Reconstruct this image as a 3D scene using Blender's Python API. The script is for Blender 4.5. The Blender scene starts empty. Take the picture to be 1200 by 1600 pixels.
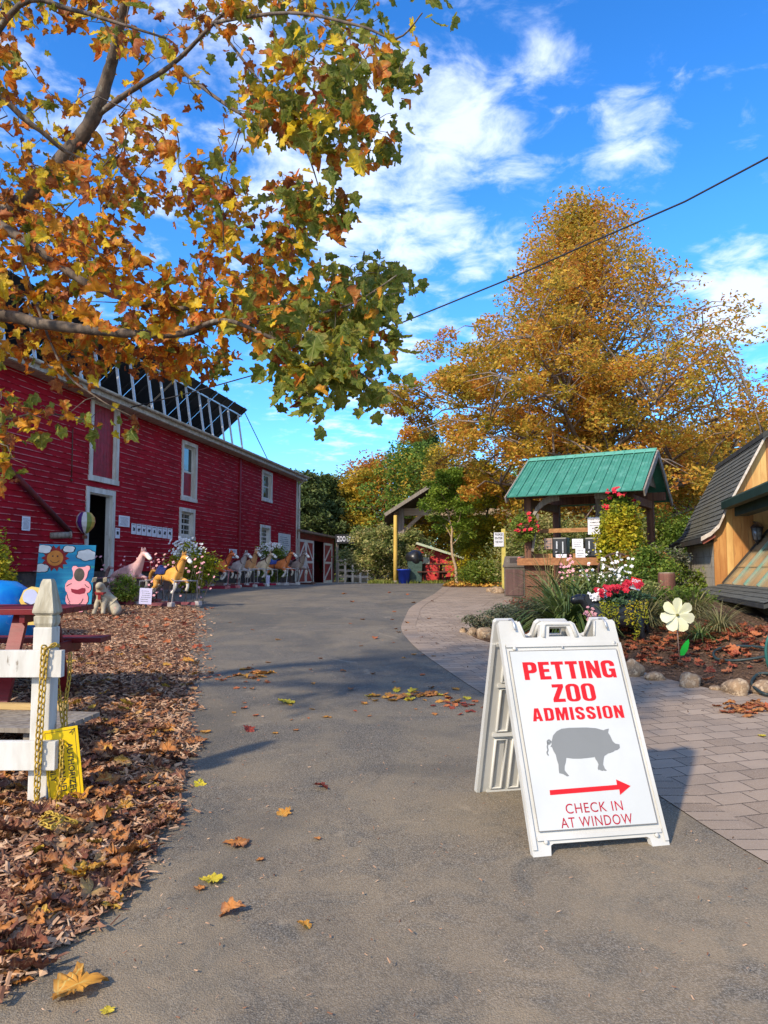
import bpy, bmesh, math, random
import numpy as np
from mathutils import Vector, Matrix
random.seed(7); rng = np.random.default_rng(11)
S = bpy.context.scene; COL = S.collection; R = math.radians; PI = math.pi
# ---------------------------------------------------------------- camera
CZ = 1.45; F = 1155.0; TH = R(4.5)
cam = bpy.data.cameras.new('camera'); co = bpy.data.objects.new('camera', cam); COL.objects.link(co); S.camera = co
co.location = (0, 0, CZ); co.rotation_euler = (R(90) + TH, 0, 0)
cam.sensor_fit = 'HORIZONTAL'; cam.sensor_width = 36; cam.lens = 36 * F / 1200; cam.clip_start = 0.05; cam.clip_end = 3000
# ---------------------------------------------------------------- light
SUN_EL = 35; sx, sy = -0.64, -0.77
S.view_settings.view_transform = 'Standard'; S.view_settings.look = 'None'; S.view_settings.exposure = 0.90; S.view_settings.gamma = 1
S.cycles.max_bounces = 6; S.cycles.transparent_max_bounces = 6
sd = Vector((sx * math.cos(R(SUN_EL)), sy * math.cos(R(SUN_EL)), math.sin(R(SUN_EL)))).normalized()
sl = bpy.data.lights.new('sun', 'SUN'); sl.energy = 2.95; sl.angle = R(2.2); sl.color = (1.0, 0.86, 0.66)
so = bpy.data.objects.new('sun', sl); COL.objects.link(so); so.rotation_euler = sd.to_track_quat('Z', 'Y').to_euler()
W = bpy.data.worlds.new('World'); S.world = W; W.use_nodes = True
def build_world():
    nt = W.node_tree; nt.nodes.clear(); N = nt.nodes.new; L = nt.links.new
    out = N('ShaderNodeOutputWorld'); bg = N('ShaderNodeBackground'); sky = N('ShaderNodeTexSky')
    sky.sky_type = 'NISHITA'; sky.sun_disc = False; sky.sun_elevation = R(SUN_EL); sky.sun_rotation = math.atan2(sx, sy)
    sky.air_density = 1.0; sky.dust_density = 0.3; sky.ozone_density = 3.0
    hs = N('ShaderNodeHueSaturation'); hs.inputs['Saturation'].default_value = 1.28; hs.inputs['Value'].default_value = 1.0; L(sky.outputs[0], hs.inputs['Color'])
    tc = N('ShaderNodeTexCoord'); sp = N('ShaderNodeSeparateXYZ'); L(tc.outputs['Generated'], sp.inputs[0])
    def M(op, a, b=None, c=None, clamp=False):
        n = N('ShaderNodeMath'); n.operation = op; n.use_clamp = clamp
        for i, v in enumerate((a, b, c)):
            if v is None: continue
            if isinstance(v, (int, float)): n.inputs[i].default_value = v
            else: L(v, n.inputs[i])
        return n.outputs[0]
    z = M('MAXIMUM', sp.outputs[2], 0.03); zz = M('ADD', z, 0.12)
    u = M('DIVIDE', sp.outputs[0], zz); v = M('DIVIDE', sp.outputs[1], zz)     # a flat cloud layer seen in perspective
    cb = N('ShaderNodeCombineXYZ'); L(u, cb.inputs[0]); L(v, cb.inputs[1])
    def noise(sc, det, rough, off=(0, 0, 0), dist=0.0, vec=None):
        mp = N('ShaderNodeMapping'); mp.inputs['Location'].default_value = off; L(vec or cb.outputs[0], mp.inputs[0])
        n = N('ShaderNodeTexNoise'); n.inputs['Scale'].default_value = sc; n.inputs['Detail'].default_value = det
        n.inputs['Roughness'].default_value = rough; n.inputs['Distortion'].default_value = dist; L(mp.outputs[0], n.inputs[0]); return n.outputs[0]
    n1 = noise(8.5, 8, 0.60, (3.1, 1.7, 0), 0.35); n2 = noise(2.6, 4, 0.5, (0.4, 5.2, 0))
    # where the banks of cloud lie: directions on the sky
    tot = None
    for (px, py, rad, w) in CLOUDS:
        x = (px - 600) / F; yc = (800 - py) / F
        d = Vector((x, math.cos(TH) - yc * math.sin(TH), math.sin(TH) + yc * math.cos(TH))).normalized()
        dn = N('ShaderNodeVectorMath'); dn.operation = 'DISTANCE'; L(tc.outputs['Generated'], dn.inputs[0]); dn.inputs[1].default_value = d
        g = M('SUBTRACT', 1.0, M('DIVIDE', dn.outputs['Value'], rad / F), clamp=True); g = M('MULTIPLY', g, w)
        tot = g if tot is None else M('MAXIMUM', tot, g)
    back = M('MULTIPLY', M('ADD', M('MULTIPLY', sp.outputs[1], -1.6), 0.1, clamp=True), 0.85); tot = M('MAXIMUM', tot, back)  # unseen cloud mass behind the camera, added for neutral fill light
    f = M('ADD', M('ADD', M('MULTIPLY', n1, 1.15), M('MULTIPLY', n2, 0.40)), M('MULTIPLY', tot, 0.50))
    mr = N('ShaderNodeMapRange'); mr.interpolation_type = 'SMOOTHSTEP'; mr.inputs[1].default_value = 0.87; mr.inputs[2].default_value = 1.30; mr.inputs[4].default_value = 0.78; L(f, mr.inputs[0])
    mx = N('ShaderNodeMix'); mx.data_type = 'RGBA'; L(mr.outputs[0], mx.inputs['Factor']); gm = N('ShaderNodeGamma'); gm.inputs[1].default_value = 1.25; L(hs.outputs[0], gm.inputs[0]); lo = N('ShaderNodeMapRange'); lo.inputs[1].default_value = 0.0; lo.inputs[2].default_value = 0.42; L(sp.outputs[2], lo.inputs[0]); cr = N('ShaderNodeValToRGB'); cr.color_ramp.elements[0].color = (0.42, 0.62, 0.78, 1); cr.color_ramp.elements[1].color = (1, 1, 1, 1); L(lo.outputs[0], cr.inputs[0]); mm = N('ShaderNodeMix'); mm.data_type = 'RGBA'; mm.blend_type = 'MULTIPLY'; mm.inputs['Factor'].default_value = 1; L(gm.outputs[0], mm.inputs['A']); L(cr.outputs[0], mm.inputs['B']); L(mm.outputs['Result'], mx.inputs['A']); mx.inputs['B'].default_value = CLOUDCOL
    L(mx.outputs['Result'], bg.inputs[0]); bg.inputs[1].default_value = 0.135; L(bg.outputs[0], out.inputs[0])
CLOUDS = [(560, 250, 320, 1.0), (600, 300, 420, .62), (700, 120, 200, .7), (700, 200, 170, .9), (420, 60, 330, .6), (640, 330, 170, 1.0), (730, 390, 90, .8), (850, 90, 130, .55), (960, 200, 110, .75), (1150, 475, 110, 1.35),
          (800, 190, 90, .5), (1040, 230, 60, .45), (640, 545, 70, .8), (790, 370, 70, .6), (200, 200, 300, .55), (1170, 180, 60, .4), (560, 640, 160, .45), (1120, 500, 60, 1.1)]
CLOUDCOL = (4.8, 5.3, 6.3, 1)
build_world()
# ---------------------------------------------------------------- pixel to place
def ray(px, py):
    x = (px - 600) / F; yc = (800 - py) / F
    return Vector((x, math.cos(TH) - yc * math.sin(TH), math.sin(TH) + yc * math.cos(TH)))
def P(px, py, d):                                    # the point at forward distance d along that line of sight
    r = ray(px, py); return Vector((0, 0, CZ)) + r * (d / r.y)
_Y = np.array([-30, 0, 3, 6, 10, 14, 18, 22, 26, 32, 40, 60, 90, 400.]); _Z = np.array([-1.4, 0, .15, .33, .57, .79, .93, .98, .97, .88, .75, .6, .6, .6])
def zb(y): return sum(np.interp(np.asarray(y, float) + o, _Y, _Z) for o in (-1.2, -.6, 0, .6, 1.2)) / 5
def _Gb(px, py):                                     # base ground only, before banks
    r = ray(px, py); y = 1.0
    for _ in range(60): y = max(.3, min(60, (float(zb(y)) - CZ) / (r.z / r.y)))
    lo, hi = .3, 26
    for _ in range(50):
        m = (lo + hi) / 2
        if CZ + r.z / r.y * m > float(zb(m)): lo = m
        else: hi = m
    return (r.x / r.y * lo, lo)
def edge(pts, pre, post):
    q = sorted([_Gb(*p)[::-1] for p in pts]); ys = [a for a, _ in pre] + [a for a, _ in q] + [a for a, _ in post]; xs = [b for _, b in pre] + [b for _, b in q] + [b for _, b in post]
    return np.array(ys), np.array(xs)
eL = edge([(0, 1538), (60, 1482), (140, 1440), (210, 1385), (250, 1310), (285, 1210), (300, 1100), (300, 1040), (310, 985), (312, 955)],
          [(-30, -3.0), (0, -2.0), (1.5, -1.72)], [(15, -4.6), (17, -5.6), (20, -5.45), (25, -4.7), (31, -4.0), (60, -4)])
eR = edge([(1200, 1362), (1120, 1305), (1040, 1250), (900, 1165), (760, 1090), (700, 1050), (650, 1015), (624, 985), (640, 950), (680, 928)],
          [(-30, 7), (0, 3.2), (2, 2.2)], [(22, 1.8), (30, 2.6), (60, 4)])
eP = edge([(1200, 1092), (1080, 1072), (985, 1045), (880, 1024), (790, 1010), (745, 1000), (730, 988), (742, 975), (770, 962), (795, 948), (800, 938)],
          [(-30, 30), (0, 22), (5.2, 16), (6.2, 6)], [(17.5, 3.0), (19.5, 3.7), (22, 4.1), (30, 4.5), (60, 5)])
def sm(t): t = np.clip(t, 0, 1); return t * t * (3 - 2 * t)
def wob(y, k, a): y = np.asarray(y, float); return a * (np.sin(y * 5.1 + k) + .6 * np.sin(y * 11.3 + 2 * k) + .5 * np.sin(y * 2.3 + 3 * k))
def xl(y): return np.interp(y, *eL) + wob(y, 1, .025)
def xr(y): return sum(np.interp(np.asarray(y, float) + o, *eR) for o in (-.5, -.25, 0, .25, .5)) / 5
def xp(y): return sum(np.interp(np.asarray(y, float) + o, *eP) for o in (-.2, 0, .2)) / 3
def zg(x, y):
    x = np.asarray(x, float); y = np.asarray(y, float); z = zb(y)
    z = z + .30 * sm((x - xp(y)) / 1.9) * (1 - sm((y - 13.5) / 3)) * sm((y - 5.5) / 1.2)
    z = z + .05 * sm((xl(y) - x) / .35) * (1 - sm((y - 24) / 4)) + .22 * sm((xl(y) - .5 - x) / 2.2) * sm((y - 12.5) / 5) * (1 - sm((y - 23) / 4))
    z = z + .03 * np.sin(x * 3.1 + y * 1.7) * np.sin(y * 2.3 - x) * (sm((xl(y) - x) / 1) + sm((x - xp(y)) / 1)) * .7
    return z
def Z(x, y): return float(zg(x, y))
def G(px, py, dmax=60):                              # where the line of sight meets the real ground
    r = ray(px, py); y = .5; s = r.z / r.y; t = r.x / r.y
    while y < dmax and CZ + s * y > Z(t * y, y): y += .05
    lo, hi = y - .05, y
    for _ in range(12):
        m = (lo + hi) / 2
        if CZ + s * m > Z(t * m, m): lo = m
        else: hi = m
    return Vector((t * lo, lo, Z(t * lo, lo)))
# ---------------------------------------------------------------- tagging
def tag(o, label=None, cat=None, group=None, kind=None):
    for k, v in (('label', label), ('category', cat), ('group', group), ('kind', kind)):
        if v: o[k] = v
    return o
def thing(name, label, cat, loc, rz=0, group=None):
    o = bpy.data.objects.new(name, None); COL.objects.link(o); o.location = loc; o.rotation_euler = (0, 0, rz); o.empty_display_size = .2
    o['label'] = label; o['category'] = cat
    if group: o['group'] = group
    return o
def kids(o): return [c for c in bpy.data.objects if c.parent == o]
def copy_tree(o, parent=None):
    c = o.copy(); COL.objects.link(c); c.parent = parent
    for ch in kids(o): copy_tree(ch, c)
    return c
def W2L(parent):                                     # world to the local space of a thing (loc + rz only) and its parts (identity)
    m = Matrix.Identity(4); p = parent
    while p is not None:
        m = (Matrix.Translation(p.location) @ p.rotation_euler.to_matrix().to_4x4()) @ m; p = p.parent
    return m.inverted()
# ---------------------------------------------------------------- mesh builder
class MB:
    def __init__(s): s.v = []; s.f = []; s.m = []; s.cur = 0; s.smooth = set()
    def add(s, vs, fs, M=None, smooth=False):
        b = len(s.v)
        for v in vs: s.v.append(tuple(M @ Vector(v)) if M is not None else tuple(v))
        for f in fs:
            if smooth: s.smooth.add(len(s.f))
            s.f.append([b + i for i in f]); s.m.append(s.cur)
        return s
    def box(s, c, d, M=None, rz=0, bev=0):
        x, y, z = [q / 2 for q in d]; c = Vector(c)
        Mx = Matrix.Translation(c) @ Matrix.Rotation(rz, 4, 'Z')
        if M is not None: Mx = M @ Mx
        if bev:
            bm = bmesh.new(); bmesh.ops.create_cube(bm, size=1); bmesh.ops.scale(bm, vec=Vector(d), verts=bm.verts)
            bmesh.ops.bevel(bm, geom=list(bm.edges), offset=bev, segments=2, affect='EDGES', profile=.6)
            bm.verts.index_update(); s.add([v.co.copy() for v in bm.verts], [[v.index for v in f.verts] for f in bm.faces], Mx); bm.free(); return s
        vs = [(-x, -y, -z), (x, -y, -z), (x, y, -z), (-x, y, -z), (-x, -y, z), (x, -y, z), (x, y, z), (-x, y, z)]
        return s.add(vs, [(0, 3, 2, 1), (4, 5, 6, 7), (0, 1, 5, 4), (1, 2, 6, 5), (2, 3, 7, 6), (3, 0, 4, 7)], Mx)
    def bar(s, a, b, w, h, up=(0, 0, 1)):              # a beam of section w x h from a to b
        a = Vector(a); b = Vector(b); d = b - a; L = d.length; d.normalize(); u = Vector(up)
        if abs(d.dot(u)) > .98: u = Vector((0, 1, 0))
        x = d.cross(u).normalized(); z = x.cross(d).normalized()
        M = Matrix.Translation((a + b) / 2) @ Matrix((x, d, z)).transposed().to_4x4()
        return s.box((0, 0, 0), (w, L, h), M)
    def tube(s, pts, rad, seg=8, cap=True, M=None):
        pts = [Vector(p) for p in pts]; n = len(pts); rad = rad if hasattr(rad, '__len__') else [rad] * n
        vs = []; u = None
        for i, p in enumerate(pts):
            d = (pts[min(i + 1, n - 1)] - pts[max(i - 1, 0)]); d = d.normalized() if d.length > 1e-9 else Vector((0, 0, 1))
            if u is None: u = d.orthogonal().normalized()
            u = (u - d * u.dot(d)); u = u.normalized() if u.length > 1e-6 else d.orthogonal().normalized()
            w = d.cross(u)
            for k in range(seg):
                a = 2 * PI * k / seg; vs.append(p + (u * math.cos(a) + w * math.sin(a)) * rad[i])
        fs = [(i * seg + k, i * seg + (k + 1) % seg, (i + 1) * seg + (k + 1) % seg, (i + 1) * seg + k) for i in range(n - 1) for k in range(seg)]
        if cap: fs += [tuple(range(seg))[::-1], tuple((n - 1) * seg + k for k in range(seg))]
        return s.add(vs, fs, M, smooth=True)
    def lathe(s, prof, seg=24, M=None, cap=True):
        vs = [(r * math.cos(2 * PI * k / seg), r * math.sin(2 * PI * k / seg), z) for r, z in prof for k in range(seg)]; n = len(prof)
        fs = [(i * seg + k, i * seg + (k + 1) % seg, (i + 1) * seg + (k + 1) % seg, (i + 1) * seg + k) for i in range(n - 1) for k in range(seg)]
        if cap: fs += [tuple(range(seg))[::-1], tuple((n - 1) * seg + k for k in range(seg))]
        return s.add(vs, fs, M, smooth=True)
    def prism(s, poly, t, M=None, z0=0):               # outline in xy, thickness t along z
        n = len(poly); vs = [(x, y, z0) for x, y in poly] + [(x, y, z0 + t) for x, y in poly]
        tri = tess(poly); fs = [tuple(a[::-1]) for a in tri] + [tuple(n + i for i in a) for a in tri] + [(i, (i + 1) % n, n + (i + 1) % n, n + i) for i in range(n)]
        return s.add(vs, fs, M)
    def quad(s, a, b, c, d): return s.add([a, b, c, d], [(0, 1, 2, 3)])
    def ball(s, c, r, sub=2, sc=(1, 1, 1), jit=0, seed=0, M=None):
        bm = bmesh.new(); bmesh.ops.create_icosphere(bm, subdivisions=sub, radius=1)
        rr = random.Random(seed); ph = [rr.uniform(0, 6) for _ in range(6)]
        vs = []
        for v in bm.verts:
            q = v.co; k = 1 + jit * (math.sin(q.x * 3 + ph[0]) * math.sin(q.y * 2.7 + ph[1]) + .6 * math.sin(q.z * 4 + ph[2] + q.x * 2) + .3 * math.sin(q.y * 7 + ph[3]) * math.sin(q.x * 6 + ph[4]))
            vs.append((c[0] + q.x * k * r * sc[0], c[1] + q.y * k * r * sc[1], c[2] + q.z * k * r * sc[2]))
        bm.verts.index_update(); s.add(vs, [[v.index for v in f.verts] for f in bm.faces], M, smooth=True); bm.free(); return s
    def build(s, name, mats, parent=None, world=False):
        me = bpy.data.meshes.new(name); vs = s.v
        if world and parent is not None:
            Mi = W2L(parent); vs = [tuple(Mi @ Vector(v)) for v in vs]
        me.from_pydata([tuple(v) for v in vs], [], s.f)
        mats = mats if isinstance(mats, (list, tuple)) else [mats]
        for m in mats: me.materials.append(m)
        me.polygons.foreach_set('material_index', [min(i, len(mats) - 1) for i in s.m])
        me.polygons.foreach_set('use_smooth', [i in s.smooth for i in range(len(s.f))])
        me.validate(); me.update()
        o = bpy.data.objects.new(name, me); COL.objects.link(o); o.parent = parent; return o
def tess(poly):
    from mathutils.geometry import tessellate_polygon
    t = tessellate_polygon([[Vector((x, y, 0)) for x, y in poly]]); out = []
    for a, b, c in t:
        A, B, C = poly[a], poly[b], poly[c]
        cr = (B[0] - A[0]) * (C[1] - A[1]) - (B[1] - A[1]) * (C[0] - A[0])
        out.append((a, b, c) if cr > 0 else (a, c, b))
    return out
def npmesh(name, V, Fc, mats, parent=None, mi=None, world=True, smooth=False, uv=None):
    V = np.asarray(V, float)
    if world and parent is not None:
        Mi = np.array(W2L(parent)); V = V @ Mi[:3, :3].T + Mi[:3, 3]
    Fc = np.asarray(Fc); k = Fc.shape[1]; n = len(Fc)
    me = bpy.data.meshes.new(name); me.vertices.add(len(V)); me.vertices.foreach_set('co', V.astype(np.float32).ravel())
    me.loops.add(n * k); me.loops.foreach_set('vertex_index', Fc.astype(np.int32).ravel())
    me.polygons.add(n); me.polygons.foreach_set('loop_start', np.arange(n, dtype=np.int32) * k)
    for m in (mats if isinstance(mats, (list, tuple)) else [mats]): me.materials.append(m)
    if mi is not None: me.polygons.foreach_set('material_index', np.asarray(mi, np.int32))
    me.polygons.foreach_set('use_smooth', np.full(n, smooth))
    if uv is not None: me.uv_layers.new(name='UVMap').data.foreach_set('uv', np.asarray(uv, np.float32).ravel())
    me.update(calc_edges=True); me.validate()
    o = bpy.data.objects.new(name, me); COL.objects.link(o); o.parent = parent; return o
# ---------------------------------------------------------------- materials
def newmat(name):
    m = bpy.data.materials.new(name); m.use_nodes = True; nt = m.node_tree; b = nt.nodes['Principled BSDF']; return m, nt, b
def c4(c): return (c[0], c[1], c[2], 1)
def mixn(nt, fac, a, b, mode='MIX'):
    n = nt.nodes.new('ShaderNodeMix'); n.data_type = 'RGBA'; n.blend_type = mode
    for sock, v in (('Factor', fac), ('A', a), ('B', b)):
        if isinstance(v, (int, float)): n.inputs[sock].default_value = v
        elif isinstance(v, tuple): n.inputs[sock].default_value = c4(v)
        else: nt.links.new(v, n.inputs[sock])
    return n.outputs['Result']
def nz(nt, vec, scale, det=4, rough=.6, dist=0, ramp=None, sc3=None):
    if sc3:
        mp = nt.nodes.new('ShaderNodeMapping'); mp.inputs['Scale'].default_value = sc3; nt.links.new(vec, mp.inputs[0]); vec = mp.outputs[0]
    n = nt.nodes.new('ShaderNodeTexNoise'); n.inputs['Scale'].default_value = scale; n.inputs['Detail'].default_value = det; n.inputs['Roughness'].default_value = rough; n.inputs['Distortion'].default_value = dist
    nt.links.new(vec, n.inputs[0]); o = n.outputs[0]
    if ramp:
        mr = nt.nodes.new('ShaderNodeMapRange'); mr.interpolation_type = 'SMOOTHSTEP'; mr.inputs[1].default_value = ramp[0]; mr.inputs[2].default_value = ramp[1]; nt.links.new(o, mr.inputs[0]); o = mr.outputs[0]
    return o
def coord(nt, kind='Object'):
    if kind == 'Position': return nt.nodes.new('ShaderNodeNewGeometry').outputs['Position']
    return nt.nodes.new('ShaderNodeTexCoord').outputs[kind]
def bump(nt, b, h, strength, dist=.01):
    n = nt.nodes.new('ShaderNodeBump'); n.inputs['Strength'].default_value = strength; n.inputs['Distance'].default_value = dist; nt.links.new(h, n.inputs['Height']); nt.links.new(n.outputs[0], b.inputs['Normal'])
MC = {}
def mat(name, c, c2=None, sc=6, rough=.75, bmp=.0, bs=60, metal=0, sc3=None, wear=None, wsc=8, wr=(.58, .66), spec=.3, kind='Object', ramp=(.35, .65)):
    if name in MC: return MC[name]
    m, nt, b = newmat(name); v = coord(nt, kind); b.inputs['Roughness'].default_value = rough; b.inputs['Metallic'].default_value = metal; b.inputs['Specular IOR Level'].default_value = spec
    if c2 is None: c2 = tuple(x * .8 for x in c)
    col = mixn(nt, nz(nt, v, sc, 5, .6, .2, ramp, sc3), tuple(c), tuple(c2))
    if wear: col = mixn(nt, nz(nt, v, wsc, 6, .7, .1, wr, sc3), col, tuple(wear))
    nt.links.new(col, b.inputs['Base Color'])
    if bmp: bump(nt, b, nz(nt, v, bs, 4, .6, 0, None, sc3), bmp, .01)
    MC[name] = m; return m
def leafmat(name, cols, trans=.35, sc=3.0, rough=.55, spot=None, wn=.5, vein=None):
    if name in MC: return MC[name]
    m, nt, b = newmat(name); v = coord(nt, 'Position'); L = nt.links.new
    g = nt.nodes.new('ShaderNodeNewGeometry'); n = nz(nt, v, sc, 3, .6, 0, (.3, .7))
    a = nt.nodes.new('ShaderNodeMath'); a.operation = 'MULTIPLY_ADD'; L(g.outputs['Random Per Island'], a.inputs[0]); a.inputs[1].default_value = 1 - wn
    k = nt.nodes.new('ShaderNodeMath'); k.operation = 'MULTIPLY'; L(n, k.inputs[0]); k.inputs[1].default_value = wn; L(k.outputs[0], a.inputs[2])
    cr = nt.nodes.new('ShaderNodeValToRGB'); e = cr.color_ramp.elements
    while len(e) < len(cols): e.new(.5)
    for i, c in enumerate(cols): e[i].position = .08 + .84 * i / max(1, len(cols) - 1); e[i].color = c4(c)
    L(a.outputs[0], cr.inputs[0]); col = cr.outputs[0]
    if spot: col = mixn(nt, nz(nt, v, 22, 4, .7, .4, (.55, .68)), col, spot)
    if vein:                                          # midrib and side veins fanning from the stalk, drawn in the leaf's own coordinates
        def Q(op, x, y=None):
            q = nt.nodes.new('ShaderNodeMath'); q.operation = op
            for i_, v_ in enumerate((x, y)):
                if v_ is None: continue
                if isinstance(v_, (int, float)): q.inputs[i_].default_value = v_
                else: L(v_, q.inputs[i_])
            return q.outputs[0]
        s3 = nt.nodes.new('ShaderNodeSeparateXYZ'); L(coord(nt, 'UV'), s3.inputs[0]); vv = Q('SUBTRACT', s3.outputs[1], .02); an_ = Q('ABSOLUTE', Q('ARCTAN2', s3.outputs[0], vv)); rd = Q('SQRT', Q('ADD', Q('MULTIPLY', s3.outputs[0], s3.outputs[0]), Q('MULTIPLY', vv, vv)))
        ds = Q('MULTIPLY', Q('PINGPONG', an_, .36), rd); mk = nt.nodes.new('ShaderNodeMapRange'); mk.inputs[1].default_value = .006; mk.inputs[2].default_value = .024; mk.inputs[3].default_value = .75; mk.inputs[4].default_value = 0; L(ds, mk.inputs[0]); col = mixn(nt, mk.outputs[0], col, vein)
        ed = nt.nodes.new('ShaderNodeMapRange'); ed.inputs[1].default_value = .42; ed.inputs[2].default_value = .62; ed.inputs[4].default_value = .7; dc = Q('ADD', Q('SQRT', Q('ADD', Q('MULTIPLY', s3.outputs[0], s3.outputs[0]), Q('POWER', Q('ABSOLUTE', Q('SUBTRACT', s3.outputs[1], .42)), 2))), Q('MULTIPLY', nz(nt, v, 30, 3, .6), .18)); L(dc, ed.inputs[0])
        if spot: col = mixn(nt, ed.outputs[0], col, spot)
    L(col, b.inputs['Base Color']); b.inputs['Roughness'].default_value = rough; b.inputs['Specular IOR Level'].default_value = .25
    if trans:
        t = nt.nodes.new('ShaderNodeBsdfTranslucent'); L(col, t.inputs[0]); mx = nt.nodes.new('ShaderNodeMixShader'); mx.inputs[0].default_value = trans
        L(b.outputs[0], mx.inputs[1]); L(t.outputs[0], mx.inputs[2]); L(mx.outputs[0], nt.nodes['Material Output'].inputs[0])
    MC[name] = m; return m
def wood(name, c, c2, c3=None, rough=.7, axis='z', bmp=.25):
    s3 = {'z': (1, 1, .06), 'x': (.06, 1, 1), 'y': (1, .06, 1)}[axis]
    return mat(name, c, c2, sc=22, rough=rough, bmp=bmp, bs=70, sc3=s3, wear=c3, wsc=9, wr=(.55, .7))
WHITE = mat('white_paint', (.72, .71, .68), (.60, .59, .55), sc=3, rough=.6, bmp=.08)
WHITEW = mat('worn_white_paint', (.64, .62, .57), (.47, .44, .38), sc=5, rough=.7, bmp=.2, bs=40, wear=(.22, .18, .13), wsc=14, wr=(.62, .7), sc3=(1, 1, .25))
RED = mat('barn_red', (.25, .012, .018), (.17, .010, .014), sc=2.5, rough=.6, bmp=.15)
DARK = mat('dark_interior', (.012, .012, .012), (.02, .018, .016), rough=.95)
BLACK = mat('black_plastic', (.012, .012, .014), (.02, .02, .022), rough=.35, spec=.5)
METAL = mat('galvanised_metal', (.55, .56, .57), (.42, .43, .45), sc=12, rough=.45, metal=.6)
BARK = mat('bark', (.16, .12, .09), (.07, .055, .045), sc=18, rough=.9, bmp=.6, bs=45, sc3=(1, 1, .4), wear=(.25, .23, .18), wsc=12, kind='Position')
BROWNW = wood('brown_timber', (.17, .075, .04), (.09, .04, .025))
GREYW = wood('grey_timber', (.30, .26, .21), (.18, .15, .12))
def PC(name, c, **k): return mat(name, c, **k)
# ---------------------------------------------------------------- text
def textmesh(body, name, M, mt, parent=None, w=None, h=None, off=0.0, ext=.0015, align='CENTER', spacing=1.0, world=True):
    cu = bpy.data.curves.new(name, 'FONT'); cu.body = body; cu.size = 1; cu.offset = off; cu.extrude = 0; cu.align_x = align; cu.space_character = spacing; cu.resolution_u = 4
    ob = bpy.data.objects.new(name, cu); COL.objects.link(ob); bpy.context.view_layer.update()
    me = bpy.data.meshes.new_from_object(ob.evaluated_get(bpy.context.evaluated_depsgraph_get())); bpy.data.objects.remove(ob); bpy.data.curves.remove(cu)
    n = len(me.vertices); M = W2L(parent) @ M if world else M
    a = np.empty(n * 3); me.vertices.foreach_get('co', a); a = a.reshape(-1, 3); lo = a.min(0); hi = a.max(0); s = hi - lo
    fx = (w / s[0]) if w else None; fy = (h / s[1]) if h else None; fx = fx or fy; fy = fy or fx
    a[:, 0] = (a[:, 0] - (lo[0] + hi[0]) / 2) * fx; a[:, 1] = (a[:, 1] - (lo[1] + hi[1]) / 2) * fy; a[:, 2] = ext
    Mn = np.array(M); a = a @ Mn[:3, :3].T + Mn[:3, 3]
    me.vertices.foreach_set('co', a.ravel()); me.materials.clear(); me.materials.append(mt); me.update()
    o = bpy.data.objects.new(name, me); COL.objects.link(o); o.parent = parent; return o
def frame(o, x, y):                                   # matrix with origin o, x axis x, y axis y (z = x cross y)
    x = Vector(x).normalized(); y = Vector(y); y = (y - x * y.dot(x)).normalized(); z = x.cross(y)
    return Matrix.Translation(o) @ Matrix((x, y, z)).transposed().to_4x4()
def skin(verts, edges, root=0, sub=2):
    me = bpy.data.meshes.new('sk'); me.from_pydata([v[:3] for v in verts], [], []) if False else me.from_pydata([v[:3] for v in verts], edges, [])
    ob = bpy.data.objects.new('sk', me); COL.objects.link(ob); md = ob.modifiers.new('s', 'SKIN')
    for i, v in enumerate(verts):
        d = me.skin_vertices[0].data[i]; r = v[3]; d.radius = (r, v[4] if len(v) > 4 else r); d.use_root = (i == root)
    sb = ob.modifiers.new('b', 'SUBSURF'); sb.levels = sub; sb.render_levels = sub
    bpy.context.view_layer.update()
    m2 = bpy.data.meshes.new_from_object(ob.evaluated_get(bpy.context.evaluated_depsgraph_get()))
    bpy.data.objects.remove(ob); m2.polygons.foreach_set('use_smooth', [True] * len(m2.polygons)); return m2
def put(name, me, parent=None, mats=(), fn=None):
    me.name = name; me.materials.clear()
    for m in mats: me.materials.append(m)
    if fn:
        me.polygons.foreach_set('material_index', [fn(p.center) for p in me.polygons])
    o = bpy.data.objects.new(name, me); COL.objects.link(o); o.parent = parent; return o
# ---------------------------------------------------------------- leaf clouds
def rand_dirs(n): v = rng.normal(size=(n, 3)); return v / np.linalg.norm(v, axis=1, keepdims=True)
def leafquads(pts, size, droop=.3, up=.5, asp=.6):
    """one small folded leaf (two triangles pairs) per point"""
    n = len(pts); nrm = rand_dirs(n); nrm[:, 2] = np.abs(nrm[:, 2]) + up; nrm /= np.linalg.norm(nrm, axis=1, keepdims=True)
    t = rand_dirs(n); t -= nrm * (t * nrm).sum(1, keepdims=True); t /= np.linalg.norm(t, axis=1, keepdims=True); b = np.cross(nrm, t)
    s = size * rng.uniform(.6, 1.3, (n, 1)); fold = nrm * s * rng.uniform(-.25, .35, (n, 1))
    V = np.stack([pts, pts + t * s * .5 + b * s * asp * .5 + fold, pts + t * s, pts + t * s * .5 - b * s * asp * .5 + fold], 1).reshape(-1, 3)
    i = np.arange(n)[:, None] * 4
    return V, np.concatenate([i + [[0, 1, 2]], i + [[0, 2, 3]]], 0)
def cloud(c, r, n, clumps=0, flat=1.0, shell=.5):
    c = np.asarray(c, float); r = np.asarray(r, float)
    if clumps:
        cc = rand_dirs(clumps) * rng.uniform(shell, 1, (clumps, 1)) ** .6; k = rng.integers(0, clumps, n); cr = rng.uniform(.16, .36, clumps)
        q = cc[k] * .85 + rng.normal(size=(n, 3)) * cr[k][:, None] * .55
    else: q = rand_dirs(n) * (rng.uniform(0, 1, (n, 1)) ** .45)
    return c + q * r
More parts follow.
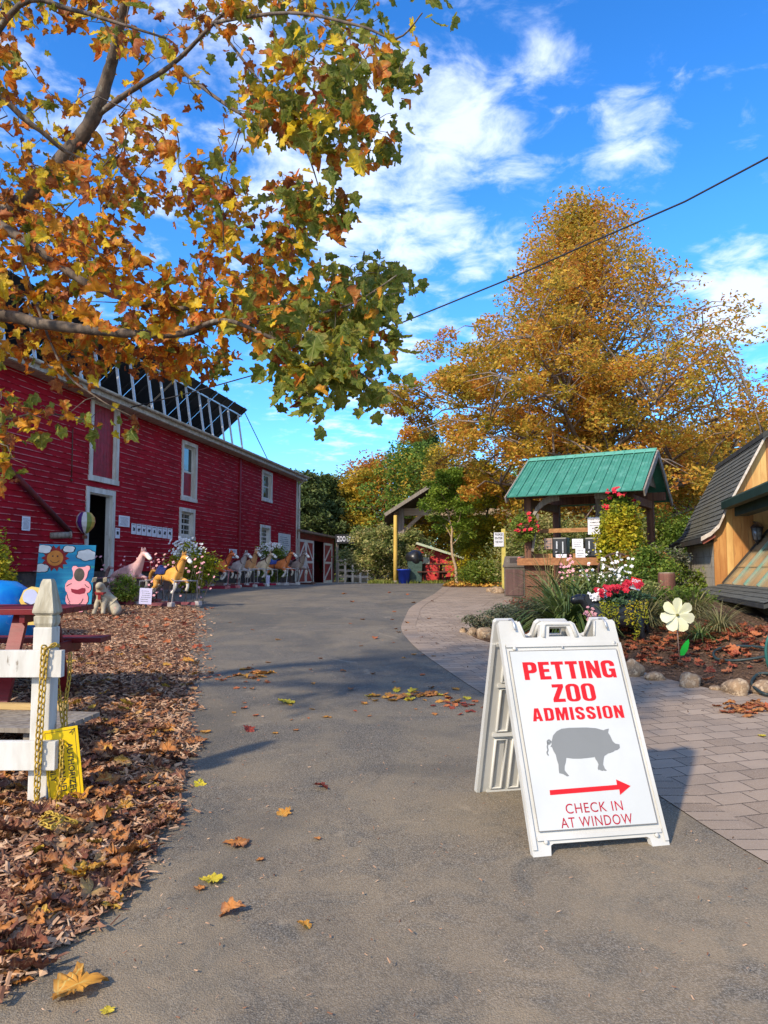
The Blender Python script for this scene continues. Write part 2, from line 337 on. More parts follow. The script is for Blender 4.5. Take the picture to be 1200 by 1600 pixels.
LEAF = [(0, 0), (.20, -.07), (.43, .04), (.33, .21), (.56, .47), (.31, .52), (.21, .66), (0, 1.0), (-.21, .66), (-.31, .52), (-.56, .47), (-.33, .21), (-.43, .04), (-.20, -.07)]
LEAF2 = [(0, 0), (.14, -.10), (.30, -.06), (.36, .06), (.52, .13), (.40, .24), (.62, .50), (.46, .50), (.40, .60), (.22, .50), (.26, .78), (.12, .78), (0, 1.0), (-.12, .78), (-.26, .78), (-.22, .50), (-.40, .60), (-.46, .50), (-.62, .50), (-.40, .24), (-.52, .13), (-.36, .06), (-.30, -.06), (-.14, -.10)]
def finer(o):
    out = []; n = len(o)
    for i in range(n):
        a, b = np.array(o[i]), np.array(o[(i + 1) % n]); m = (a + b) / 2; c = np.array([0, .42]); k = .06 if np.linalg.norm(m - c) > .42 else -.02
        out += [tuple(a), tuple(m + (m - c) * k)]
    return out
LEAF3 = finer([(0, 0), (.16, -.05), (.36, .0), (.44, .10), (.35, .20), (.38, .30), (.52, .40), (.46, .52), (.30, .54), (.22, .62), (.20, .78), (.08, .86), (0, 1.0), (-.08, .86), (-.20, .78), (-.22, .62), (-.30, .54), (-.46, .52), (-.52, .40), (-.38, .30), (-.35, .20), (-.44, .10), (-.36, .0), (-.16, -.05)])
def bigleaves(pts, tdir, ndir, size, curl, outline=LEAF, crump=.05):
    n = len(pts); o = np.array(outline); K = len(o); ctr = np.array([[0, .42]]); mid = (o + ctr) / 2
    uv = np.concatenate([ctr, mid, o]); m = len(uv)                       # centre, inner ring, outline
    t = tdir / np.linalg.norm(tdir, axis=1, keepdims=True); nn = ndir - t * (ndir * t).sum(1, keepdims=True); nn /= np.linalg.norm(nn, axis=1, keepdims=True) + 1e-9; b = np.cross(t, nn)
    u = uv[None, :, 0] * np.ones((n, 1)); v = uv[None, :, 1] * np.ones((n, 1))
    c1 = curl[:, None] * rng.uniform(.3, 1.0, (n, 1)); c2 = curl[:, None] * rng.uniform(-.6, 1.0, (n, 1))
    w = c1 * np.abs(u) * 1.2 + c2 * (v - .4) ** 2 * 1.4 + rng.normal(size=u.shape) * crump * (np.hypot(u, v - .42) > .12)
    u = u * (1 - .35 * np.abs(c1)); s = size[:, None]
    V = pts[:, None, :] + (u * s)[..., None] * b[:, None, :] + (v * s)[..., None] * t[:, None, :] + (w * s)[..., None] * nn[:, None, :]
    F = [(0, 1 + i, 1 + (i + 1) % K) for i in range(K)]
    for i in range(K):
        j = (i + 1) % K; F += [(1 + i, 1 + K + i, 1 + K + j), (1 + i, 1 + K + j, 1 + j)]
    F = np.array(F); bigleaves.uv = np.tile(uv[F.ravel()], (n, 1)); return V.reshape(-1, 3), (F[None] + np.arange(n)[:, None, None] * m).reshape(-1, 3), len(F)
# ================================================================ SETTING: ground, drive, path
ys = np.concatenate([np.arange(-12, 1, 1.0), np.arange(1, 10, .14), np.arange(10, 31, .3), np.array([32, 34, 36, 40, 45, 50, 60, 75, 90, 120, 180, 260, 400, 900.])])
def strip(y, a, b, n): t = np.linspace(0, 1, n); return a + (b - a) * t
def rows_mesh(name, ys, xsf, zoff, m):
    V = []; nx = None
    for y in ys:
        xs, dz = xsf(y); nx = len(xs); zz = zg(xs, np.full(nx, y)) + dz + zoff; V.append(np.stack([xs, np.full(nx, y), zz], 1))
    V = np.concatenate(V); F_ = [(r * nx + i, r * nx + i + 1, (r + 1) * nx + i + 1, (r + 1) * nx + i) for r in range(len(ys) - 1) for i in range(nx - 1)]
    o = npmesh(name, V, F_, m, smooth=True); o['kind'] = 'structure'; return o
YR, YPT = 27.5, 21.0
def gx(y):
    a, b, c = float(xl(y)), float(xr(y)), float(xp(y)); b = max(b, a + .5); c = max(c, b + .3)
    A = np.array([-900, -300, -120, -60, -30, -20, -14, -11]); l = a - (np.linspace(1, 0, 40) ** 1.5) * (a + 9.5)
    r1 = np.linspace(a, b, 14)[1:]; r2 = np.linspace(b, c, 14)[1:]; e = c + (np.linspace(0, 1, 40) ** 1.4)[1:] * max(3, (10 - c)); rr = max(e[-1], 10)
    B = np.array([1.5, 4, 8, 15, 30, 60, 120, 300, 900]) + rr
    xs = np.concatenate([A, l, r1, r2, e, B]); dz = np.zeros(len(xs)); i0 = len(A) + 40
    if y < YR: dz[i0:i0 + 12] = -.035
    if y < YPT: dz[i0 + 12:i0 + 13] = -.035; dz[i0 + 13:i0 + 25] = -.035
    return xs, dz
def ground_mat():
    m, nt, b = newmat('ground_soil'); v = coord(nt, 'Position'); L = nt.links.new
    sp = nt.nodes.new('ShaderNodeSeparateXYZ'); L(v, sp.inputs[0])
    mulch = mixn(nt, nz(nt, v, 38, 6, .75, .6, (.38, .62)), (.10, .045, .026), (.26, .145, .09))
    mulch = mixn(nt, nz(nt, v, 90, 4, .7, 0, (.60, .68)), mulch, (.40, .26, .17))
    dirt = mixn(nt, nz(nt, v, 30, 6, .75, .6, (.35, .65)), (.085, .05, .03), (.18, .11, .07))
    far = mixn(nt, nz(nt, v, 1.6, 6, .7, .3, (.42, .56)), (.30, .24, .14), (.12, .13, .035)); far = mixn(nt, nz(nt, v, 25, 5, .8, 0, (.5, .65)), far, (.30, .15, .05))
    def step(sock, a, c):
        mr = nt.nodes.new('ShaderNodeMapRange'); mr.inputs[1].default_value = a; mr.inputs[2].default_value = c; L(sock, mr.inputs[0]); return mr.outputs[0]
    c = mixn(nt, step(sp.outputs[0], .3, .8), mulch, dirt); c = mixn(nt, step(sp.outputs[1], 24, 27), c, far)
    L(c, b.inputs['Base Color']); b.inputs['Roughness'].default_value = .95; b.inputs['Specular IOR Level'].default_value = .1
    bump(nt, b, nz(nt, v, 45, 6, .8, .5), .9, .03); return m
rows_mesh('ground', ys, gx, 0, ground_mat())
def asphalt():
    m, nt, b = newmat('asphalt'); v = coord(nt, 'Position'); L = nt.links.new
    c = mixn(nt, nz(nt, v, 115, 3, .8, 0, (.44, .60)), (.068, .060, .048), (.225, .200, .158))
    c = mixn(nt, nz(nt, v, 210, 2, .6, 0, (.66, .72)), c, (.50, .46, .40))
    c = mixn(nt, nz(nt, v, 120, 2, .6, 0, (.64, .70)), c, (.05, .046, .042))
    n = nz(nt, v, 1.1, 6, .66, 1.0, (.42, .62)); c2 = mixn(nt, n, c, (.25, .20, .13)); k = mixn(nt, .45, c, c2)
    k = mixn(nt, nz(nt, v, 2.6, 5, .7, 1.0, (.60, .72)), k, mixn(nt, .45, k, (.36, .29, .20)))      # dusty patches
    sy_ = nt.nodes.new('ShaderNodeSeparateXYZ'); L(v, sy_.inputs[0]); warm_near = nt.nodes.new('ShaderNodeMapRange'); warm_near.inputs[1].default_value = 5.5; warm_near.inputs[2].default_value = 2.2; L(sy_.outputs[1], warm_near.inputs[0])
    dm = nt.nodes.new('ShaderNodeMath'); dm.operation = 'MULTIPLY'; L(warm_near.outputs[0], dm.inputs[0]); L(nz(nt, v, 4, 6, .7, .8, (.25, .62)), dm.inputs[1]); k = mixn(nt, dm.outputs[0], k, mixn(nt, .5, k, (.36, .26, .15)))   # sunlit warmth of the near drive painted in as mottled tan, fading with distance
    k = mixn(nt, nz(nt, v, .55, 6, .65, .6, (.46, .60)), k, mixn(nt, .35, k, (.055, .056, .052)))
    k = mixn(nt, nz(nt, v, 9, 6, .8, 1.5, (.66, .71)), k, mixn(nt, .5, k, (.06, .05, .04)))
    vo = nt.nodes.new('ShaderNodeTexVoronoi'); vo.inputs['Scale'].default_value = 170; L(v, vo.inputs[0])
    L(k, b.inputs['Base Color']); b.inputs['Roughness'].default_value = .85; b.inputs['Specular IOR Level'].default_value = .25
    h = nt.nodes.new('ShaderNodeMath'); h.operation = 'ADD'; L(vo.outputs[0], h.inputs[0]); L(nz(nt, v, 160, 3, .7), h.inputs[1]); bump(nt, b, h.outputs[0], .5, .005); return m
yr = np.concatenate([np.arange(-6, 1, 1.0), np.arange(1, 10, .14), np.arange(10, YR + .01, .25)])
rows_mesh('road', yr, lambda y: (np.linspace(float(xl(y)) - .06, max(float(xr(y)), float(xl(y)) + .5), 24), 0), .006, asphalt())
def pavers(border=False):
    m, nt, b = newmat('paver_border' if border else 'pavers'); L = nt.links.new; v = coord(nt, 'UV')
    br = nt.nodes.new('ShaderNodeTexBrick'); L(v, br.inputs[0]); br.inputs['Scale'].default_value = 1; br.offset = 0 if border else .5
    br.inputs['Brick Width'].default_value = .115 if border else .225; br.inputs['Row Height'].default_value = .5 if border else .15; br.inputs['Mortar Size'].default_value = .0045; br.inputs['Mortar Smooth'].default_value = .3; br.inputs['Bias'].default_value = 0
    br.inputs['Color1'].default_value = c4((.24, .175, .120)); br.inputs['Color2'].default_value = c4((.37, .28, .20)); br.inputs['Mortar'].default_value = c4((.055, .038, .025))
    pv = coord(nt, 'Position'); c = mixn(nt, nz(nt, pv, 160, 3, .8, 0, (.5, .66)), br.outputs[0], (.40, .32, .25)); c = mixn(nt, nz(nt, pv, 1.4, 5, .6, .5, (.4, .7)), c, mixn(nt, .35, c, (.17, .14, .115)))
    L(c, b.inputs['Base Color']); b.inputs['Roughness'].default_value = .85; b.inputs['Specular IOR Level'].default_value = .2
    iv = nt.nodes.new('ShaderNodeMath'); iv.operation = 'SUBTRACT'; iv.inputs[0].default_value = 1; L(br.outputs['Fac'], iv.inputs[1])
    a = nt.nodes.new('ShaderNodeMath'); a.operation = 'MULTIPLY_ADD'; L(nz(nt, pv, 120, 3, .7), a.inputs[0]); a.inputs[1].default_value = .25; L(iv.outputs[0], a.inputs[2]); bump(nt, b, a.outputs[0], .7, .008); return m
yp = np.concatenate([np.arange(-4, 1, 1.0), np.arange(1, 12, .14), np.arange(12, YPT, .25)])
def uvset(o, f):
    me = o.data; uv = me.uv_layers.new(name='UVMap'); n = len(me.loops); vi = np.empty(n, int); me.loops.foreach_get('vertex_index', vi); co_ = np.empty(len(me.vertices) * 3); me.vertices.foreach_get('co', co_); co_ = co_.reshape(-1, 3)
    uv.data.foreach_set('uv', f(co_, vi).astype(np.float32).ravel())
o = rows_mesh('path', yp, lambda y: (np.linspace(float(xr(y)) + .21, max(float(xp(y)), float(xr(y)) + .5), 40), 0), .006, pavers())
ca, sa = math.cos(R(-14)), math.sin(R(-14)); uvset(o, lambda c, i: np.stack([c[i, 0] * ca - c[i, 1] * sa, c[i, 0] * sa + c[i, 1] * ca], 1))
yq = np.arange(-4, YPT, .07); xq = np.array([float(xr(y)) for y in yq]); arc = np.concatenate([[0], np.cumsum(np.hypot(np.diff(xq), np.diff(yq)))])
o = rows_mesh('path_border', yq, lambda y: (np.array([float(xr(y)), float(xr(y)) + .105, float(xr(y)) + .21]), 0), .010, pavers(True))
uvset(o, lambda c, i: np.stack([arc[(i // 3)], (i % 3) * .105 + .1], 1))
# gravel strip and grass verge past the end of the drive
rows = np.arange(24.5, 29, .25); o = rows_mesh('gravel', np.arange(YR - .6, 30.4, .3), lambda y: (np.linspace(.9, 3.3, 10), 0), .012, mat('gravel', (.42, .39, .36), (.20, .18, .16), sc=60, rough=.9, bmp=.8, bs=90, kind='Position')); o['kind'] = 'structure'
rows_mesh('sand', np.arange(YR + .1, 44, .5), lambda y: (np.linspace(-3.6, -.2 - .0 * y, 10), 0), .014, mat('sand', (.55, .46, .34), (.42, .34, .24), sc=4, rough=.95, kind='Position'))
# ================================================================ BARN
BD = Vector((.187, 1, 0)).normalized(); BN = Vector((BD.y, -BD.x, 0)); B0 = Vector((-8.35, 14.0, 0)); B0 = B0 - BD * 6
def bx_(s, z, out=0): return B0 + BD * s + BN * out + Vector((0, 0, z))
def s_of(px):                                        # place along the barn wall seen at column px
    t = (px - 600) / F; return (t * B0.y - B0.x) / (BD.x - t * BD.y)
def z_at(px, py): s = s_of(px); y = (B0 + BD * s).y; return P(px, py, y).z
SE = s_of(463); ZE = z_at(300, 680) - .0; ZBOT = 1.42
barn = thing('barn', 'long red clapboard barn with solar racks on its roof', 'barn', bx_(SE / 2, .9), 0)
def sidingmat():
    m, nt, b = newmat('barn_siding'); L = nt.links.new; v = coord(nt, 'Position'); sp = nt.nodes.new('ShaderNodeSeparateXYZ'); L(v, sp.inputs[0])
    c = mixn(nt, nz(nt, v, 1.2, 5, .65, .3, (.35, .65)), (.36, .009, .019), (.25, .008, .014)); c = mixn(nt, nz(nt, v, 7, 5, .7, .2, (.62, .72), (1, 1, 6)), c, (.13, .008, .012))
    fr = nt.nodes.new('ShaderNodeMath'); fr.operation = 'FRACT'; dv = nt.nodes.new('ShaderNodeMath'); dv.operation = 'DIVIDE'; sb = nt.nodes.new('ShaderNodeMath'); sb.operation = 'SUBTRACT'
    L(sp.outputs[2], sb.inputs[0]); sb.inputs[1].default_value = ZB0; L(sb.outputs[0], dv.inputs[0]); dv.inputs[1].default_value = CH; L(dv.outputs[0], fr.inputs[0])
    lt = nt.nodes.new('ShaderNodeMath'); lt.operation = 'LESS_THAN'; L(fr.outputs[0], lt.inputs[0]); lt.inputs[1].default_value = .13
    mu = nt.nodes.new('ShaderNodeMath'); mu.operation = 'MULTIPLY'; L(lt.outputs[0], mu.inputs[0]); L(nz(nt, v, 2.2, 5, .75, 0, (.44, .56), (1, 1, 3)), mu.inputs[1])
    c = mixn(nt, mu.outputs[0], c, (.50, .17, .17)); c = mixn(nt, nz(nt, v, 16, 6, .8, 0, (.69, .73), (1, 1, 2)), c, (.45, .30, .28))
    L(c, b.inputs['Base Color']); b.inputs['Roughness'].default_value = .8; b.inputs['Specular IOR Level'].default_value = .1; bump(nt, b, nz(nt, v, 30, 5, .7), .25, .01); return m
CH = .135; ZB0 = ZBOT; NC = int((ZE - ZBOT) / CH) + 1
holes = []                                           # (s0, s1, z0, z1)
def hole(px0, px1, pt, pb, pxm=None):
    m_ = (px0 + px1) / 2; return (s_of(px0), s_of(px1), z_at(m_, pb), z_at(m_, pt))
H_door = hole(136, 172, 772, 893); H_hay = hole(139, 176, 634, 747); H_up = hole(283, 302, 697, 778); H_lo = hole(281, 300, 800, 838); H_r1 = hole(409, 422, 741, 780); H_r2 = hole(407, 420, 825, 852)
H_door = (H_door[0], H_door[1], 1.05, H_door[3])
H_hay = (H_hay[0], H_hay[1], H_hay[2], min(H_hay[3], ZE - .12))
holes = [H_door, H_hay, H_up, H_lo, H_r1, H_r2]
mb = MB()
for k in range(NC):
    z0 = ZB0 + k * CH; z1 = min(z0 + CH, ZE); cuts = sorted([0, SE] + [q for h in holes if h[2] < z1 - .01 and h[3] > z0 + .01 for q in h[:2]])
    ivs = []; p = 0
    for h in sorted([h for h in holes if h[2] < z1 - .01 and h[3] > z0 + .01]): ivs.append((p, h[0])); p = h[1]
    ivs.append((p, SE))
    for a, c in ivs:
        if c - a < .02: continue
        n_ = max(1, int((c - a) / 3.6)); off = (k % 3) * .9
        xs_ = [a] + [a + (c - a) * (i + .15 * math.sin(k * 7 + i)) / n_ for i in range(1, n_)] + [c]
        for q0, q1 in zip(xs_[:-1], xs_[1:]):
            q1 -= .003; o0 = .022 + .003 * math.sin(k * 3.3 + q0 * 2)
            mb.add([bx_(q0, z0, o0), bx_(q1, z0, o0), bx_(q1, z1 + .01, .002), bx_(q0, z1 + .01, .002), bx_(q0, z0, -.01), bx_(q1, z0, -.01)], [(0, 1, 2, 3), (4, 5, 1, 0)])
mb.build('wall', sidingmat(), barn, True)
mb = MB()                                            # foundation, end walls, back wall, inner floor
mb.box(tuple(B0 + BD * SE / 2 - BN * .22 + Vector((0, 0, .75))), (.36, SE, 1.34), rz=-math.atan2(BD.x, BD.y))
mb.build('foundation', mat('foundation_stone', (.10, .075, .06), (.05, .04, .035), sc=4, rough=.95, bmp=.8, bs=9), barn, True)
mb = MB(); BW = 9.0
for s_ in (0, SE): mb.add([bx_(s_, .6, 0), bx_(s_, .6, -BW), bx_(s_, ZE, -BW), bx_(s_, ZE + 1.35, -BW / 2), bx_(s_, ZE, 0)], [(0, 1, 2, 3, 4)])
mb.add([bx_(0, .6, -BW), bx_(SE, .6, -BW), bx_(SE, ZE, -BW), bx_(0, ZE, -BW)], [(0, 1, 2, 3)])
mb.build('end_wall', RED, barn, True)
mb = MB()
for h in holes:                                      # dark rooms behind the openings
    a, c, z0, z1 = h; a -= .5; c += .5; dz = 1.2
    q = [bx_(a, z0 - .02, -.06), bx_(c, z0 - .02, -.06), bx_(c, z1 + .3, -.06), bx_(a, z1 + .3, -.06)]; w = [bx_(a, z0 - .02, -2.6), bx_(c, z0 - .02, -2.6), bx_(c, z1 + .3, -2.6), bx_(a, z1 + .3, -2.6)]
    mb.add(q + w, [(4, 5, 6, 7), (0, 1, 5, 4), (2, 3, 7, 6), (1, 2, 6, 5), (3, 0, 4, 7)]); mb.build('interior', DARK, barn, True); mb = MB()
def bbox_(mb, s0, s1, z0, z1, o0, o1):               # a box on the wall plane
    vs = [bx_(s, z, o) for z in (z0, z1) for s, o in ((s0, o0), (s1, o0), (s1, o1), (s0, o1))]
    mb.add(vs, [(0, 3, 2, 1), (4, 5, 6, 7), (0, 1, 5, 4), (1, 2, 6, 5), (2, 3, 7, 6), (3, 0, 4, 7)])
def casing(name, h, t=.13, sill=True, m=WHITEW, dep=.14):
    mb = MB(); a, c, z0, z1 = h; tt = t
    for s0, s1, q0, q1, o in ((a - tt, a, z0, z1, .045), (c, c + tt, z0, z1, .045), (a - tt, c + tt, z1, z1 + t, .048)): bbox_(mb, s0, s1, q0, q1, o, -.02)
    if sill: bbox_(mb, a - tt - .02, c + tt + .02, z0 - t, z0, .06, -.02)
    bbox_(mb, a, a + .03, z0, z1, -.021, -dep); bbox_(mb, c - .03, c, z0, z1, -.021, -dep); bbox_(mb, a + .03, c - .03, z1 - .03, z1, -.021, -dep)
    if sill: bbox_(mb, a + .03, c - .03, z0, z0 + .03, -.021, -dep)
    return mb.build(name, m, barn, True)
casing('door_frame', H_door, .14, False)
f = casing('hay_door_frame', H_hay, .13); mb = MB(); n_ = 7; w = (H_hay[1] - H_hay[0] - .06) / n_
for i in range(n_): bbox_(mb, H_hay[0] + .03 + i * w + .004, H_hay[0] + .03 + (i + 1) * w - .004, H_hay[2] + .03, H_hay[3] - .03, -.05, -.09)
mb.build('hay_door', mat('hay_door_red', (.33, .014, .025), (.22, .012, .016), sc=6, rough=.55, wear=(.5, .25, .22), wsc=30, wr=(.68, .72)), f, True)
GLASSD = mat('window_glass', (.02, .025, .025), (.03, .035, .03), rough=.06, spec=.8)
def window(h, mun=(2, 3), lower=None, label=None):
    f = casing('window', h, .12); mb = MB(); a, c, z0, z1 = h; a += .03; c -= .03; z0 += .03; z1 -= .03; t = .05
    for s0, s1, q0, q1 in ((a, a + t, z0, z1), (c - t, c, z0, z1), (a + t, c - t, z0, z0 + t), (a + t, c - t, z1 - t, z1), (a + t, c - t, (z0 + z1) / 2 - .03, (z0 + z1) / 2 + .03)): bbox_(mb, s0, s1, q0, q1, -.075, -.12)
    for i in range(1, mun[0]): bbox_(mb, a + (c - a) * i / mun[0] - .012, a + (c - a) * i / mun[0] + .012, z0 + t, z1 - t, -.085, -.11)
    for j in range(1, mun[1] + 1):
        zz = z0 + (z1 - z0) * j / (mun[1] + 1)
        if abs(zz - (z0 + z1) / 2) > .05: bbox_(mb, a + t, c - t, zz - .012, zz + .012, -.086, -.109)
    mb.build('sash', WHITEW, f, True); mb = MB(); zl = z0 + t
    if lower:
        bbox_(mb, a + t, c - t, z0 + t, z0 + (z1 - z0) * lower, -.09, -.115); mb.build('panel', MC['hay_door_red'], f, True); mb = MB(); zl = (z0 + z1) / 2
    bbox_(mb, a + t, c - t, zl, z1 - t, -.095, -.101); mb.build('pane', GLASSD, f, True); return f
window(H_up, (1, 0), .48); window(H_lo, (2, 3)); window(H_r1, (1, 0)); window(H_r2, (2, 3))
# roof, eave board, gutter, corner boards, downpipe
ROOFM = mat('barn_roof', (.09, .088, .085), (.05, .05, .05), sc=9, rough=.9, bmp=.3)
mb = MB(); rz0 = ZE; ov = .42
for sgn in (0, 1):
    o0 = ov if sgn == 0 else -BW - ov; 
    a = [bx_(-.3, ZE - .02, o0), bx_(SE + .35, ZE - .02, o0), bx_(SE + .35, ZE + 1.5, -BW / 2), bx_(-.3, ZE + 1.5, -BW / 2)]; up = Vector((0, 0, .10))
    mb.add(a + [p + up for p in a], [(0, 3, 2, 1), (4, 5, 6, 7), (0, 1, 5, 4), (1, 2, 6, 5), (2, 3, 7, 6), (3, 0, 4, 7)])
mb.build('roof', ROOFM, barn, True)
mb = MB(); bbox_(mb, -.3, SE + .35, ZE - .16, ZE - .01, ov + .02, ov - .02); bbox_(mb, -.3, SE + .33, ZE - .17, ZE - .145, ov - .022, .03); mb.build('eave_board', mat('eave_board', (.50, .44, .36), (.33, .28, .22), sc=8, rough=.8, wear=(.16, .12, .09), wsc=10), barn, True)
mb = MB(); prof = [(.03 + .065 + .065 * math.cos(a), ZE + .02 + .06 * math.sin(a)) for a in np.linspace(PI, 2 * PI, 8)]
for (o0, z0), (o1, z1) in zip(prof[:-1], prof[1:]):
    q = [bx_(-.3, z0, ov + o0), bx_(SE + .35, z0, ov + o0), bx_(SE + .35, z1, ov + o1), bx_(-.3, z1, ov + o1)]; mb.add(q, [(0, 1, 2, 3)])
mb.build('gutter', mat('gutter_paint', (.62, .58, .50), (.42, .38, .30), sc=3, rough=.6, wear=(.2, .17, .12), wsc=6), barn, True)
mb = MB(); bbox_(mb, SE - .12, SE + .02, .9, ZE - .17, .05, -.02); s2 = s_of(372); mb.build('corner_board', WHITEW, barn, True)
mb = MB(); bbox_(mb, s2 - .07, s2 + .07, ZBOT - .1, ZE - .17, .075, .026); mb.build('pilaster', mat('pilaster_red', (.27, .01, .02), (.2, .01, .015), rough=.6), barn, True)
mb = MB(); mb.tube([bx_(SE + .06, ZE - .05, ov + .05), bx_(SE + .06, ZE - .35, .12), bx_(SE + .06, 1.0, .12)], .045, 10); mb.build('downpipe', WHITE, barn, True)
# old conduit and chute running down the wall
mb = MB(); c0 = bx_(s_of(-20), z_at(0, 715), .12); c1 = bx_(s_of(101), z_at(101, 832), .14); mb.tube([c0, c1], .065, 12); mb.build('chute', mat('chute_red', (.16, .02, .02), (.09, .02, .018), rough=.7), barn, True)
mb = MB(); p0 = bx_(s_of(78), z_at(78, 837), -.02); p1 = bx_(s_of(93), z_at(93, 836), .30); mb.tube([p0, p1], [.075, .075], 14); mb.tube([p1 - (p1 - p0).normalized() * .04, p1], .088, 14); mb.build('vent_pipe', GREYW, barn, True)
mb = MB(); sx_ = s_of(105); mb.tube([bx_(sx_, z_at(105, 670), .05), bx_(sx_ + .02, z_at(105, 745), .05)], .014, 6); mb.ball(bx_(sx_ + .02, z_at(105, 750), .05), .04, 1); mb.build('pull_cord', mat('rust', (.12, .05, .035), (.07, .03, .02)), barn, True)
# solar array standing on the roof: a thing of its own
s_end = (Vector((-5.25, 29.0, 0)) - B0).dot(BD); s_st = 4.0; zh = 1.45 + 254 * 29 / F
sol = thing('solar_array', 'tilted black solar array on aluminium posts above barn eave', 'solar panels', bx_((s_end + s_st) / 2, ZE))
PAN = mat('panel_backsheet', (.012, .012, .014), (.02, .02, .022), rough=.5); ALU = mat('aluminium', (.62, .63, .65), (.5, .51, .53), sc=15, rough=.4, metal=.3)
oh, ol, zl = .12, -2.9, zh - 2.7
def sp_(s, t, d=0):                                   # t 0 at the high edge, 1 at the low edge; d below the panels
    return bx_(s, zh + (zl - zh) * t - d * .72, oh + (ol - oh) * t - d * .7)
npn = 12; pw = (s_end - s_st) / npn
for i in range(npn):
    for j in range(2):
        a, c = s_st + i * pw + .012, s_st + (i + 1) * pw - .012; t0, t1 = (.004, .494) if j == 0 else (.506, .996); mb = MB()
        q = [sp_(a, t0), sp_(c, t0), sp_(c, t1), sp_(a, t1)]; w = [sp_(a, t0, .045), sp_(c, t0, .045), sp_(c, t1, .045), sp_(a, t1, .045)]
        mb.add(q + w, [(0, 1, 2, 3), (7, 6, 5, 4), (0, 4, 5, 1), (1, 5, 6, 2), (2, 6, 7, 3), (3, 7, 4, 0)]); mb.build('solar_panel', PAN, sol, True)
mb = MB()
for t in (.06, .42, .62, .93): mb.bar(sp_(s_st, t, .13), sp_(s_end, t, .13), .05, .05)
mb.build('purlin', ALU, sol, True)
k = s_st + .8; i = 0
while k < s_end + .05:
    mb = MB(); mb.bar(sp_(k, -.02, .075), sp_(k, 1.0, .075), .06, .05); mb.build('rafter', mat('dark_rail', (.05, .05, .055), (.03, .03, .03), rough=.5), sol, True)
    mb = MB(); mb.bar(bx_(k, ZE + .14, .05), sp_(k, .06, .16), .065, .065); mb.build('post', ALU, sol, True)
    if i % 2 == 0:
        mb = MB(); mb.bar(bx_(k, ZE + .2, .05), sp_(k + .05, .60, .16), .045, .045); mb.build('brace', ALU, sol, True)
    k += 1.02 if i % 2 else .78; i += 1
mb = MB(); mb.tube([sp_(s_end, .02, .1), bx_(s_end + 2.6, ZE + .12, .1)], .018, 6); mb.build('guy_wire', mat('guy', (.03, .05, .06)), sol, True)
# notices pinned on the barn: each a sheet of its own
PAPER = mat('paper', (.72, .72, .76), (.62, .62, .68), sc=8, rough=.8); INK = mat('ink', (.03, .03, .035), rough=.8); INKG = mat('ink_grey', (.16, .17, .19), rough=.8); LAVP = mat('lavender_paper', (.58, .55, .74), (.5, .48, .66), sc=5, rough=.7)
def wallframe(px, py, out=.035):
    s = s_of(px); return frame(bx_(s, z_at(px, py), out), BD, (0, 0, 1))
def lines(mb, w, h, n, seed, x0=.1, x1=.9, y0=.12, y1=.9, th=.35, z=.004):
    r = random.Random(seed); st = (y1 - y0) * h / n
    for i in range(n):
        yy = h / 2 - y0 * h - (i + .5) * st; a = -w / 2 + w * x0 + r.uniform(0, .12) * w; e = w / 2 - w * (1 - x1) - r.uniform(0, .2) * w
        x = a
        while x < e:
            L_ = min(r.uniform(.05, .14) * w, e - x); mb.add([(x, yy - st * th / 2, z), (x + L_, yy - st * th / 2, z), (x + L_, yy + st * th / 2, z), (x, yy + st * th / 2, z)], [(0, 1, 2, 3)]); x += L_ + .025 * w
def notice(px0, px1, py0, py1, label, group=None, kind=0, m=PAPER, seed=1):
    cx, cy = (px0 + px1) / 2, (py0 + py1) / 2; w = abs(s_of(px1) - s_of(px0)); h = abs(z_at(cx, py0) - z_at(cx, py1)); M = wallframe(cx, cy)
    t = thing('notice', label, 'notice', M.translation, 0, group); mb = MB(); mb.box((0, 0, 0), (w, h, .005), M); mb.build('sheet', m, t, True); mb = MB()
    if kind == 0: lines(mb, w, h, 9, seed)
    else:
        r = random.Random(seed); lines(mb, w, h, 1, seed, y0=.06, y1=.18, th=.5)
        for q in range(7): mb.add([(r.uniform(-.3, .3) * w, r.uniform(-.22, .2) * h, .004 + q * .0004) for _ in range(4)], [(0, 1, 2, 3)])
    mb2 = MB(); mb2.add(mb.v, mb.f, M @ Matrix.Translation((0, 0, 0))); mb2.build('print', INKG if kind == 0 else INK, t, True); return t
notice(31, 44, 807, 829, 'single white sheet pinned left of the barn door under the chute')
notice(183, 200, 806, 823, 'wide framed certificate pinned highest right of the barn door')
notice(178, 185, 825, 841, 'small white notice with black symbols fixed to the door frame', kind=1, seed=5)
for i in range(8):
    x0 = 203 + i * 8.15; lab = ['leftmost', 'second from left', 'third from left', 'fourth from left', 'fourth from right', 'third from right', 'second from right', 'rightmost'][i]
    yb = 818 + i * 1.1; notice(x0, x0 + 7.3, yb, yb + 16.5, f'black and white picture sheet, {lab} in the row of eight on the barn', 'picture sheets in a row on the barn', 1, seed=10 + i)
notice(357, 369, 858, 872, 'white sheet pinned low on the red barn behind the horses', seed=3)
t = notice(434, 453, 834, 869, 'large pale menu board at the far corner of the barn', m=mat('board_pale', (.60, .62, .58), (.5, .52, .48), sc=4), seed=8)
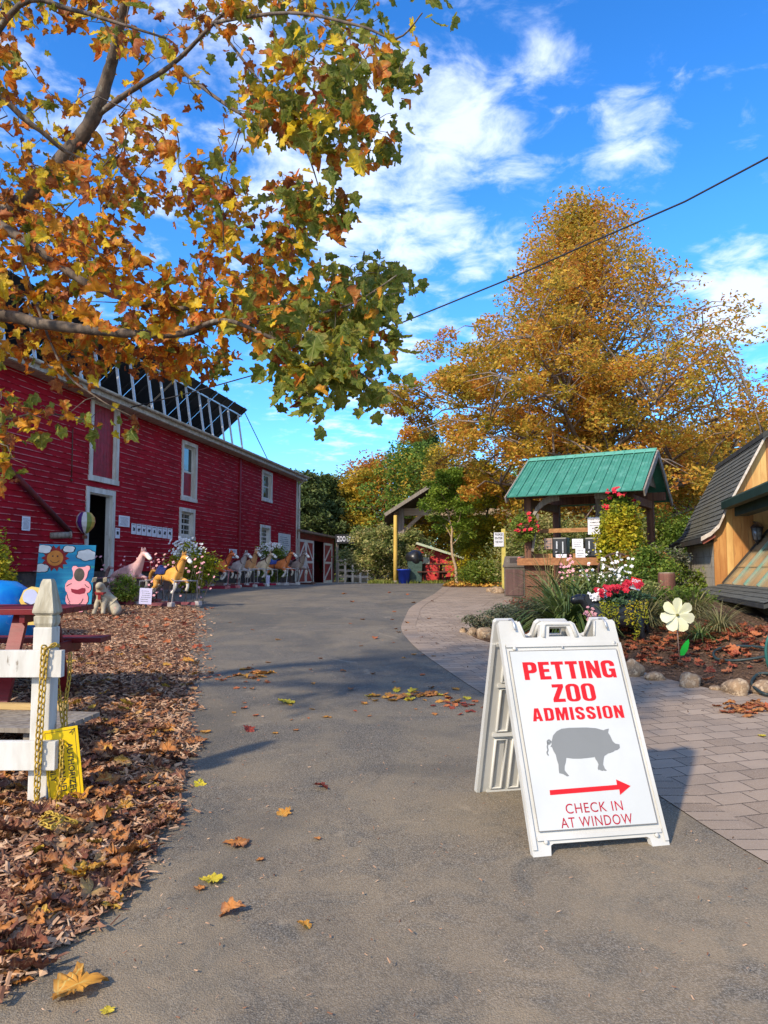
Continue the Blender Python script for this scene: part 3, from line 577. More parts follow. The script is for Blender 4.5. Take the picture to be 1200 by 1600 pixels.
# hot air balloon ornament on the door frame
M = wallframe(124, 816, .15); bl = thing('balloon_ornament', 'striped hot air balloon ornament hanging left of the barn door', 'ornament', M.translation)
mb = MB(); cols_ = [(.45, .03, .03), (.75, .73, .7), (.10, .03, .2), (.75, .73, .7), (.2, .25, .05), (.6, .4, .08)]
for k in range(12):
    a0, a1 = 2 * PI * k / 12, 2 * PI * (k + 1) / 12; mb.cur = k % 6; pr = [(.02, .26), (.14, .23), (.22, .12), (.24, 0), (.2, -.12), (.1, -.24), (.05, -.28)]
    for (r0, z0), (r1, z1) in zip(pr[:-1], pr[1:]): mb.add([(r0 * math.cos(a0), r0 * math.sin(a0), z0), (r0 * math.cos(a1), r0 * math.sin(a1), z0), (r1 * math.cos(a1), r1 * math.sin(a1), z1), (r1 * math.cos(a0), r1 * math.sin(a0), z1)], [(3, 2, 1, 0)])
mb.build('envelope', [mat('balloon%d' % i, c, rough=.5) for i, c in enumerate(cols_)], bl); mb = MB(); mb.box((0, 0, -.37), (.09, .09, .08)); mb.tube([(.04, 0, -.33), (.05, 0, -.27)], .006, 5); mb.tube([(-.04, 0, -.33), (-.05, 0, -.27)], .006, 5); mb.build('basket', BROWNW, bl)
mb = MB(); mb.tube([(0, 0, .25), (0, 0, .5)], .005, 5); mb.tube([(0, 0, .5), tuple(-BN * .15 + Vector((0, 0, .5)))], .008, 5); mb.build('hanger', INK, bl)
# ================================================================ RED SHED at the barn's far end
SH0 = bx_(SE + .1, 0, -.1); sd2 = Vector((.155, 1, 0)).normalized(); sn2 = Vector((sd2.y, -sd2.x, 0))
def sh(s, z, o=0): return SH0 + sd2 * s + sn2 * o + Vector((0, 0, z))
def s_sh(px): t = (px - 600) / F; return (t * SH0.y - SH0.x) / (sd2.x - t * sd2.y)
shed = thing('red_shed', 'low red shed with white braced double doors beyond the barn', 'shed', SH0 + Vector((0, 0, .8)))
SL = s_sh(522); zt = 1.45 + 60 * SH0.y / F
def sbx(mb, s0, s1, z0, z1, o0, o1):
    vs = [sh(s, z, o) for z in (z0, z1) for s, o in ((s0, o0), (s1, o0), (s1, o1), (s0, o1))]; mb.add(vs, [(0, 3, 2, 1), (4, 5, 6, 7), (0, 1, 5, 4), (1, 2, 6, 5), (2, 3, 7, 6), (3, 0, 4, 7)])
da, dc = s_sh(489), s_sh(505); d0 = s_sh(463.5); d1 = s_sh(518)
mb = MB(); sbx(mb, 0, d0, .6, zt, 0, -.1); sbx(mb, d1, SL, .6, zt, 0, -.1); sbx(mb, d0, d1, zt - .28, zt, 0, -.1); sbx(mb, 0, SL, .6, zt, -4, -4.1); sbx(mb, SL - .1, SL, .6, zt, -.1, -4); mb.build('wall', RED, shed, True)
mb = MB(); sbx(mb, 0, SL - .1, .62, .66, -.11, -3.9); mb.build('floor', DARK, shed, True)
mb = MB(); sbx(mb, -.2, SL + 1.2, zt + .01, zt + .11, .35, -4.3); mb.build('roof', mat('shed_roof', (.30, .22, .15), (.18, .13, .1), sc=4, rough=.9), shed, True)
def sdoor(s0, s1, nx):
    mb = MB(); sbx(mb, s0, s1, .72, zt - .3, .03, -.01); d = mb.build('door', MC['hay_door_red'], shed, True); mb = MB(); w = (s1 - s0) / nx; z0, z1, tt = .74, zt - .32, .09 * (s1 - s0) / nx
    tt = min(tt * 1.8, .16); zm = (z0 + z1) / 2
    for i in range(nx):
        a = s0 + i * w; c = a + w
        for q in ((a, a + tt, z0, z1), (c - tt, c, z0, z1), (a + tt, c - tt, z0, z0 + .13), (a + tt, c - tt, z1 - .13, z1), (a + tt, c - tt, zm - .06, zm + .06)): sbx(mb, *q, .06, .031)
        for (pa, pb) in (((a + tt, z0 + .13), (c - tt, zm - .06)), ((a + tt, zm + .06), (c - tt, z1 - .13))):
            if i % 2: pa, pb = (pa[0], pb[1]), (pb[0], pa[1])
            mb.bar(sh(pa[0], pa[1], .044), sh(pb[0], pb[1], .044), .03, .11)
    mb.build('trim', WHITE, d, True)
sdoor(d0 + .02, da, 2); sdoor(dc, d1 - .02, 1)
# ================================================================ A-FRAME SIGN
PLAS = mat('sign_plastic', (.55, .535, .495), (.48, .465, .42), sc=3, rough=.45, bmp=.05, wear=(.5, .45, .38), wsc=16, wr=(.64, .72)); SFACE = mat('sign_face', (.535, .54, .52), (.49, .495, .475), sc=2, rough=.35)
SRED = mat('sign_red', (.62, .008, .012), (.58, .008, .012), rough=.45); SGREY = mat('sign_grey', (.20, .205, .20), (.19, .195, .19), rough=.5)
fl, fr_ = G(846, 1341), G(1036, 1324); ux = (fr_ - fl); ux.z = 0; wS = ux.length + .075; ux.normalize(); ctr = (fl + fr_) / 2; hb = Vector((-ux.y, ux.x, 0))   # hb points away from the camera
topd = None; best = None
for k in range(10, 60):                              # lean that puts the top edge where it is seen
    q = ctr + hb * (k * .01)
    for h in range(90, 130):
        w = q + Vector((0, 0, h * .01)); v = w - Vector((0, 0, CZ)); yy = v.y * math.cos(TH) + v.z * math.sin(TH); zz = -v.y * math.sin(TH) + v.z * math.cos(TH)
        px, py = 600 + F * v.x / yy, 800 - F * zz / yy; e = (px - 870) ** 2 + (py - 969) ** 2
        if best is None or e < best[0]: best = (e, k * .01, h * .01)
lean, ht = best[1], best[2]; print('SIGN', wS, lean, ht, ctr)
sign = thing('sandwich_board', 'white plastic A-frame board reading petting zoo admission with grey pig', 'sign', ctr + hb * lean)
up = (hb * lean + Vector((0, 0, ht))); HS = up.length; up.normalize(); nf = ux.cross(up)     # nf faces the camera
FM = frame(ctr - up * 0, ux, up)
def board(name, M, back=False):
    w = wS / 2; H = HS; cx = lambda a: a * w
    mb = MB()
    # outline with feet, raised corner ears and the handle
    out = [(-w, 0), (-w + .085, 0), (-w + .092, .045), (-w + .105, .052), (w - .105, .052), (w - .092, .045), (w - .085, 0), (w, 0), (w - .010, H - .012), (w - .020, H), (w - .115, H), (w - .135, H - .085), (w - .15, H - .092),
           (.125, H - .092), (.112, H - .082), (.096, H - .020), (.078, H - .006), (-.078, H - .006), (-.096, H - .020), (-.112, H - .082), (-.125, H - .092), (-w + .15, H - .092), (-w + .135, H - .085), (-w + .115, H), (-w + .020, H), (-w + .010, H - .012)]
    hole_ = [(-.060, H - .088), (-.048, H - .034), (.048, H - .034), (.060, H - .088)]
    from mathutils.geometry import tessellate_polygon
    n = len(out); k = 4; allp = out + hole_
    tri = tessellate_polygon([[Vector((x, y, 0)) for x, y in out], [Vector((x, y, 0)) for x, y in hole_[::-1]]]); idx = list(range(n)) + [n + 3, n + 2, n + 1, n]
    T = .030; vs = [(x, y, 0) for x, y in allp] + [(x, y, -T) for x, y in allp]; m = len(allp); fs = []
    for t3 in tri:
        a, b, c = [idx[i] for i in t3]; A, B, C_ = allp[a], allp[b], allp[c]
        if (B[0] - A[0]) * (C_[1] - A[1]) - (B[1] - A[1]) * (C_[0] - A[0]) < 0: a, c = c, a
        fs += [(a, b, c), (m + c, m + b, m + a)]
    fs += [(i, m + i, m + (i + 1) % n, (i + 1) % n) for i in range(n)] + [(n + i, n + (i + 1) % k, m + n + (i + 1) % k, m + n + i) for i in range(k)]
    mb.add(vs, fs, M)
    e = .012                                          # raised rims
    for a, b in (((-w + .012, .03), (-w + .016, H - .13)), ((w - .012, .03), (w - .016, H - .13)), ((-w + .03, .075), (w - .03, .075)), ((-w + .03, H - .135), (w - .03, H - .135))):
        mb.bar(M @ Vector((a[0], a[1], .002)), M @ Vector((b[0], b[1], .002)), .018, .014, up=tuple(M.to_3x3() @ Vector((0, 0, 1))))
    hm = [(-.092, H - .092), (-.078, H - .028), (-.064, H - .019), (.064, H - .019), (.078, H - .028), (.092, H - .092)]
    mb.tube([M @ Vector((x, y, 0)) for x, y in hm], .011, 8)
    for sgn in (-1, 1): mb.tube([M @ Vector((sgn * (w - .122), H - .006, 0)), M @ Vector((sgn * (w - .143), H - .088, 0))], .006, 8)
    if back:                                          # moulded ribs of the inner side
        for x0 in (-.22, -.12, -.02, .08, .18):
            for y0, y1 in ((.12, .42), (.47, .72), (.76, H - .2)):
                pts = [(x0 - .03, y0), (x0 + .03, y0), (x0 + .03, y1), (x0 - .03, y1), (x0 - .03, y0)]; mb.tube([M @ Vector((x, y, .004)) for x, y in pts], .009, 6, cap=False)
        for y0 in (.10, .45, .74): mb.bar(M @ Vector((-w + .06, y0, .004)), M @ Vector((w - .06, y0, .004)), .02, .02)
    return mb.build(name, PLAS, sign, True)
fp = board('front_board', FM)
rfoot = G(757, 1231); dd = (rfoot - (ctr - ux * wS / 2)).dot(hb); dd = dd * .88; print('spread', dd, lean)
bup = (hb * (lean - dd) + Vector((0, 0, ht - .055 * dd * .5))); topc = ctr + up * HS; rb = topc - bup.normalized() * HS - nf * .0 + hb * .045
FMB = frame(rb, ux, bup)                              # its z also faces the camera: the ribbed inner side
FMB = frame(rb + hb * .0, ux, bup); bp = board('rear_board', FMB, True)
x0, x1, y0, y1 = -wS / 2 + .042, wS / 2 - .042, .105, HS - .165
mb = MB(); mb.box(((x0 + x1) / 2, (y0 + y1) / 2, .006), (x1 - x0, y1 - y0, .008), FM); face = mb.build('sign_face', SFACE, fp, True)
mb = MB(); e = .0022
for q in (((x0, y0), (x0, y1)), ((x1, y0), (x1, y1)), ((x0, y0), (x1, y0)), ((x0, y1), (x1, y1))): mb.bar(FM @ Vector((q[0][0], q[0][1], .0105)), FM @ Vector((q[1][0], q[1][1], .0105)), .003, .001, up=tuple(nf))
mb.build('seam', mat('seam', (.22, .20, .18), rough=.9), face, True)
def sp2(X, Y):                                        # zoomed photo position on the board to board coordinates
    r = ray(720 + X * .3, 940 + Y * .3); o_ = Vector((0, 0, CZ)); den = r.dot(nf); t = (FM.translation - o_).dot(nf) / den; p = FM.inverted() @ (o_ + r * t); return (p.x, p.y)
# heavy condensed capitals drawn as outlines on a 6 x 10 cell: outer outline, holes
def arcp(cx, cy, rx, ry, a0, a1, n=8): return [(cx + rx * math.cos(R(a0 + (a1 - a0) * i / n)), cy + ry * math.sin(R(a0 + (a1 - a0) * i / n))) for i in range(n + 1)]
def ring(w=5.4, s=1.9):
    o = arcp(w - 2.2, 7.8, 2.2, 2.2, 0, 90) + arcp(2.2, 7.8, 2.2, 2.2, 90, 180) + arcp(2.2, 2.2, 2.2, 2.2, 180, 270) + arcp(w - 2.2, 2.2, 2.2, 2.2, 270, 360)
    k = (w - 2 * s) / 2; i = arcp(w / 2, 7.9, k, k, 0, 180) + arcp(w / 2, 2.1, k, k, 180, 360); return [o, i]
CAPS = {'P': (5.2, [[(0, 0), (1.9, 0), (1.9, 3.7), (3.0, 3.7)] + arcp(3.2, 5.7, 2.0, 2.0, -90, 0, 5) + arcp(3.2, 8, 2.0, 2.0, 0, 90, 5) + [(0, 10)], [(1.9, 5.4), (2.7, 5.4), (3.2, 5.9), (3.2, 7.9), (2.7, 8.4), (1.9, 8.4)]]),
 'E': (4.3, [[(0, 0), (4.3, 0), (4.3, 1.8), (1.9, 1.8), (1.9, 4.2), (4.0, 4.2), (4.0, 5.9), (1.9, 5.9), (1.9, 8.2), (4.3, 8.2), (4.3, 10), (0, 10)]]),
 'T': (4.8, [[(1.45, 0), (3.35, 0), (3.35, 8.2), (4.8, 8.2), (4.8, 10), (0, 10), (0, 8.2), (1.45, 8.2)]]), 'I': (1.9, [[(0, 0), (1.9, 0), (1.9, 10), (0, 10)]]),
 'N': (5.2, [[(0, 0), (1.7, 0), (1.7, 5.2), (3.4, 0), (5.2, 0), (5.2, 10), (3.5, 10), (3.5, 5.0), (1.8, 10), (0, 10)]]), 'Z': (4.8, [[(0, 0), (4.8, 0), (4.8, 1.8), (2.2, 1.8), (4.8, 8.4), (4.8, 10), (.3, 10), (.3, 8.2), (2.6, 8.2), (0, 1.7)]]),
 'O': (5.4, ring()), 'A': (5.6, [[(0, 0), (1.9, 0), (2.15, 1.8), (3.45, 1.8), (3.7, 0), (5.6, 0), (4.0, 10), (1.6, 10)], [(2.35, 3.4), (3.25, 3.4), (2.8, 7.6)]]),
 'D': (5.2, [[(0, 0), (3.0, 0)] + arcp(3.0, 2.2, 2.2, 2.2, -90, 0, 5) + arcp(3.0, 7.8, 2.2, 2.2, 0, 90, 5) + [(0, 10)], [(1.9, 1.7), (2.7, 1.7), (3.3, 2.4), (3.3, 7.6), (2.7, 8.3), (1.9, 8.3)]]),
 'M': (6.8, [[(0, 0), (1.7, 0), (1.7, 6.0), (2.8, 0), (4.0, 0), (5.1, 6.0), (5.1, 0), (6.8, 0), (6.8, 10), (4.5, 10), (3.4, 4.6), (2.3, 10), (0, 10)]]),
 'G': (5.4, [arcp(3.2, 7.8, 2.2, 2.2, 0, 90) + arcp(2.2, 7.8, 2.2, 2.2, 90, 180) + arcp(2.2, 2.2, 2.2, 2.2, 180, 270) + [(3.6, .2), (3.9, .9), (4.1, 0), (5.4, 0), (5.4, 5.2), (2.9, 5.2), (2.9, 3.7), (3.55, 3.7), (3.55, 2.4), (3.2, 1.7), (2.3, 1.7), (1.9, 2.4), (1.9, 7.7), (2.3, 8.3), (3.1, 8.3), (3.5, 7.8), (3.5, 6.6), (5.4, 6.6)]]),
 'S': (5.0, [[(3.2, 7.0), (5.0, 7.0), (5.0, 8.2), (4.4, 9.5), (3.2, 10), (1.8, 10), (.6, 9.5), (0, 8.2), (0, 6.6), (.5, 5.5), (2.9, 3.5), (3.1, 2.9), (3.1, 2.1), (2.5, 1.6), (2.1, 1.9), (1.9, 2.4), (1.9, 3.4), (0, 3.4), (0, 2.0), (.6, .6), (1.8, 0), (3.2, 0), (4.4, .6), (5.0, 2.0), (5.0, 3.4), (4.5, 4.6), (2.1, 6.6), (1.9, 7.1), (1.9, 7.9), (2.4, 8.4), (2.9, 8.1), (3.2, 7.6)]])}
def caps(word, tl, tr, bl, m, gap=.75):               # corners given as seen on the board; flat letters on its face
    from mathutils.geometry import tessellate_polygon
    A, B, C_ = sp2(*tl), sp2(*tr), sp2(*bl); ym = (A[1] + B[1]) / 2; h = ym - C_[1]; W_ = B[0] - A[0]; xA = (A[0] + C_[0]) / 2 if abs(A[0] - C_[0]) < .03 else A[0]; W_ = B[0] - xA
    tw_ = sum(CAPS[ch][0] for ch in word) + gap * (len(word) - 1); k = W_ / tw_; x = xA
    for ch in word:
        w, polys = CAPS[ch]; vs = []; 
        for p in polys: vs += [(x + a * k, C_[1] + b * h / 10, .0112) for a, b in p]
        q = [(polys[0])] + [p[::-1] for p in polys[1:]]; idx = []; b0 = 0
        for n_, p in enumerate(polys): ii = list(range(b0, b0 + len(p))); idx += ii if n_ == 0 else ii[::-1]; b0 += len(p)
        fs = []
        for t3 in tessellate_polygon([[Vector((a, b, 0)) for a, b in p] for p in q]):
            a, b, c_ = [idx[i] for i in t3]; P_, Q_, R_ = vs[a], vs[b], vs[c_]
            fs.append((a, b, c_) if (Q_[0] - P_[0]) * (R_[1] - P_[1]) - (Q_[1] - P_[1]) * (R_[0] - P_[0]) > 0 else (a, c_, b))
        MB().add(vs, fs, FM).build('letter', m, fp, True); x += (w + gap) * k
caps('PETTING', (318, 326), (786, 302), (330, 412), SRED); caps('ZOO', (466, 438), (684, 424), (478, 527), SRED); caps('ADMISSION', (366, 565), (832, 537), (370, 627), SRED, 1.25)
SCR = mat('sign_crimson', (.42, .006, .03))
def ltext(body, l, r_, t_, b_, off=.0, sp_c=1.1):
    a, b, c_, d_ = sp2(*l), sp2(*r_), sp2(*t_), sp2(*b_); textmesh(body, 'lettering', FM @ Matrix.Translation(((a[0] + b[0]) / 2, (c_[1] + d_[1]) / 2, .0112)), SCR, fp, b[0] - a[0], c_[1] - d_[1], off, 0, spacing=sp_c)
ltext('CHECK IN', (540, 1075), (836, 1062), (690, 1046), (690, 1098)); ltext('AT WINDOW', (516, 1155), (888, 1130), (700, 1116), (700, 1170))
pig = [(468, 735), (476, 700), (495, 678), (520, 665), (560, 660), (650, 658), (700, 662), (738, 673), (748, 668), (766, 664), (762, 685), (772, 700), (786, 730), (800, 742), (821, 746), (823, 764), (812, 774), (797, 778), (790, 784), (775, 790), (762, 793), (752, 800), (743, 806), (739, 822), (736, 850), (745, 872), (756, 882), (745, 884), (738, 880), (736, 884), (724, 882), (718, 877), (712, 880), (708, 870), (712, 850), (706, 836), (696, 822), (693, 812), (660, 816), (620, 820), (580, 820), (545, 816), (542, 840), (536, 860), (536, 880), (548, 896), (560, 910), (548, 912), (536, 905), (528, 900), (518, 898), (508, 896), (506, 880), (504, 850), (496, 826), (490, 800), (478, 780), (470, 760), (462, 758), (468, 748)]
def decal(name, pts, m, par=fp, z=.0112):
    pl = [sp2(*p) for p in pts]; n = len(pl); mb = MB(); mb.add([(a, b, z) for a, b in pl], tess(pl), FM); return mb.build(name, m, par, True)
decal('pig_silhouette', pig, SGREY)
mb = MB(); tl = [(468, 735), (456, 722), (446, 728), (447, 742), (458, 745), (462, 732), (450, 735), (446, 760), (450, 775), (444, 790), (452, 804)]; tl = [FM @ Vector((*sp2(*p), .0112)) for p in tl]
for a, b in zip(tl[:-1], tl[1:]): mb.bar(a, b, .006, .0006, up=tuple(nf))
mb.build('pig_tail', SGREY, fp, True)
decal('arrow', [(458, 984), (808, 956), (803, 928), (879, 962), (824, 1009), (820, 980), (461, 1010)], SRED)
for sgn, px in ((-1, -wS / 2 + .09), (1, wS / 2 - .07)):
    mb = MB(); c = FM @ Vector((px, HS - .005, .0)); mb.tube([c - hb * .01 - up * .045 + nf * .008, c + nf * .012 - up * .01, c + up * .012 + hb * .01, c + hb * .05 + up * .005], .006, 6); mb.build('hinge_clip', METAL, fp, True)
mb = MB(); mb.tube([FM @ Vector((.0, HS - .148, .0)), FM @ Vector((.0, HS - .148, .008))], .006, 8); mb.build('screw', METAL, fp, True)
for p in ((-wS / 2 + .075, HS - .15), (wS / 2 - .045, HS - .13), (-wS / 2 + .07, .06), (wS / 2 - .055, .055)): mb = MB(); mb.tube([FM @ Vector((p[0], p[1], 0)), FM @ Vector((p[0], p[1], .010))], .010, 10); mb.build('bolt', PLAS, fp, True)
# ================================================================ LEFT FENCE, CHAIN, CAUTION TAG
pb = G(68, 1262); FY = pb.y; pw2 = .098; pb.x = P(66, 1000, FY).x; zt2 = P(75, 990, FY).z; ztop = P(78, 905, FY).z
fen = thing('rail_fence', 'peeling white rail fence with pointed post at left edge', 'fence', (pb.x, FY, pb.z))
mb = MB(); mb.box((pb.x, FY + pw2 / 2, (pb.z - .1 + ztop - .25) / 2), (pw2, pw2, ztop - .25 - pb.z + .1), bev=.006)
post = mb.build('post', WHITEW, fen, True); mb = MB(); zc = ztop - .25; h_ = pw2 / 2
def sq(r, z): return [(pb.x - r, FY + h_ - r, z), (pb.x + r, FY + h_ - r, z), (pb.x + r, FY + h_ + r, z), (pb.x - r, FY + h_ + r, z)]
prof = [(h_ * .82, zc), (h_ * .98, zc + .02), (h_ * 1.0, zc + .055), (h_ * .86, zc + .06), (h_ * 1.12, zc + .075), (h_ * 1.12, zc + .085), (h_ * .55, zc + .235), (h_ * .42, zc + .25)]
vs = []; fs = []
for i, (r, z) in enumerate(prof):
    vs += sq(r, z)
    if i: b = (i - 1) * 4; fs += [(b + k, b + (k + 1) % 4, b + 4 + (k + 1) % 4, b + 4 + k) for k in range(4)]
fs += [tuple(len(vs) - 4 + k for k in range(4)), (3, 2, 1, 0)]; mb.add(vs, fs); mb.build('finial', mat('bare_post_top', (.46, .42, .32), (.30, .26, .18), sc=18, rough=.85, bmp=.5, bs=60, sc3=(1, 1, .2), wear=(.6, .58, .52), wsc=7, wr=(.5, .6)), post, True)
for (pa, pb_, xr_) in ((1016, 1058, 100), (1158, 1203, 95)):
    za, zb_ = P(60, pa, FY - .03).z, P(60, pb_, FY - .03).z; xe = P(xr_, 1000, FY - .02).x; mb = MB(); L_ = 4.2; mb.box((xe - L_ / 2, FY - .022, (za + zb_) / 2), (L_, .042, za - zb_), bev=.003); mb.build('rail', WHITEW, fen, True)
mb = MB(); mb.box((pb.x - 2.9, FY + .07, pb.z + .45), (.13, .13, 1.1)); mb.build('post', WHITEW, fen, True)
CHY = mat('chain_yellow', (.50, .33, .045), (.36, .22, .03), sc=30, rough=.45, wear=(.18, .13, .05), wsc=25)
def chain(name, label, path, pitch=.030, r=.0042, wl=.010):
    pts = [Vector(p) for p in path]; out = [pts[0]]
    cum = [0]
    for a, b in zip(pts[:-1], pts[1:]): cum.append(cum[-1] + (b - a).length)
    n = int(cum[-1] / pitch); mb = MB()
    for i in range(n):
        t = (i + .5) * pitch; j = max(k for k in range(len(cum)) if cum[k] <= t); j = min(j, len(pts) - 2); a, b = pts[j], pts[j + 1]; c = a.lerp(b, (t - cum[j]) / max(1e-6, (b - a).length)); d = (b - a).normalized()
        sdv = d.cross(Vector((.3, .9, .2))).normalized(); 
        if i % 2: sdv = d.cross(sdv).normalized()
        hl = pitch * .5 + r * .6; ring = [c + d * (math.sin(q) * (hl if abs(math.sin(q)) > .99 else hl * .93)) + sdv * (math.cos(q) * wl) for q in np.linspace(0, 2 * PI, 11)]
        ring = []
        for q in range(10):
            an = 2 * PI * q / 10; cx_, sy_ = math.cos(an), math.sin(an); ring.append(c + d * ((hl - wl) * (1 if sy_ > 0 else -1) * (1 if abs(sy_) > .01 else 0) + sy_ * wl) + sdv * cx_ * wl)
        ring.append(ring[0]); mb.tube(ring, r, 5, cap=False)
    o = mb.build(name, CHY); o.location = (0, 0, 0); return tag(o, label, 'chain')
yf = FY - .06
def pf(px, py, d=None): return P(px, py, d or yf)
gl = lambda px, py, dz=.02: G(px, py) + Vector((0, 0, dz))
chain('plastic_chain', 'faded yellow chain looped over the fence rail, hanging in front of the post', [pf(78, 1012, FY - .01), pf(67, 1011, yf), pf(66, 1030), pf(63, 1090), pf(58, 1160), pf(56, 1230), pf(57, 1275), gl(62, 1290), gl(75, 1300, .09), gl(95, 1312, .10), gl(62, 1322, .10), gl(80, 1330, .10), gl(98, 1318, .11), gl(115, 1316, .09), pf(124, 1300, FY + .05), pf(124, 1240, FY + .04)])
chain('plastic_chain', 'second yellow chain strand right beside the first, wound round the post', [pf(92, 1008, FY + .1), pf(84, 1008, FY - .03), pf(74, 1013, yf), pf(71, 1040), pf(67, 1100), pf(63, 1170), pf(60, 1230), gl(58, 1262)])
chain('plastic_chain', 'yellow chain hanging free right of the post behind the caution tag', [pf(90, 1060, FY + .15), pf(93, 1090, FY + .13), pf(98, 1130, FY + .1), pf(97, 1170, FY - .03), pf(95, 1220, FY - .03), pf(90, 1250, FY + .0), gl(88, 1275)])
chain('plastic_chain', 'short yellow chain hooked from the fence end above the caution tag', [pf(110, 1020, FY + .2), pf(108, 1060, FY + .18), pf(102, 1100, FY + .14), pf(103, 1142, FY + .1)])
YEL = mat('tag_yellow', (.78, .52, .008), (.72, .46, .008), sc=4, rough=.4)
TG = frame(pf(98, 1195, FY + .07), P(118, 1240, FY + .07) - P(104, 1150, FY + .07), P(70, 1200, FY + .09) - P(110, 1196, FY + .07) + Vector((0, 0, 0)))
TG = frame(pf(99, 1193, FY + .015), (.13, 0, -1), (1, .22, .1))
tgt = thing('caution_tag', 'bright yellow plastic caution tag hanging sideways from the chain', 'sign', TG.translation)
mb = MB(); mb.box((0, 0, 0), (.36, .17, .004), TG, bev=.0015); tb = mb.build('panel', YEL, tgt, True); TGI = TG
def tgt_text(b, x, y, w, h, o=.01): textmesh(b, 'lettering', TG @ Matrix.Translation((x, y, .003)), INK, tgt, w, h, o, 0)
tgt_text('AUTHORIZED', .03, .038, .26, .030); tgt_text('PERSONNEL', .03, -.008, .24, .030); tgt_text('ONLY', .03, -.052, .11, .028)
mb = MB()
for q in (((-.165, .07), (.165, .07)), ((-.165, -.075), (.165, -.075)), ((-.165, .07), (-.165, -.075)), ((.165, .07), (.165, -.075))): mb.bar(TG @ Vector((*q[0], .0026)), TG @ Vector((*q[1], .0026)), .002, .0004, up=tuple(TG.to_3x3() @ Vector((0, 0, 1))))
mb.build('border_line', INK, tb, True)
mb = MB(); mb.tube([TG @ Vector((-.17, .07, .004)), TG @ Vector((-.15, .045, .012)), TG @ Vector((-.16, .08, -.02))], .002, 5); mb.build('cable_tie', INK, tgt, True)
mb = MB(); mb.tube([TG @ Vector((.17, .07, .004)), TG @ Vector((.165, .02, .012)), TG @ Vector((.18, .05, -.02))], .002, 5); mb.build('cable_tie', INK, tgt, True)
# ================================================================ PICNIC TABLE (red), low slatted bench
PRED = mat('table_red', (.20, .015, .016), (.13, .010, .012), sc=8, rough=.42, sc3=(.15, 1, 1), bmp=.12, wear=(.12, .03, .03), wsc=10)
def picnic(name, label, loc, rz, L_=1.9, m=PRED, group=None):
    t = thing(name, label, 'picnic table', loc, rz, group)
    mb = MB()
    for i in range(5): mb.box((0, -.32 + i * .16, .75), (L_, .15, .042), bev=.004)
    mb.build('tabletop', m, t)
    for sgn in (-1, 1):
        mb = MB()
        for i in range(2): mb.box((0, sgn * (.66 + i * .15), .455), (L_, .142, .042), bev=.004)
        mb.build('bench_seat', m, t)
        x = sgn * (L_ / 2 - .3)
        for q in (-1, 1): mb = MB(); mb.bar((x, q * .28, .72), (x, q * .62, .0), .04, .10, up=(1, 0, 0)); mb.build('leg', m, t)
        mb = MB(); mb.box((x + .041, 0, .41), (.038, 1.62, .095)); mb.build('crossbeam', m, t); mb = MB(); mb.box((x + .041, 0, .70), (.038, .74, .06)); mb.build('cleat', m, t)
    return t
px_ = P(128, 968, 5.9).x; picnic('picnic_table', 'dark red wooden picnic table behind the white fence post', (px_ - .95, 5.75, Z(px_ - .9, 5.9) + .02), R(3))
bt = P(122, 1132, 4.75); bz = Z(bt.x, bt.y); lb = thing('slatted_bench', 'low weathered slatted bench between the fence rails', 'bench', (bt.x - .7, 4.85, bz)); hb_ = max(.2, P(100, 1128, 4.75).z - bz)
lb.rotation_euler = (0, 0, R(-6)); mb = MB()
for i in range(5): mb.box((0, -.22 + i * .11, hb_ - .02), (1.4, .098, .028))
mb.build('seat', GREYW, lb); mb = MB(); mb.box((-.1, .30, hb_ + .015), (1.1, .045, .04)); mb.build('edge_rail', wood('fresh_timber', (.55, .38, .16), (.42, .28, .12), axis='x'), lb)
for x in (-.5, .5):
    for y in (-.2, .2): mb = MB(); mb.box((x, y, hb_ / 2 - .02), (.07, .05, hb_ - .04)); mb.build('leg', GREYW, lb)
# ================================================================ PAINTED FIGURES
# blue dome
c = P(0, 965, 9.3); gz = Z(c.x, c.y); dome = thing('painted_dome', 'big bright blue painted dome with white splashes behind the red table', 'sculpture', (c.x - .05, c.y, gz)); DH = P(0, 906, 9.3).z - gz
DB = mat('dome_blue', (.005, .13, .50), (.01, .22, .55), sc=3.5, rough=.35, kind='Object', wear=(.62, .72, .85), wsc=5.5, wr=(.60, .66))
mb = MB(); r_ = P(56, 950, 9.3).x - c.x; mb.lathe([(r_ * 1.0, -.02), (r_ * 1.02, DH * .4), (r_ * .97, DH * .62), (r_ * .80, DH * .85), (r_ * .5, DH * .97), (.01, DH)], 40); sh_ = mb.build('shell', DB, dome)
mb = MB(); fc = [(0, 0), (.06, .16), (.17, .22), (.28, .20), (.34, .08), (.34, -.38), (.12, -.38), (.1, -.2)]; mb.prism(fc, .05, frame((r_ * .86, -r_ * .42, DH * .66), (1, .25, 0), (0, 0, 1)) @ Matrix.Scale(.78, 4)); mb.build('face_panel', mat('face_yellow', (.75, .50, .10), (.7, .55, .2), sc=5), dome)
mb = MB(); mb.prism([(.07 + .11 * math.cos(a), .06 + .12 * math.sin(a)) for a in np.linspace(0, 2 * PI, 20)[:-1]], .01, frame((r_ * .86 + .07, -r_ * .42 + .015, DH * .66), (1, .25, 0), (0, 0, 1)) @ Matrix.Scale(.78, 4), z0=.051); mb.build('eye', mat('eye_lilac', (.55, .58, .75), (.5, .52, .7)), dome)
mb = MB(); mb.bar(frame((r_ * .86 + .07, -r_ * .42 + .015, DH * .66), (1, .25, 0), (0, 0, 1)) @ Vector((.0, -.02, .07)), frame((r_ * .86 + .07, -r_ * .42 + .015, DH * .66), (1, .25, 0), (0, 0, 1)) @ Vector((.16, -.1, .07)), .03, .01); mb.build('mouth_line', mat('navy', (.01, .012, .06), (.015, .02, .08), rough=.5), dome)
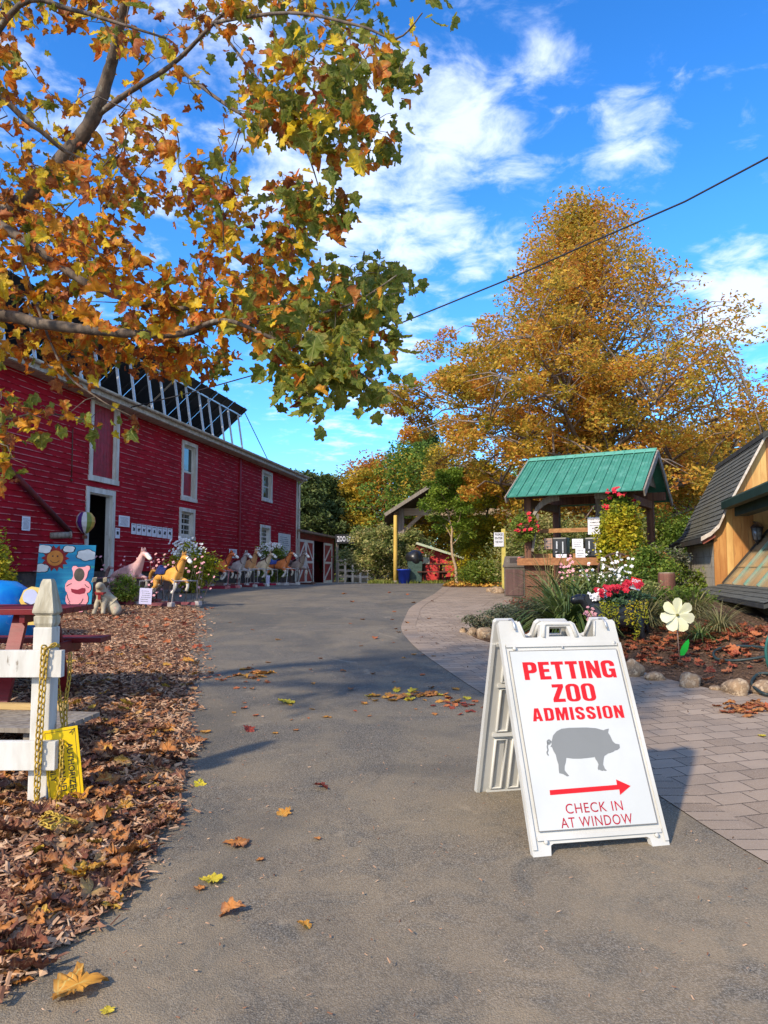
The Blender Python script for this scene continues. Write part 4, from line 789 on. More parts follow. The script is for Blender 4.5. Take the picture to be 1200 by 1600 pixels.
# sun and cloud board
def flatboard(px0, px1, py0, py1, d, ry=.0):
    a, b = P(px0, py1, d), P(px1, py0, d); return a, b
BDd = 12.8; a = P(55, 940, BDd); b = P(152, 853, BDd + .25); bw = b.x - a.x; gz = Z(a.x + bw / 2, BDd); bh = P(100, 850, BDd).z - gz + .0
sb_ = thing('painted_board', 'blue painted board with smiling red sun and white clouds', 'painted board', (a.x + bw / 2, BDd, gz), R(8))
BM = frame((0, 0, 0), (1, 0, -.02), (0, .12, 1)); mb = MB(); mb.box((0, bh / 2, 0), (bw, bh, .02), BM); skyp = mat('painted_sky', (.01, .19, .36), (.015, .30, .45), sc=2.2, rough=.5, sc3=(.3, 1, 4), wear=(.05, .40, .30), wsc=3); bo = mb.build('panel', skyp, sb_)
def disc(mb, cx, cy, r, z, n=20, M=BM, star=0, k=.6):
    pts = [(cx + (r * (k if star and i % 2 else 1)) * math.cos(2 * PI * i / n), cy + (r * (k if star and i % 2 else 1)) * math.sin(2 * PI * i / n)) for i in range(n)]; mb.prism(pts, .003, M, z)
def bxy(px, py): p = P(px, py, BDd); return (p.x - a.x - bw / 2, p.z - gz)
s0 = bxy(83, 872); OC = mat('paint_orange', (.60, .22, .04), (.5, .17, .03)); RC = mat('paint_red', (.28, .02, .02)); OUTL = INK
mb = MB(); disc(mb, *s0, .235, .012, 28, star=1, k=.72); mb.build('sun_rays', RC, sb_); mb = MB(); disc(mb, *s0, .135, .018, 24); mb.build('sun_face', OC, sb_)
mb = MB(); pts = [(s0[0] + .075 * math.cos(t), s0[1] - .02 + .06 * math.sin(t)) for t in np.linspace(PI * 1.1, PI * 1.9, 9)]
for p, q in zip(pts[:-1], pts[1:]): mb.bar(BM @ Vector((*p, .023)), BM @ Vector((*q, .023)), .008, .004, up=(0, 1, 0))
disc(mb, s0[0] - .04, s0[1] + .035, .014, .022, 8); disc(mb, s0[0] + .04, s0[1] + .035, .014, .022, 8); mb.build('smile', OUTL, sb_)
for (px, py, r, cnt) in ((130, 866, .10, 6), (66, 858, .075, 4), (63, 888, .075, 5), (103, 857, .06, 4)):
    cx, cy = bxy(px, py)
    for off, m, z, nm in ((.012, OUTL, .012, 'cloud_outline'), (0, WHITE, .016, 'cloud')):
        mb = MB(); n = 40; pts = []
        for i in range(n): t = 2 * PI * i / n; rr_ = r * (1.05 + .22 * abs(math.sin(t * cnt / 2 + .4))) + off; pts.append((cx + rr_ * 1.35 * math.cos(t), cy + rr_ * .8 * math.sin(t)))
        pts = [(max(-bw / 2 + .002, min(bw / 2 - .002, x)), min(bh - .002, y)) for x, y in pts]; mb.prism(pts, .003, BM, z); mb.build(nm, m, sb_)
mb = MB(); mb.bar((-bw * .3, .5, .02), (-bw * .3, .1, bh * .8), .05, .03); mb.build('prop', GREYW, sb_)
# pig cut-out with a face hole
PD = 11.9; gp = Z(P(120, 955, PD).x, PD); pgc = P(120, 958, PD); k_ = PD / F / 6; pig2 = thing('photo_cutout', 'pink pig face-hole cutout board with red bow', 'photo cutout', (pgc.x, PD, gp + .02))
def pz(X, Y): return ((X - 720) * k_, (600 - Y) * k_)
PM = frame((0, 0, 0), (1, 0, 0), (0, .05, 1)); PINK = mat('pig_pink', (.66, .27, .30), (.60, .23, .27), sc=3, rough=.5)
outl = [(655, 165), (665, 143), (690, 140), (712, 155), (745, 152), (775, 150), (795, 138), (820, 143), (825, 168), (808, 190), (800, 240), (782, 275), (815, 290), (838, 320), (843, 355), (828, 385), (805, 395), (820, 430), (820, 470), (800, 505), (765, 520), (785, 550), (775, 568), (745, 570), (712, 520), (690, 510), (668, 525), (640, 565), (620, 562), (615, 545), (635, 510), (612, 470), (610, 430), (625, 390), (608, 375), (600, 340), (602, 310), (625, 275), (660, 265), (672, 235), (665, 190)]
mb = MB(); mb.prism([pz(*p) for p in outl], .015, PM); mb.build('board', PINK, pig2)
mb = MB(); o2 = [(720 + (x - 720) * 1.035, 355 + (y - 355) * 1.025) for x, y in outl]; mb.prism([pz(*p) for p in o2], .008, PM, -.009); mb.build('outline', OUTL, pig2)
mb = MB(); mb.prism([pz(727 + 49 * math.cos(t), 222 + 62 * math.sin(t)) for t in np.linspace(0, 2 * PI, 26)[:-1]][::-1], .002, PM, .0155); mb.build('face_hole', mat('hole_dark', (.07, .06, .05), (.04, .035, .03)), pig2)
mb = MB(); mb.prism([pz(*p) for p in [(655, 352), (690, 358), (720, 362), (760, 345), (790, 348), (795, 370), (785, 395), (740, 405), (700, 400), (665, 385)]][::-1], .002, PM, .0155); mb.build('bow', mat('bow_red', (.22, .01, .03)), pig2)
mb = MB()
for pl in ([(612, 330), (640, 312), (660, 305)], [(825, 345), (800, 330), (785, 312)], [(622, 400), (632, 440), (655, 480)], [(775, 445), (760, 480), (735, 500)], [(640, 480), (668, 505), (690, 510)], [(700, 515), (735, 500)]):
    for p, q in zip(pl[:-1], pl[1:]): mb.bar(PM @ Vector((*pz(*p), .017)), PM @ Vector((*pz(*q), .017)), .010, .003, up=(0, -1, 0))
mb.build('drawn_line', OUTL, pig2)
mb = MB(); mb.bar((0, .35, .02), (0, .06, .55), .04, .03); mb.build('prop', GREYW, pig2)
# sitting pig statue
STONE = mat('statue_tan', (.44, .38, .26), (.30, .25, .18), sc=9, rough=.7, bmp=.4, bs=30, wear=(.55, .26, .22), wsc=5, wr=(.60, .68))
pc = G(163, 962); st = thing('pig_statue', 'tan sitting pig statue with red neck ribbon by the photo cutout', 'statue', pc, R(12)); s_ = (P(163, 903, pc.y).z - pc.z) / .74
V = [(.17, .05, .13, .15), (.08, .02, .24, .16), (-.02, -.04, .36, .13), (-.06, -.10, .50, .095), (-.07, -.16, .60, .10), (-.08, -.25, .585, .065), (-.08, -.32, .565, .05),
     (-.11, -.08, .30, .06), (-.15, -.16, .14, .045), (-.17, -.20, .03, .045), (.02, -.12, .30, .06), (.01, -.20, .14, .045), (.01, -.24, .03, .045), (.24, -.12, .09, .085), (.22, -.24, .04, .05)]
E = [(0, 1), (1, 2), (2, 3), (3, 4), (4, 5), (5, 6), (2, 7), (7, 8), (8, 9), (2, 10), (10, 11), (11, 12), (0, 13), (13, 14)]
V = [(x * s_, y * s_, z * s_, r * s_) for x, y, z, r in V]; put('body', skin(V, E), st, [STONE])
for sgn in (-1, 1): mb = MB(); mb.prism([(0, 0), (.08, .02), (.10, .10), (.02, .09)], .02, Matrix.Scale(s_, 4) @ frame((-.07 + sgn * .06 - (.1 if sgn < 0 else 0), -.16, .66), (1, -.3 * sgn, .1), (0, -.4, .8))); mb.build('ear', STONE, st)
mb = MB(); mb.tube([Vector((math.cos(t) * .10 - .06, math.sin(t) * .10 - .11, .46 + .02 * math.sin(t))) * s_ for t in np.linspace(0, 2 * PI, 14)], .016 * s_, 6); mb.box((-.07 * s_, -.22 * s_, .44 * s_), (.15 * s_, .03 * s_, .05 * s_)); mb.box((-.07 * s_, -.22 * s_, .38 * s_), (.05 * s_, .03 * s_, .12 * s_)); mb.build('ribbon', RC, st)
# ================================================================ HORSES
HV = [(-.30, 0, .66, .125), (-.12, 0, .63, .115), (.06, 0, .63, .12), (.24, 0, .66, .125), (.36, 0, .78, .095), (.43, 0, .91, .075), (.49, 0, 1.02, .068), (.57, 0, .99, .058), (.66, 0, .92, .044), (.715, 0, .885, .036),
      (.28, .085, .55, .060), (.46, .10, .52, .043), (.50, .10, .40, .030), (.44, .10, .30, .036), (.26, -.085, .53, .060), (.36, -.10, .42, .040), (.30, -.10, .32, .028), (.22, -.10, .26, .036),
      (-.33, .085, .56, .075), (-.40, .10, .44, .048), (-.52, .10, .36, .030), (-.58, .10, .26, .034), (-.30, -.085, .54, .075), (-.27, -.10, .41, .048), (-.40, -.10, .33, .030), (-.44, -.10, .23, .034)]
HE = [(0, 1), (1, 2), (2, 3), (3, 4), (4, 5), (5, 6), (6, 7), (7, 8), (8, 9), (3, 10), (10, 11), (11, 12), (12, 13), (3, 14), (14, 15), (15, 16), (16, 17), (0, 18), (18, 19), (19, 20), (20, 21), (0, 22), (22, 23), (23, 24), (24, 25)]
hme = skin(HV, HE, 2)
CREAM = mat('horse_cream', (.82, .79, .70), (.58, .52, .42), sc=8, rough=.45)
def horse(label, body, loc, rz, sc=1.0, sad=(.012, .018, .07), base=(.25, .04, .06), rail=(.45, .40, .38), manec=None, plain=False):
    t = thing('rocking_horse', label, 'toy horse', loc, rz, 'old spring horses lined up before the barn'); t.scale = (sc, sc, sc)
    body = tuple(min(.85, q * 1.25) for q in body); bm_ = mat('horse_%d_%d' % (int(body[0] * 1000), int(body[1] * 1000)), body, tuple(q * .72 for q in body), sc=5, rough=.38, spec=.5, wear=tuple(min(.9, q * 1.5 + .16) for q in body), wsc=6, wr=(.60, .7))
    b = put('body', hme.copy(), t, [bm_, CREAM], (lambda c: 1 if (c.z < .47 and (c.x > .24 or c.x < -.36 or c.z < .36)) or (c.x > .60 and c.z > .8) else 0))
    mm = manec or tuple(q * .5 for q in body); MM = mat('mane_%d_%d' % (int(mm[0] * 1000), int(mm[1] * 1000)), mm, tuple(q * .6 for q in mm), sc=30, rough=.6)
    mb = MB(); mb.prism([(.30, .86), (.33, .80), (.42, .90), (.50, 1.04), (.54, 1.08), (.50, 1.12), (.44, 1.09), (.41, 1.02), (.37, .97), (.34, .92)], .035, frame((0, .0175, 0), (1, 0, 0), (0, 0, 1))); mb.build('mane', MM, t)
    mb = MB(); mb.tube([(-.40, 0, .72), (-.50, 0, .74), (-.57, 0, .66), (-.60, 0, .54), (-.58, 0, .46)], [.025, .035, .04, .035, .01], 8); mb.build('tail', MM, t)
    for q in (-1, 1): mb = MB(); mb.prism([(-.022, 0), (.022, 0), (.0, .075)], .015, frame((.485, q * .04, 1.065), (.3, 1, 0), (-.2, 0, 1))); mb.build('ear', bm_, t)
    if not plain:
        sa = mat('saddle_%d' % int(sad[0] * 1000 + sad[2] * 100), sad, tuple(q * 1.8 for q in sad), sc=12, rough=.4)
        mb = MB(); pts = []; 
        vs = []; n = 9
        for i in range(n):
            x = -.26 + .30 * i / (n - 1); lift = .055 * ((i - 4) / 4) ** 2
            for j in range(9): a = PI * (j / 8) * .9 + PI * .05; vs.append((x, math.cos(a) * .150, .635 + lift * (1 if 2 < j < 6 else .2) + math.sin(a) * .155))
        mb.add(vs, [(i * 9 + j, i * 9 + j + 1, (i + 1) * 9 + j + 1, (i + 1) * 9 + j) for i in range(n - 1) for j in range(8)], smooth=True); mb.ball((-.24, 0, .82), .05, 1, (.6, 1.6, .7)); mb.build('saddle', sa, t)
        mb = MB()
        mb.tube([(.36 + .03 * math.cos(q), .115 * math.sin(q), .80 + .115 * math.cos(q) * -.9) for q in np.linspace(0, 2 * PI, 17)], .011, 6, cap=False)
        mb.tube([(.62 + .02 * math.cos(q), .058 * math.sin(q), .95 + .058 * math.cos(q)) for q in np.linspace(0, 2 * PI, 13)], .007, 5, cap=False); mb.tube([(.62, .055, .95), (.50, .085, .98), (.30, .12, .86), (.05, .08, .80)], .006, 5); mb.tube([(.62, -.055, .95), (.50, -.085, .98), (.30, -.12, .86), (.05, -.08, .80)], .006, 5); mb.build('bridle', mat('tack', (.10, .02, .02), (.06, .02, .02)), t)
        mb = MB(); mb.tube([(-.02, -.16, .62), (-.02, -.17, .44)], .012, 6); mb.tube([(-.02, .16, .62), (-.02, .17, .44)], .012, 6); mb.box((-.02, -.17, .42), (.10, .05, .03)); mb.box((-.02, .17, .42), (.10, .05, .03)); mb.build('stirrup', INK, t)
    RM = mat('stand_rail_%d' % int(rail[0] * 100 + rail[2] * 10), rail, tuple(q * .6 for q in rail), sc=9, rough=.6, wear=(.2, .1, .08), wsc=14); BM_ = mat('stand_base_%d' % int(base[0] * 100 + base[2] * 10), base, tuple(q * .6 for q in base), sc=7, rough=.7)
    for x in (-.55, .55):
        mb = MB(); mb.tube([(x * .95, -.34, .02), (x, -.30, .52), (x, .30, .52), (x * .95, .34, .02)], .014, 8); mb.build('stand_frame', RM, t)
        for q in (-1, 1):
            mb = MB(); c_ = Vector((x, q * .28, .5)); e_ = Vector((x * .5, q * .14, .56)); n = 26; mb.tube([c_.lerp(e_, i / n) + Vector((0, math.cos(i * 2.1) * .016, math.sin(i * 2.1) * .016)) for i in range(n + 1)], .004, 4); mb.build('spring', METAL, t)
            mb = MB(); mb.box((x * .98, q * .36, .045), (.13, .10, .09), bev=.012); mb.build('foot', RM, t)
    for q in (-1, 1): mb = MB(); mb.box((0, q * .34, .035), (1.0, .07, .06)); mb.build('base_rail', BM_, t)
    mb = MB(); mb.box((0, 0, .045), (.10, .66, .05)); mb.build('crossbar', BM_, t)
    mb = MB(); mb.tube([(-.28, 0, .56), (-.28, 0, .50)], .02, 6); mb.tube([(-.5, 0, .52), (.5, 0, .52)], .014, 6); mb.build('hanger_bar', RM, t); return t
def at(px, py): return G(px, py)
g = at(262, 946); horse('golden yellow spring horse with navy saddle nearest the drive edge', (.62, .30, .06), g, R(-34), .86, base=(.22, .07, .09), rail=(.42, .38, .38))
g = at(196, 943); horse('pale pink and white horse behind the pig statue and shrub', (.62, .36, .33), g, R(-30), .92, sad=(.3, .05, .04), base=(.28, .04, .06), rail=(.35, .1, .1), plain=True)
def along(px, off, lift=0): q = bx_(s_of(px), 0, off); return Vector((q.x, q.y, Z(q.x, q.y)))
def dpt(px, d): x = (px - 600) / F * d; return Vector((x, d, Z(x, d)))
horse('bright orange chestnut horse with navy saddle below white flowers', (.55, .11, .02), dpt(338, 20.0), R(-12), .92, base=(.35, .02, .05), rail=(.55, .2, .2), sad=(.014, .016, .06))
horse('grey and maroon horse, head hidden, between orange and tan horses', (.38, .32, .29), dpt(366, 20.9), R(-30), .92, sad=(.12, .02, .025), base=(.25, .04, .05), rail=(.5, .48, .45))
horse('tan horse with cream mane and head raised above the row', (.55, .28, .12), dpt(386, 21.8), R(-45), .98, sad=(.15, .03, .03), manec=(.65, .55, .40), base=(.3, .03, .05), rail=(.6, .58, .55))
horse('pale yellow horse between tan horse and blue-saddled orange horse', (.60, .46, .28), dpt(404, 23.0), R(-25), .95, sad=(.2, .02, .03), base=(.45, .02, .07), rail=(.5, .46, .42), manec=(.12, .07, .05))
horse('orange horse with white face and dark mane, light blue saddle cloth', (.56, .16, .04), dpt(434, 23.6), R(-22), sad=(.03, .05, .16), manec=(.03, .02, .02), base=(.45, .4, .38), rail=(.62, .6, .56))
horse('grey brown horse at the far end of the row by the shed door', (.30, .23, .18), dpt(460, 24.6), R(-40), sad=(.06, .04, .035), base=(.12, .05, .04), rail=(.14, .08, .06), manec=(.2, .17, .14))
# small yard notices on stakes
def stake(px, py0, py1, w, label, m=LAVP, tilt=-.05, d=None):
    g = G(px, py1 + 8) if d is None else Vector(((px - 600) / F * d, d, Z((px - 600) / F * d, d))); h = P(px, py0, g.y).z; lo = P(px, py1, g.y).z; t = thing('yard_notice', label, 'notice', g); mb = MB(); mb.box((g.x, g.y + .02, (g.z + h - .05) / 2), (.025, .02, h - .05 - g.z)); mb.build('stake', INK, t, True)
    wm = w * g.y / F; M = frame((g.x, g.y, (h + lo) / 2), (1, .05, tilt), (-tilt, 0, 1)); mb = MB(); mb.box((0, 0, 0), (wm, h - lo, .006), M); mb.build('sheet', m, t, True); mb = MB(); lines(mb, wm, h - lo, 6, int(px), th=.3, z=.0036); m2 = MB(); m2.add(mb.v, mb.f, M); m2.build('print', INKG, t, True)
stake(227, 919, 944, 19, 'lavender notice on a black stake in front of the golden horse'); stake(419, 899, 913, 6, 'small lavender notice on a stake under the orange horses row', d=21.9)
# ================================================================ KIOSK with green metal roof
K0 = Vector((3.37, 16.94, 0)); KA = Vector((.855, -.52, 0)).normalized(); KN = Vector((-KA.y * -1 * -1, 0, 0)); KN = Vector((KA.y, -KA.x, 0)).normalized()   # KN toward the camera
ZR = CZ + 172 * 16.94 / F; KL = 2.80; kg = Z(4.0, 15.6)
def k_pt(s, w, z): return K0 + KA * s + KN * w + Vector((0, 0, z))
kio = thing('feed_kiosk', 'small timber kiosk with green metal roof in the flower bed', 'kiosk', k_pt(KL / 2, 0, kg))
GRN = mat('green_metal', (.06, .235, .165), (.045, .19, .135), sc=3, rough=.5, wear=(.11, .30, .23), wsc=5, wr=(.5, .7)); EW, ED = 1.42, .98
def slab(mb, p0, p1, p2, p3, t): n = (p1 - p0).cross(p3 - p0).normalized() * t; vs = [p0, p1, p2, p3] + [p + n for p in (p0, p1, p2, p3)]; mb.add(vs, [(0, 3, 2, 1), (4, 5, 6, 7), (0, 1, 5, 4), (1, 2, 6, 5), (2, 3, 7, 6), (3, 0, 4, 7)])
for sgn in (1, -1):
    mb = MB(); n = 13; w = (KL) / n
    q = [k_pt(0, 0, ZR), k_pt(KL, 0, ZR), k_pt(KL, sgn * EW, ZR - ED), k_pt(0, sgn * EW, ZR - ED)]
    if sgn > 0: q = [q[3], q[2], q[1], q[0]]
    slab(mb, *q, .02)
    for i in range(n + 1):
        s_ = min(max(i * w, .012), KL - .012); up_ = Vector((0, 0, .03)); mb.bar(k_pt(s_, sgn * .02, ZR) + up_, k_pt(s_, sgn * (EW + .01), ZR - ED) + up_, .022, .028)
        if i < n:
            for f_ in (.33, .66): mb.bar(k_pt(s_ + w * f_, sgn * .02, ZR) + Vector((0, 0, .022)), k_pt(s_ + w * f_, sgn * EW, ZR - ED) + Vector((0, 0, .022)), .008, .006)
    rf = mb.build('roof_panel', GRN, kio, True)
mb = MB(); 
for sgn in (1, -1): q = [k_pt(-.01, sgn * -.01, ZR + .055), k_pt(KL + .01, sgn * -.01, ZR + .055), k_pt(KL + .01, sgn * .13, ZR - .035), k_pt(-.01, sgn * .13, ZR - .035)]; q = q[::-1] if sgn > 0 else q; slab(mb, *q, .006)
mb.build('ridge_cap', mat('ridge_green', (.13, .37, .27), (.10, .32, .23), rough=.4), kio, True)
for s_ in (.0, KL):                                   # barge boards and gable boarding
    for sgn in (1, -1): mb = MB(); o_ = .03 if s_ else -.03; mb.bar(k_pt(s_ + o_, 0, ZR - .05), k_pt(s_ + o_, sgn * (EW + .02), ZR - ED - .05), .03, .14); mb.build('barge_board', GREYW, kio, True)
    s2_ = s_ + (-.22 if s_ else .22); mb = MB()
    for i in range(9):
        a = -.95 + i * .21; c_ = a + .2; h_ = lambda w: ZR - .04 - abs(w) * ED / EW
        if a < 0 < c_: pts = [(a, ZR - ED + .28), (c_, ZR - ED + .28), (c_, h_(c_)), (0, h_(0)), (a, h_(a))]
        else: pts = [(a, ZR - ED + .28), (c_, ZR - ED + .28), (c_, h_(c_)), (a, h_(a))]
        vs = [k_pt(s2_ - .01, w, z) for w, z in pts] + [k_pt(s2_ + .01, w, z) for w, z in pts]; n = len(pts); mb.add(vs, [tuple(range(n))[::-1], tuple(n + k for k in range(n))] + [(k, (k + 1) % n, n + (k + 1) % n, n + k) for k in range(n)])
    mb.build('gable_boards', GREYW, kio, True)
PW = .95; zt_ = ZR - .98
for s_ in (.30, KL - .35):
    for w_ in (-PW, PW): mb = MB(); mb.box(tuple(k_pt(s_, w_, (kg - .2 + zt_) / 2)), (.15, .15, zt_ - kg + .2), rz=math.atan2(KA.y, KA.x), bev=.006); mb.build('post', BROWNW, kio, True)
for w_ in (-PW, PW): mb = MB(); mb.bar(k_pt(.02, w_, zt_ + .09), k_pt(KL - .02, w_, zt_ + .09), .13, .18); mb.build('eave_beam', BROWNW, kio, True)
for s_ in (.30, KL - .35): mb = MB(); mb.bar(k_pt(s_, -PW, zt_ - .10), k_pt(s_, PW, zt_ - .10), .12, .17); mb.build('cross_beam', BROWNW, kio, True)
for s_, dr in ((.38, 1), (KL - .43, -1)):
    mb = MB(); pts = [(s_ + dr * .62 * math.sin(t), zt_ - .02 - .58 * (1 - math.cos(t)) * 1.0) for t in np.linspace(0, 1, 9)]
    pts = [(s_ + dr * (.62 - .62 * math.sin(t * PI / 2) ** 1.0), zt_ - .62 * (1 - math.cos(t * PI / 2)) - .0) for t in np.linspace(0, 1, 9)]
    vs = []
    for (sa_, za) in pts:
        for w_ in (PW + .005, PW + .075): vs += [k_pt(sa_, w_, za + .07), k_pt(sa_, w_, za - .07)]
    fs = []
    for i in range(len(pts) - 1):
        b = i * 4; fs += [(b + 2, b + 6, b + 7, b + 3), (b, b + 1, b + 5, b + 4), (b, b + 4, b + 6, b + 2), (b + 1, b + 3, b + 7, b + 5)]
    fs += [(0, 2, 3, 1), tuple(len(vs) - 4 + k for k in (0, 1, 3, 2))]; mb.add(vs, fs); mb.build('curved_brace', GREYW, kio, True)
mb = MB(); mb.bar(k_pt(.36, PW, kg + .95), k_pt(.50, PW, kg + 1.75), .05, .14); mb.build('diagonal_brace', GREYW, kio, True)
mb = MB(); zc_ = CZ + 18 * 15.3 / F                   # counter
for i in range(4): mb.bar(k_pt(.15, PW + .20 - i * .15, zc_), k_pt(KL - .1, PW + .20 - i * .15, zc_), .142, .04)
mb.build('counter', BROWNW, kio, True); mb = MB(); mb.bar(k_pt(.14, PW + .285, zc_ - .06), k_pt(KL - .1, PW + .285, zc_ - .06), .03, .15); mb.build('counter_fascia', wood('oiled_timber', (.34, .15, .06), (.22, .09, .035), axis='x'), kio, True)
mb = MB()
for i in range(3): mb.bar(k_pt(.26, PW + .12, kg + .08 + i * .23), k_pt(.78, PW + .12, kg + .08 + i * .23), .03, .21)
mb.build('side_planks', BROWNW, kio, True)
mb = MB(); mb.bar(k_pt(.3, PW - .35, zc_ + .07), k_pt(KL - .4, PW - .35, zc_ + .07), .05, .10); mb.bar(k_pt(.3, PW - .40, zc_ + .62), k_pt(KL - .4, PW - .40, zc_ + .62), .04, .09); mb.build('shelf_rail', wood('cedar_rail', (.42, .22, .09), (.28, .13, .05), axis='x'), kio, True)
mb = MB(); mb.box(tuple(k_pt(1.72, PW - .3, kg + 1.4)), (.09, .09, 1.7)); mb.build('inner_post', GREYW, kio, True)
def kpx(px, w):                                       # kiosk coordinate s for column px at offset w
    t = (px - 600) / F; b = K0 + KN * w; return (t * b.y - b.x) / (KA.x - t * KA.y)
def kz(px, py, w): s_ = kpx(px, w); return P(px, py, (K0 + KA * s_ + KN * w).y).z
def kfr(px, py, w): s_ = kpx(px, w); return frame(k_pt(s_, w, kz(px, py, w)), KA, (0, 0, 1))
for i, (a, b, lab) in enumerate(((865, 888, 'left black coin-operated feed dispenser on the kiosk counter'), (915, 939, 'right black coin-operated feed dispenser on the kiosk counter'))):
    w_ = PW - .15; m_ = (a + b) / 2; z0, z1 = zc_ + .03, kz(m_, 840, w_); W_ = kpx(b, w_) - kpx(a, w_); c_ = k_pt(kpx(m_, w_), w_, 0); M = frame(c_ + Vector((0, 0, z0)), KA, (0, 0, 1)); H_ = z1 - z0
    t = thing('feed_dispenser', lab, 'dispenser', M.translation, 0, 'feed dispensers on the kiosk counter'); mb = MB(); mb.box((0, H_ / 2, 0), (W_, H_, .24), M, bev=.03); mb.build('case', BLACK, t, True)
    mb = MB(); mb.box((-.05, H_ * .62, .127), (.03, .16, .012), M); mb.build('coin_slot', METAL, t, True); mb = MB(); mb.box((.08, H_ * .5, .127), (.025, .24, .012), M); mb.build('handle', METAL, t, True); mb = MB(); mb.tube([M @ Vector((-.05, H_ * .28, .10)), M @ Vector((-.05, H_ * .25, .19))], .022, 8); mb.build('spout', METAL, t, True)
def ksign(px0, px1, py0, py1, w, label, m, name='notice', n=6, seed=3):
    M = kfr((px0 + px1) / 2, (py0 + py1) / 2, w); W_ = kpx(px1, w) - kpx(px0, w); H_ = kz((px0 + px1) / 2, py0, w) - kz((px0 + px1) / 2, py1, w); t = thing(name, label, 'notice', M.translation)
    mb = MB(); mb.box((0, 0, 0), (W_, H_, .008), M); mb.build('sheet', m, t, True); mb = MB()
    if n: lines(mb, W_, H_, n, seed, z=.0045); m2 = MB(); m2.add(mb.v, mb.f, M); m2.build('print', INKG, t, True)
    return t, M, W_, H_
ksign(850, 864, 841, 858, PW - .2, 'weathered pinkish board at the left end of the kiosk', mat('pink_board', (.38, .26, .22), (.3, .2, .16)), n=3)
ksign(894, 911, 842, 857, PW + .0, 'plain white sheet between the two feed dispensers', PAPER, n=4)
ksign(899, 914, 857, 872, PW + .05, 'white sheet with yellow patch below the plain white sheet', PAPER, n=3)
ksign(868, 885, 866, 879, PW + .22, 'white card leaning on the front of the kiosk counter', PAPER, n=0)
ksign(947, 965, 840, 853, PW + .02, 'mint green notice right of the dispensers', mat('mint_paper', (.30, .62, .50), (.26, .55, .45)), n=6)
t, M, W_, H_ = ksign(919, 938, 808, 835, PW - .2, 'hanging white sign with black lettering inside the kiosk', PAPER, 'hanging_sign', n=0)
for i, tx in enumerate(('THANK YOU', 'ANIMALS', 'Hand feeding', 'goats', 'only')): textmesh(tx, 'lettering', M @ Matrix.Translation((0, H_ * (.36 - i * .17), .006)), INK, t, None, H_ * .085, .01, 0)
mb = MB()
for q in (-.4, .4): mb.tube([M @ Vector((q * W_, H_ / 2, 0)), M @ Vector((q * W_ * .3, H_ / 2 + .35, 0))], .004, 4)
mb.build('cord', INK, t, True)
# litter bin beside the kiosk
tb = G(812, 933); tz = P(812, 869, tb.y).z - tb.z; tw = 44 * tb.y / F; bin_ = thing('litter_bin', 'square brown panelled litter bin beside the kiosk', 'litter bin', (tb.x, tb.y + .2, tb.z), R(-28)); s = tw / 1.3; BR = mat('bin_brown', (.105, .085, .07), (.075, .06, .05), sc=5, rough=.6, wear=(.16, .14, .12), wsc=9); BRR = wood('bin_panel', (.12, .065, .055), (.075, .04, .035))
mb = MB(); hb2 = tz * .72; mb.box((0, 0, hb2 / 2), (s, s, hb2), bev=.015); mb.build('body', BR, bin_)
for M_ in (Matrix.Identity(4), Matrix.Rotation(PI / 2, 4, 'Z')):
    mb = MB(); mb.box((0, -s / 2 - .008, hb2 * .5), (s * .84, .02, hb2 * .88), M_); mb.build('side_panel', BRR, bin_)
mb = MB(); mb.box((0, 0, hb2 + .03), (s * 1.1, s * 1.1, .06), bev=.012); mb.build('rim', BR, bin_)
mb = MB(); q = s * .52; zt3 = tz; zb3 = hb2 + .06
mb.add([(-q, -q, zb3), (q, -q, zb3), (q, q, zb3), (-q, q, zb3), (-q * .9, -q * .86, zt3), (q * .9, -q * .86, zt3), (q * .9, q * .86, zt3), (-q * .9, q * .86, zt3)], [(0, 3, 2, 1), (4, 5, 6, 7), (0, 1, 5, 4), (1, 2, 6, 5), (2, 3, 7, 6), (3, 0, 4, 7)]); hd = mb.build('hood', BR, bin_)
mb = MB(); mb.prism([(.055 * math.cos(a), .055 * math.sin(a)) for a in np.linspace(0, 2 * PI, 18)[:-1]], .004, frame((q * .45, -q * .955, (zb3 + zt3) / 2 + .02), (1, 0, 0), (0, .14, 1))); mb.build('round_sticker', mat('sticker_red', (.55, .05, .06), (.6, .3, .3), sc=40), hd)
mb = MB(); mb.box((q * .2, -q * .96, (zb3 + zt3) / 2), (q * 1.2, .01, (zt3 - zb3) * .6)); mb.build('flap', mat('flap_dark', (.05, .04, .035), (.04, .03, .03)), bin_)
# ================================================================ RIGHT COTTAGE (gambrel) and glazed wing
SC = 1.35; O = Vector((4.46, 10, 0)) * SC; CA = Vector((.245, 1, 0)); CG = Vector((.97, -.24, 0)).normalized()   # CA goes away from us along the eaves, CG along the gable
def ct(u, t, z, e=0): return O + CG * (u * SC) + CA * (t * SC) + Vector((0, 0, CZ + (z - 1.45) * SC)) + Vector((0, -1, 0)) * e
cot = thing('cottage', 'cedar gabled cottage with shingle gambrel roof and block side wall', 'cottage', ct(1.5, 1.5, 1.1))
SHG = None
def shingle():
    m, nt, b = newmat('shingle_roof'); v = coord(nt, 'Position'); L = nt.links.new
    c = mixn(nt, nz(nt, v, 9, 5, .7, .2, (.3, .7)), (.105, .105, .085), (.06, .06, .052)); c = mixn(nt, nz(nt, v, 60, 4, .8, 0, (.52, .66)), c, (.19, .185, .15)); L(c, b.inputs['Base Color']); b.inputs['Roughness'].default_value = .9; bump(nt, b, nz(nt, v, 90, 4, .8), .5, .01); return m
SHG = shingle(); TRIM = mat('rake_trim', (.62, .55, .47), (.45, .38, .30), sc=12, rough=.7, wear=(.3, .22, .16), wsc=20)
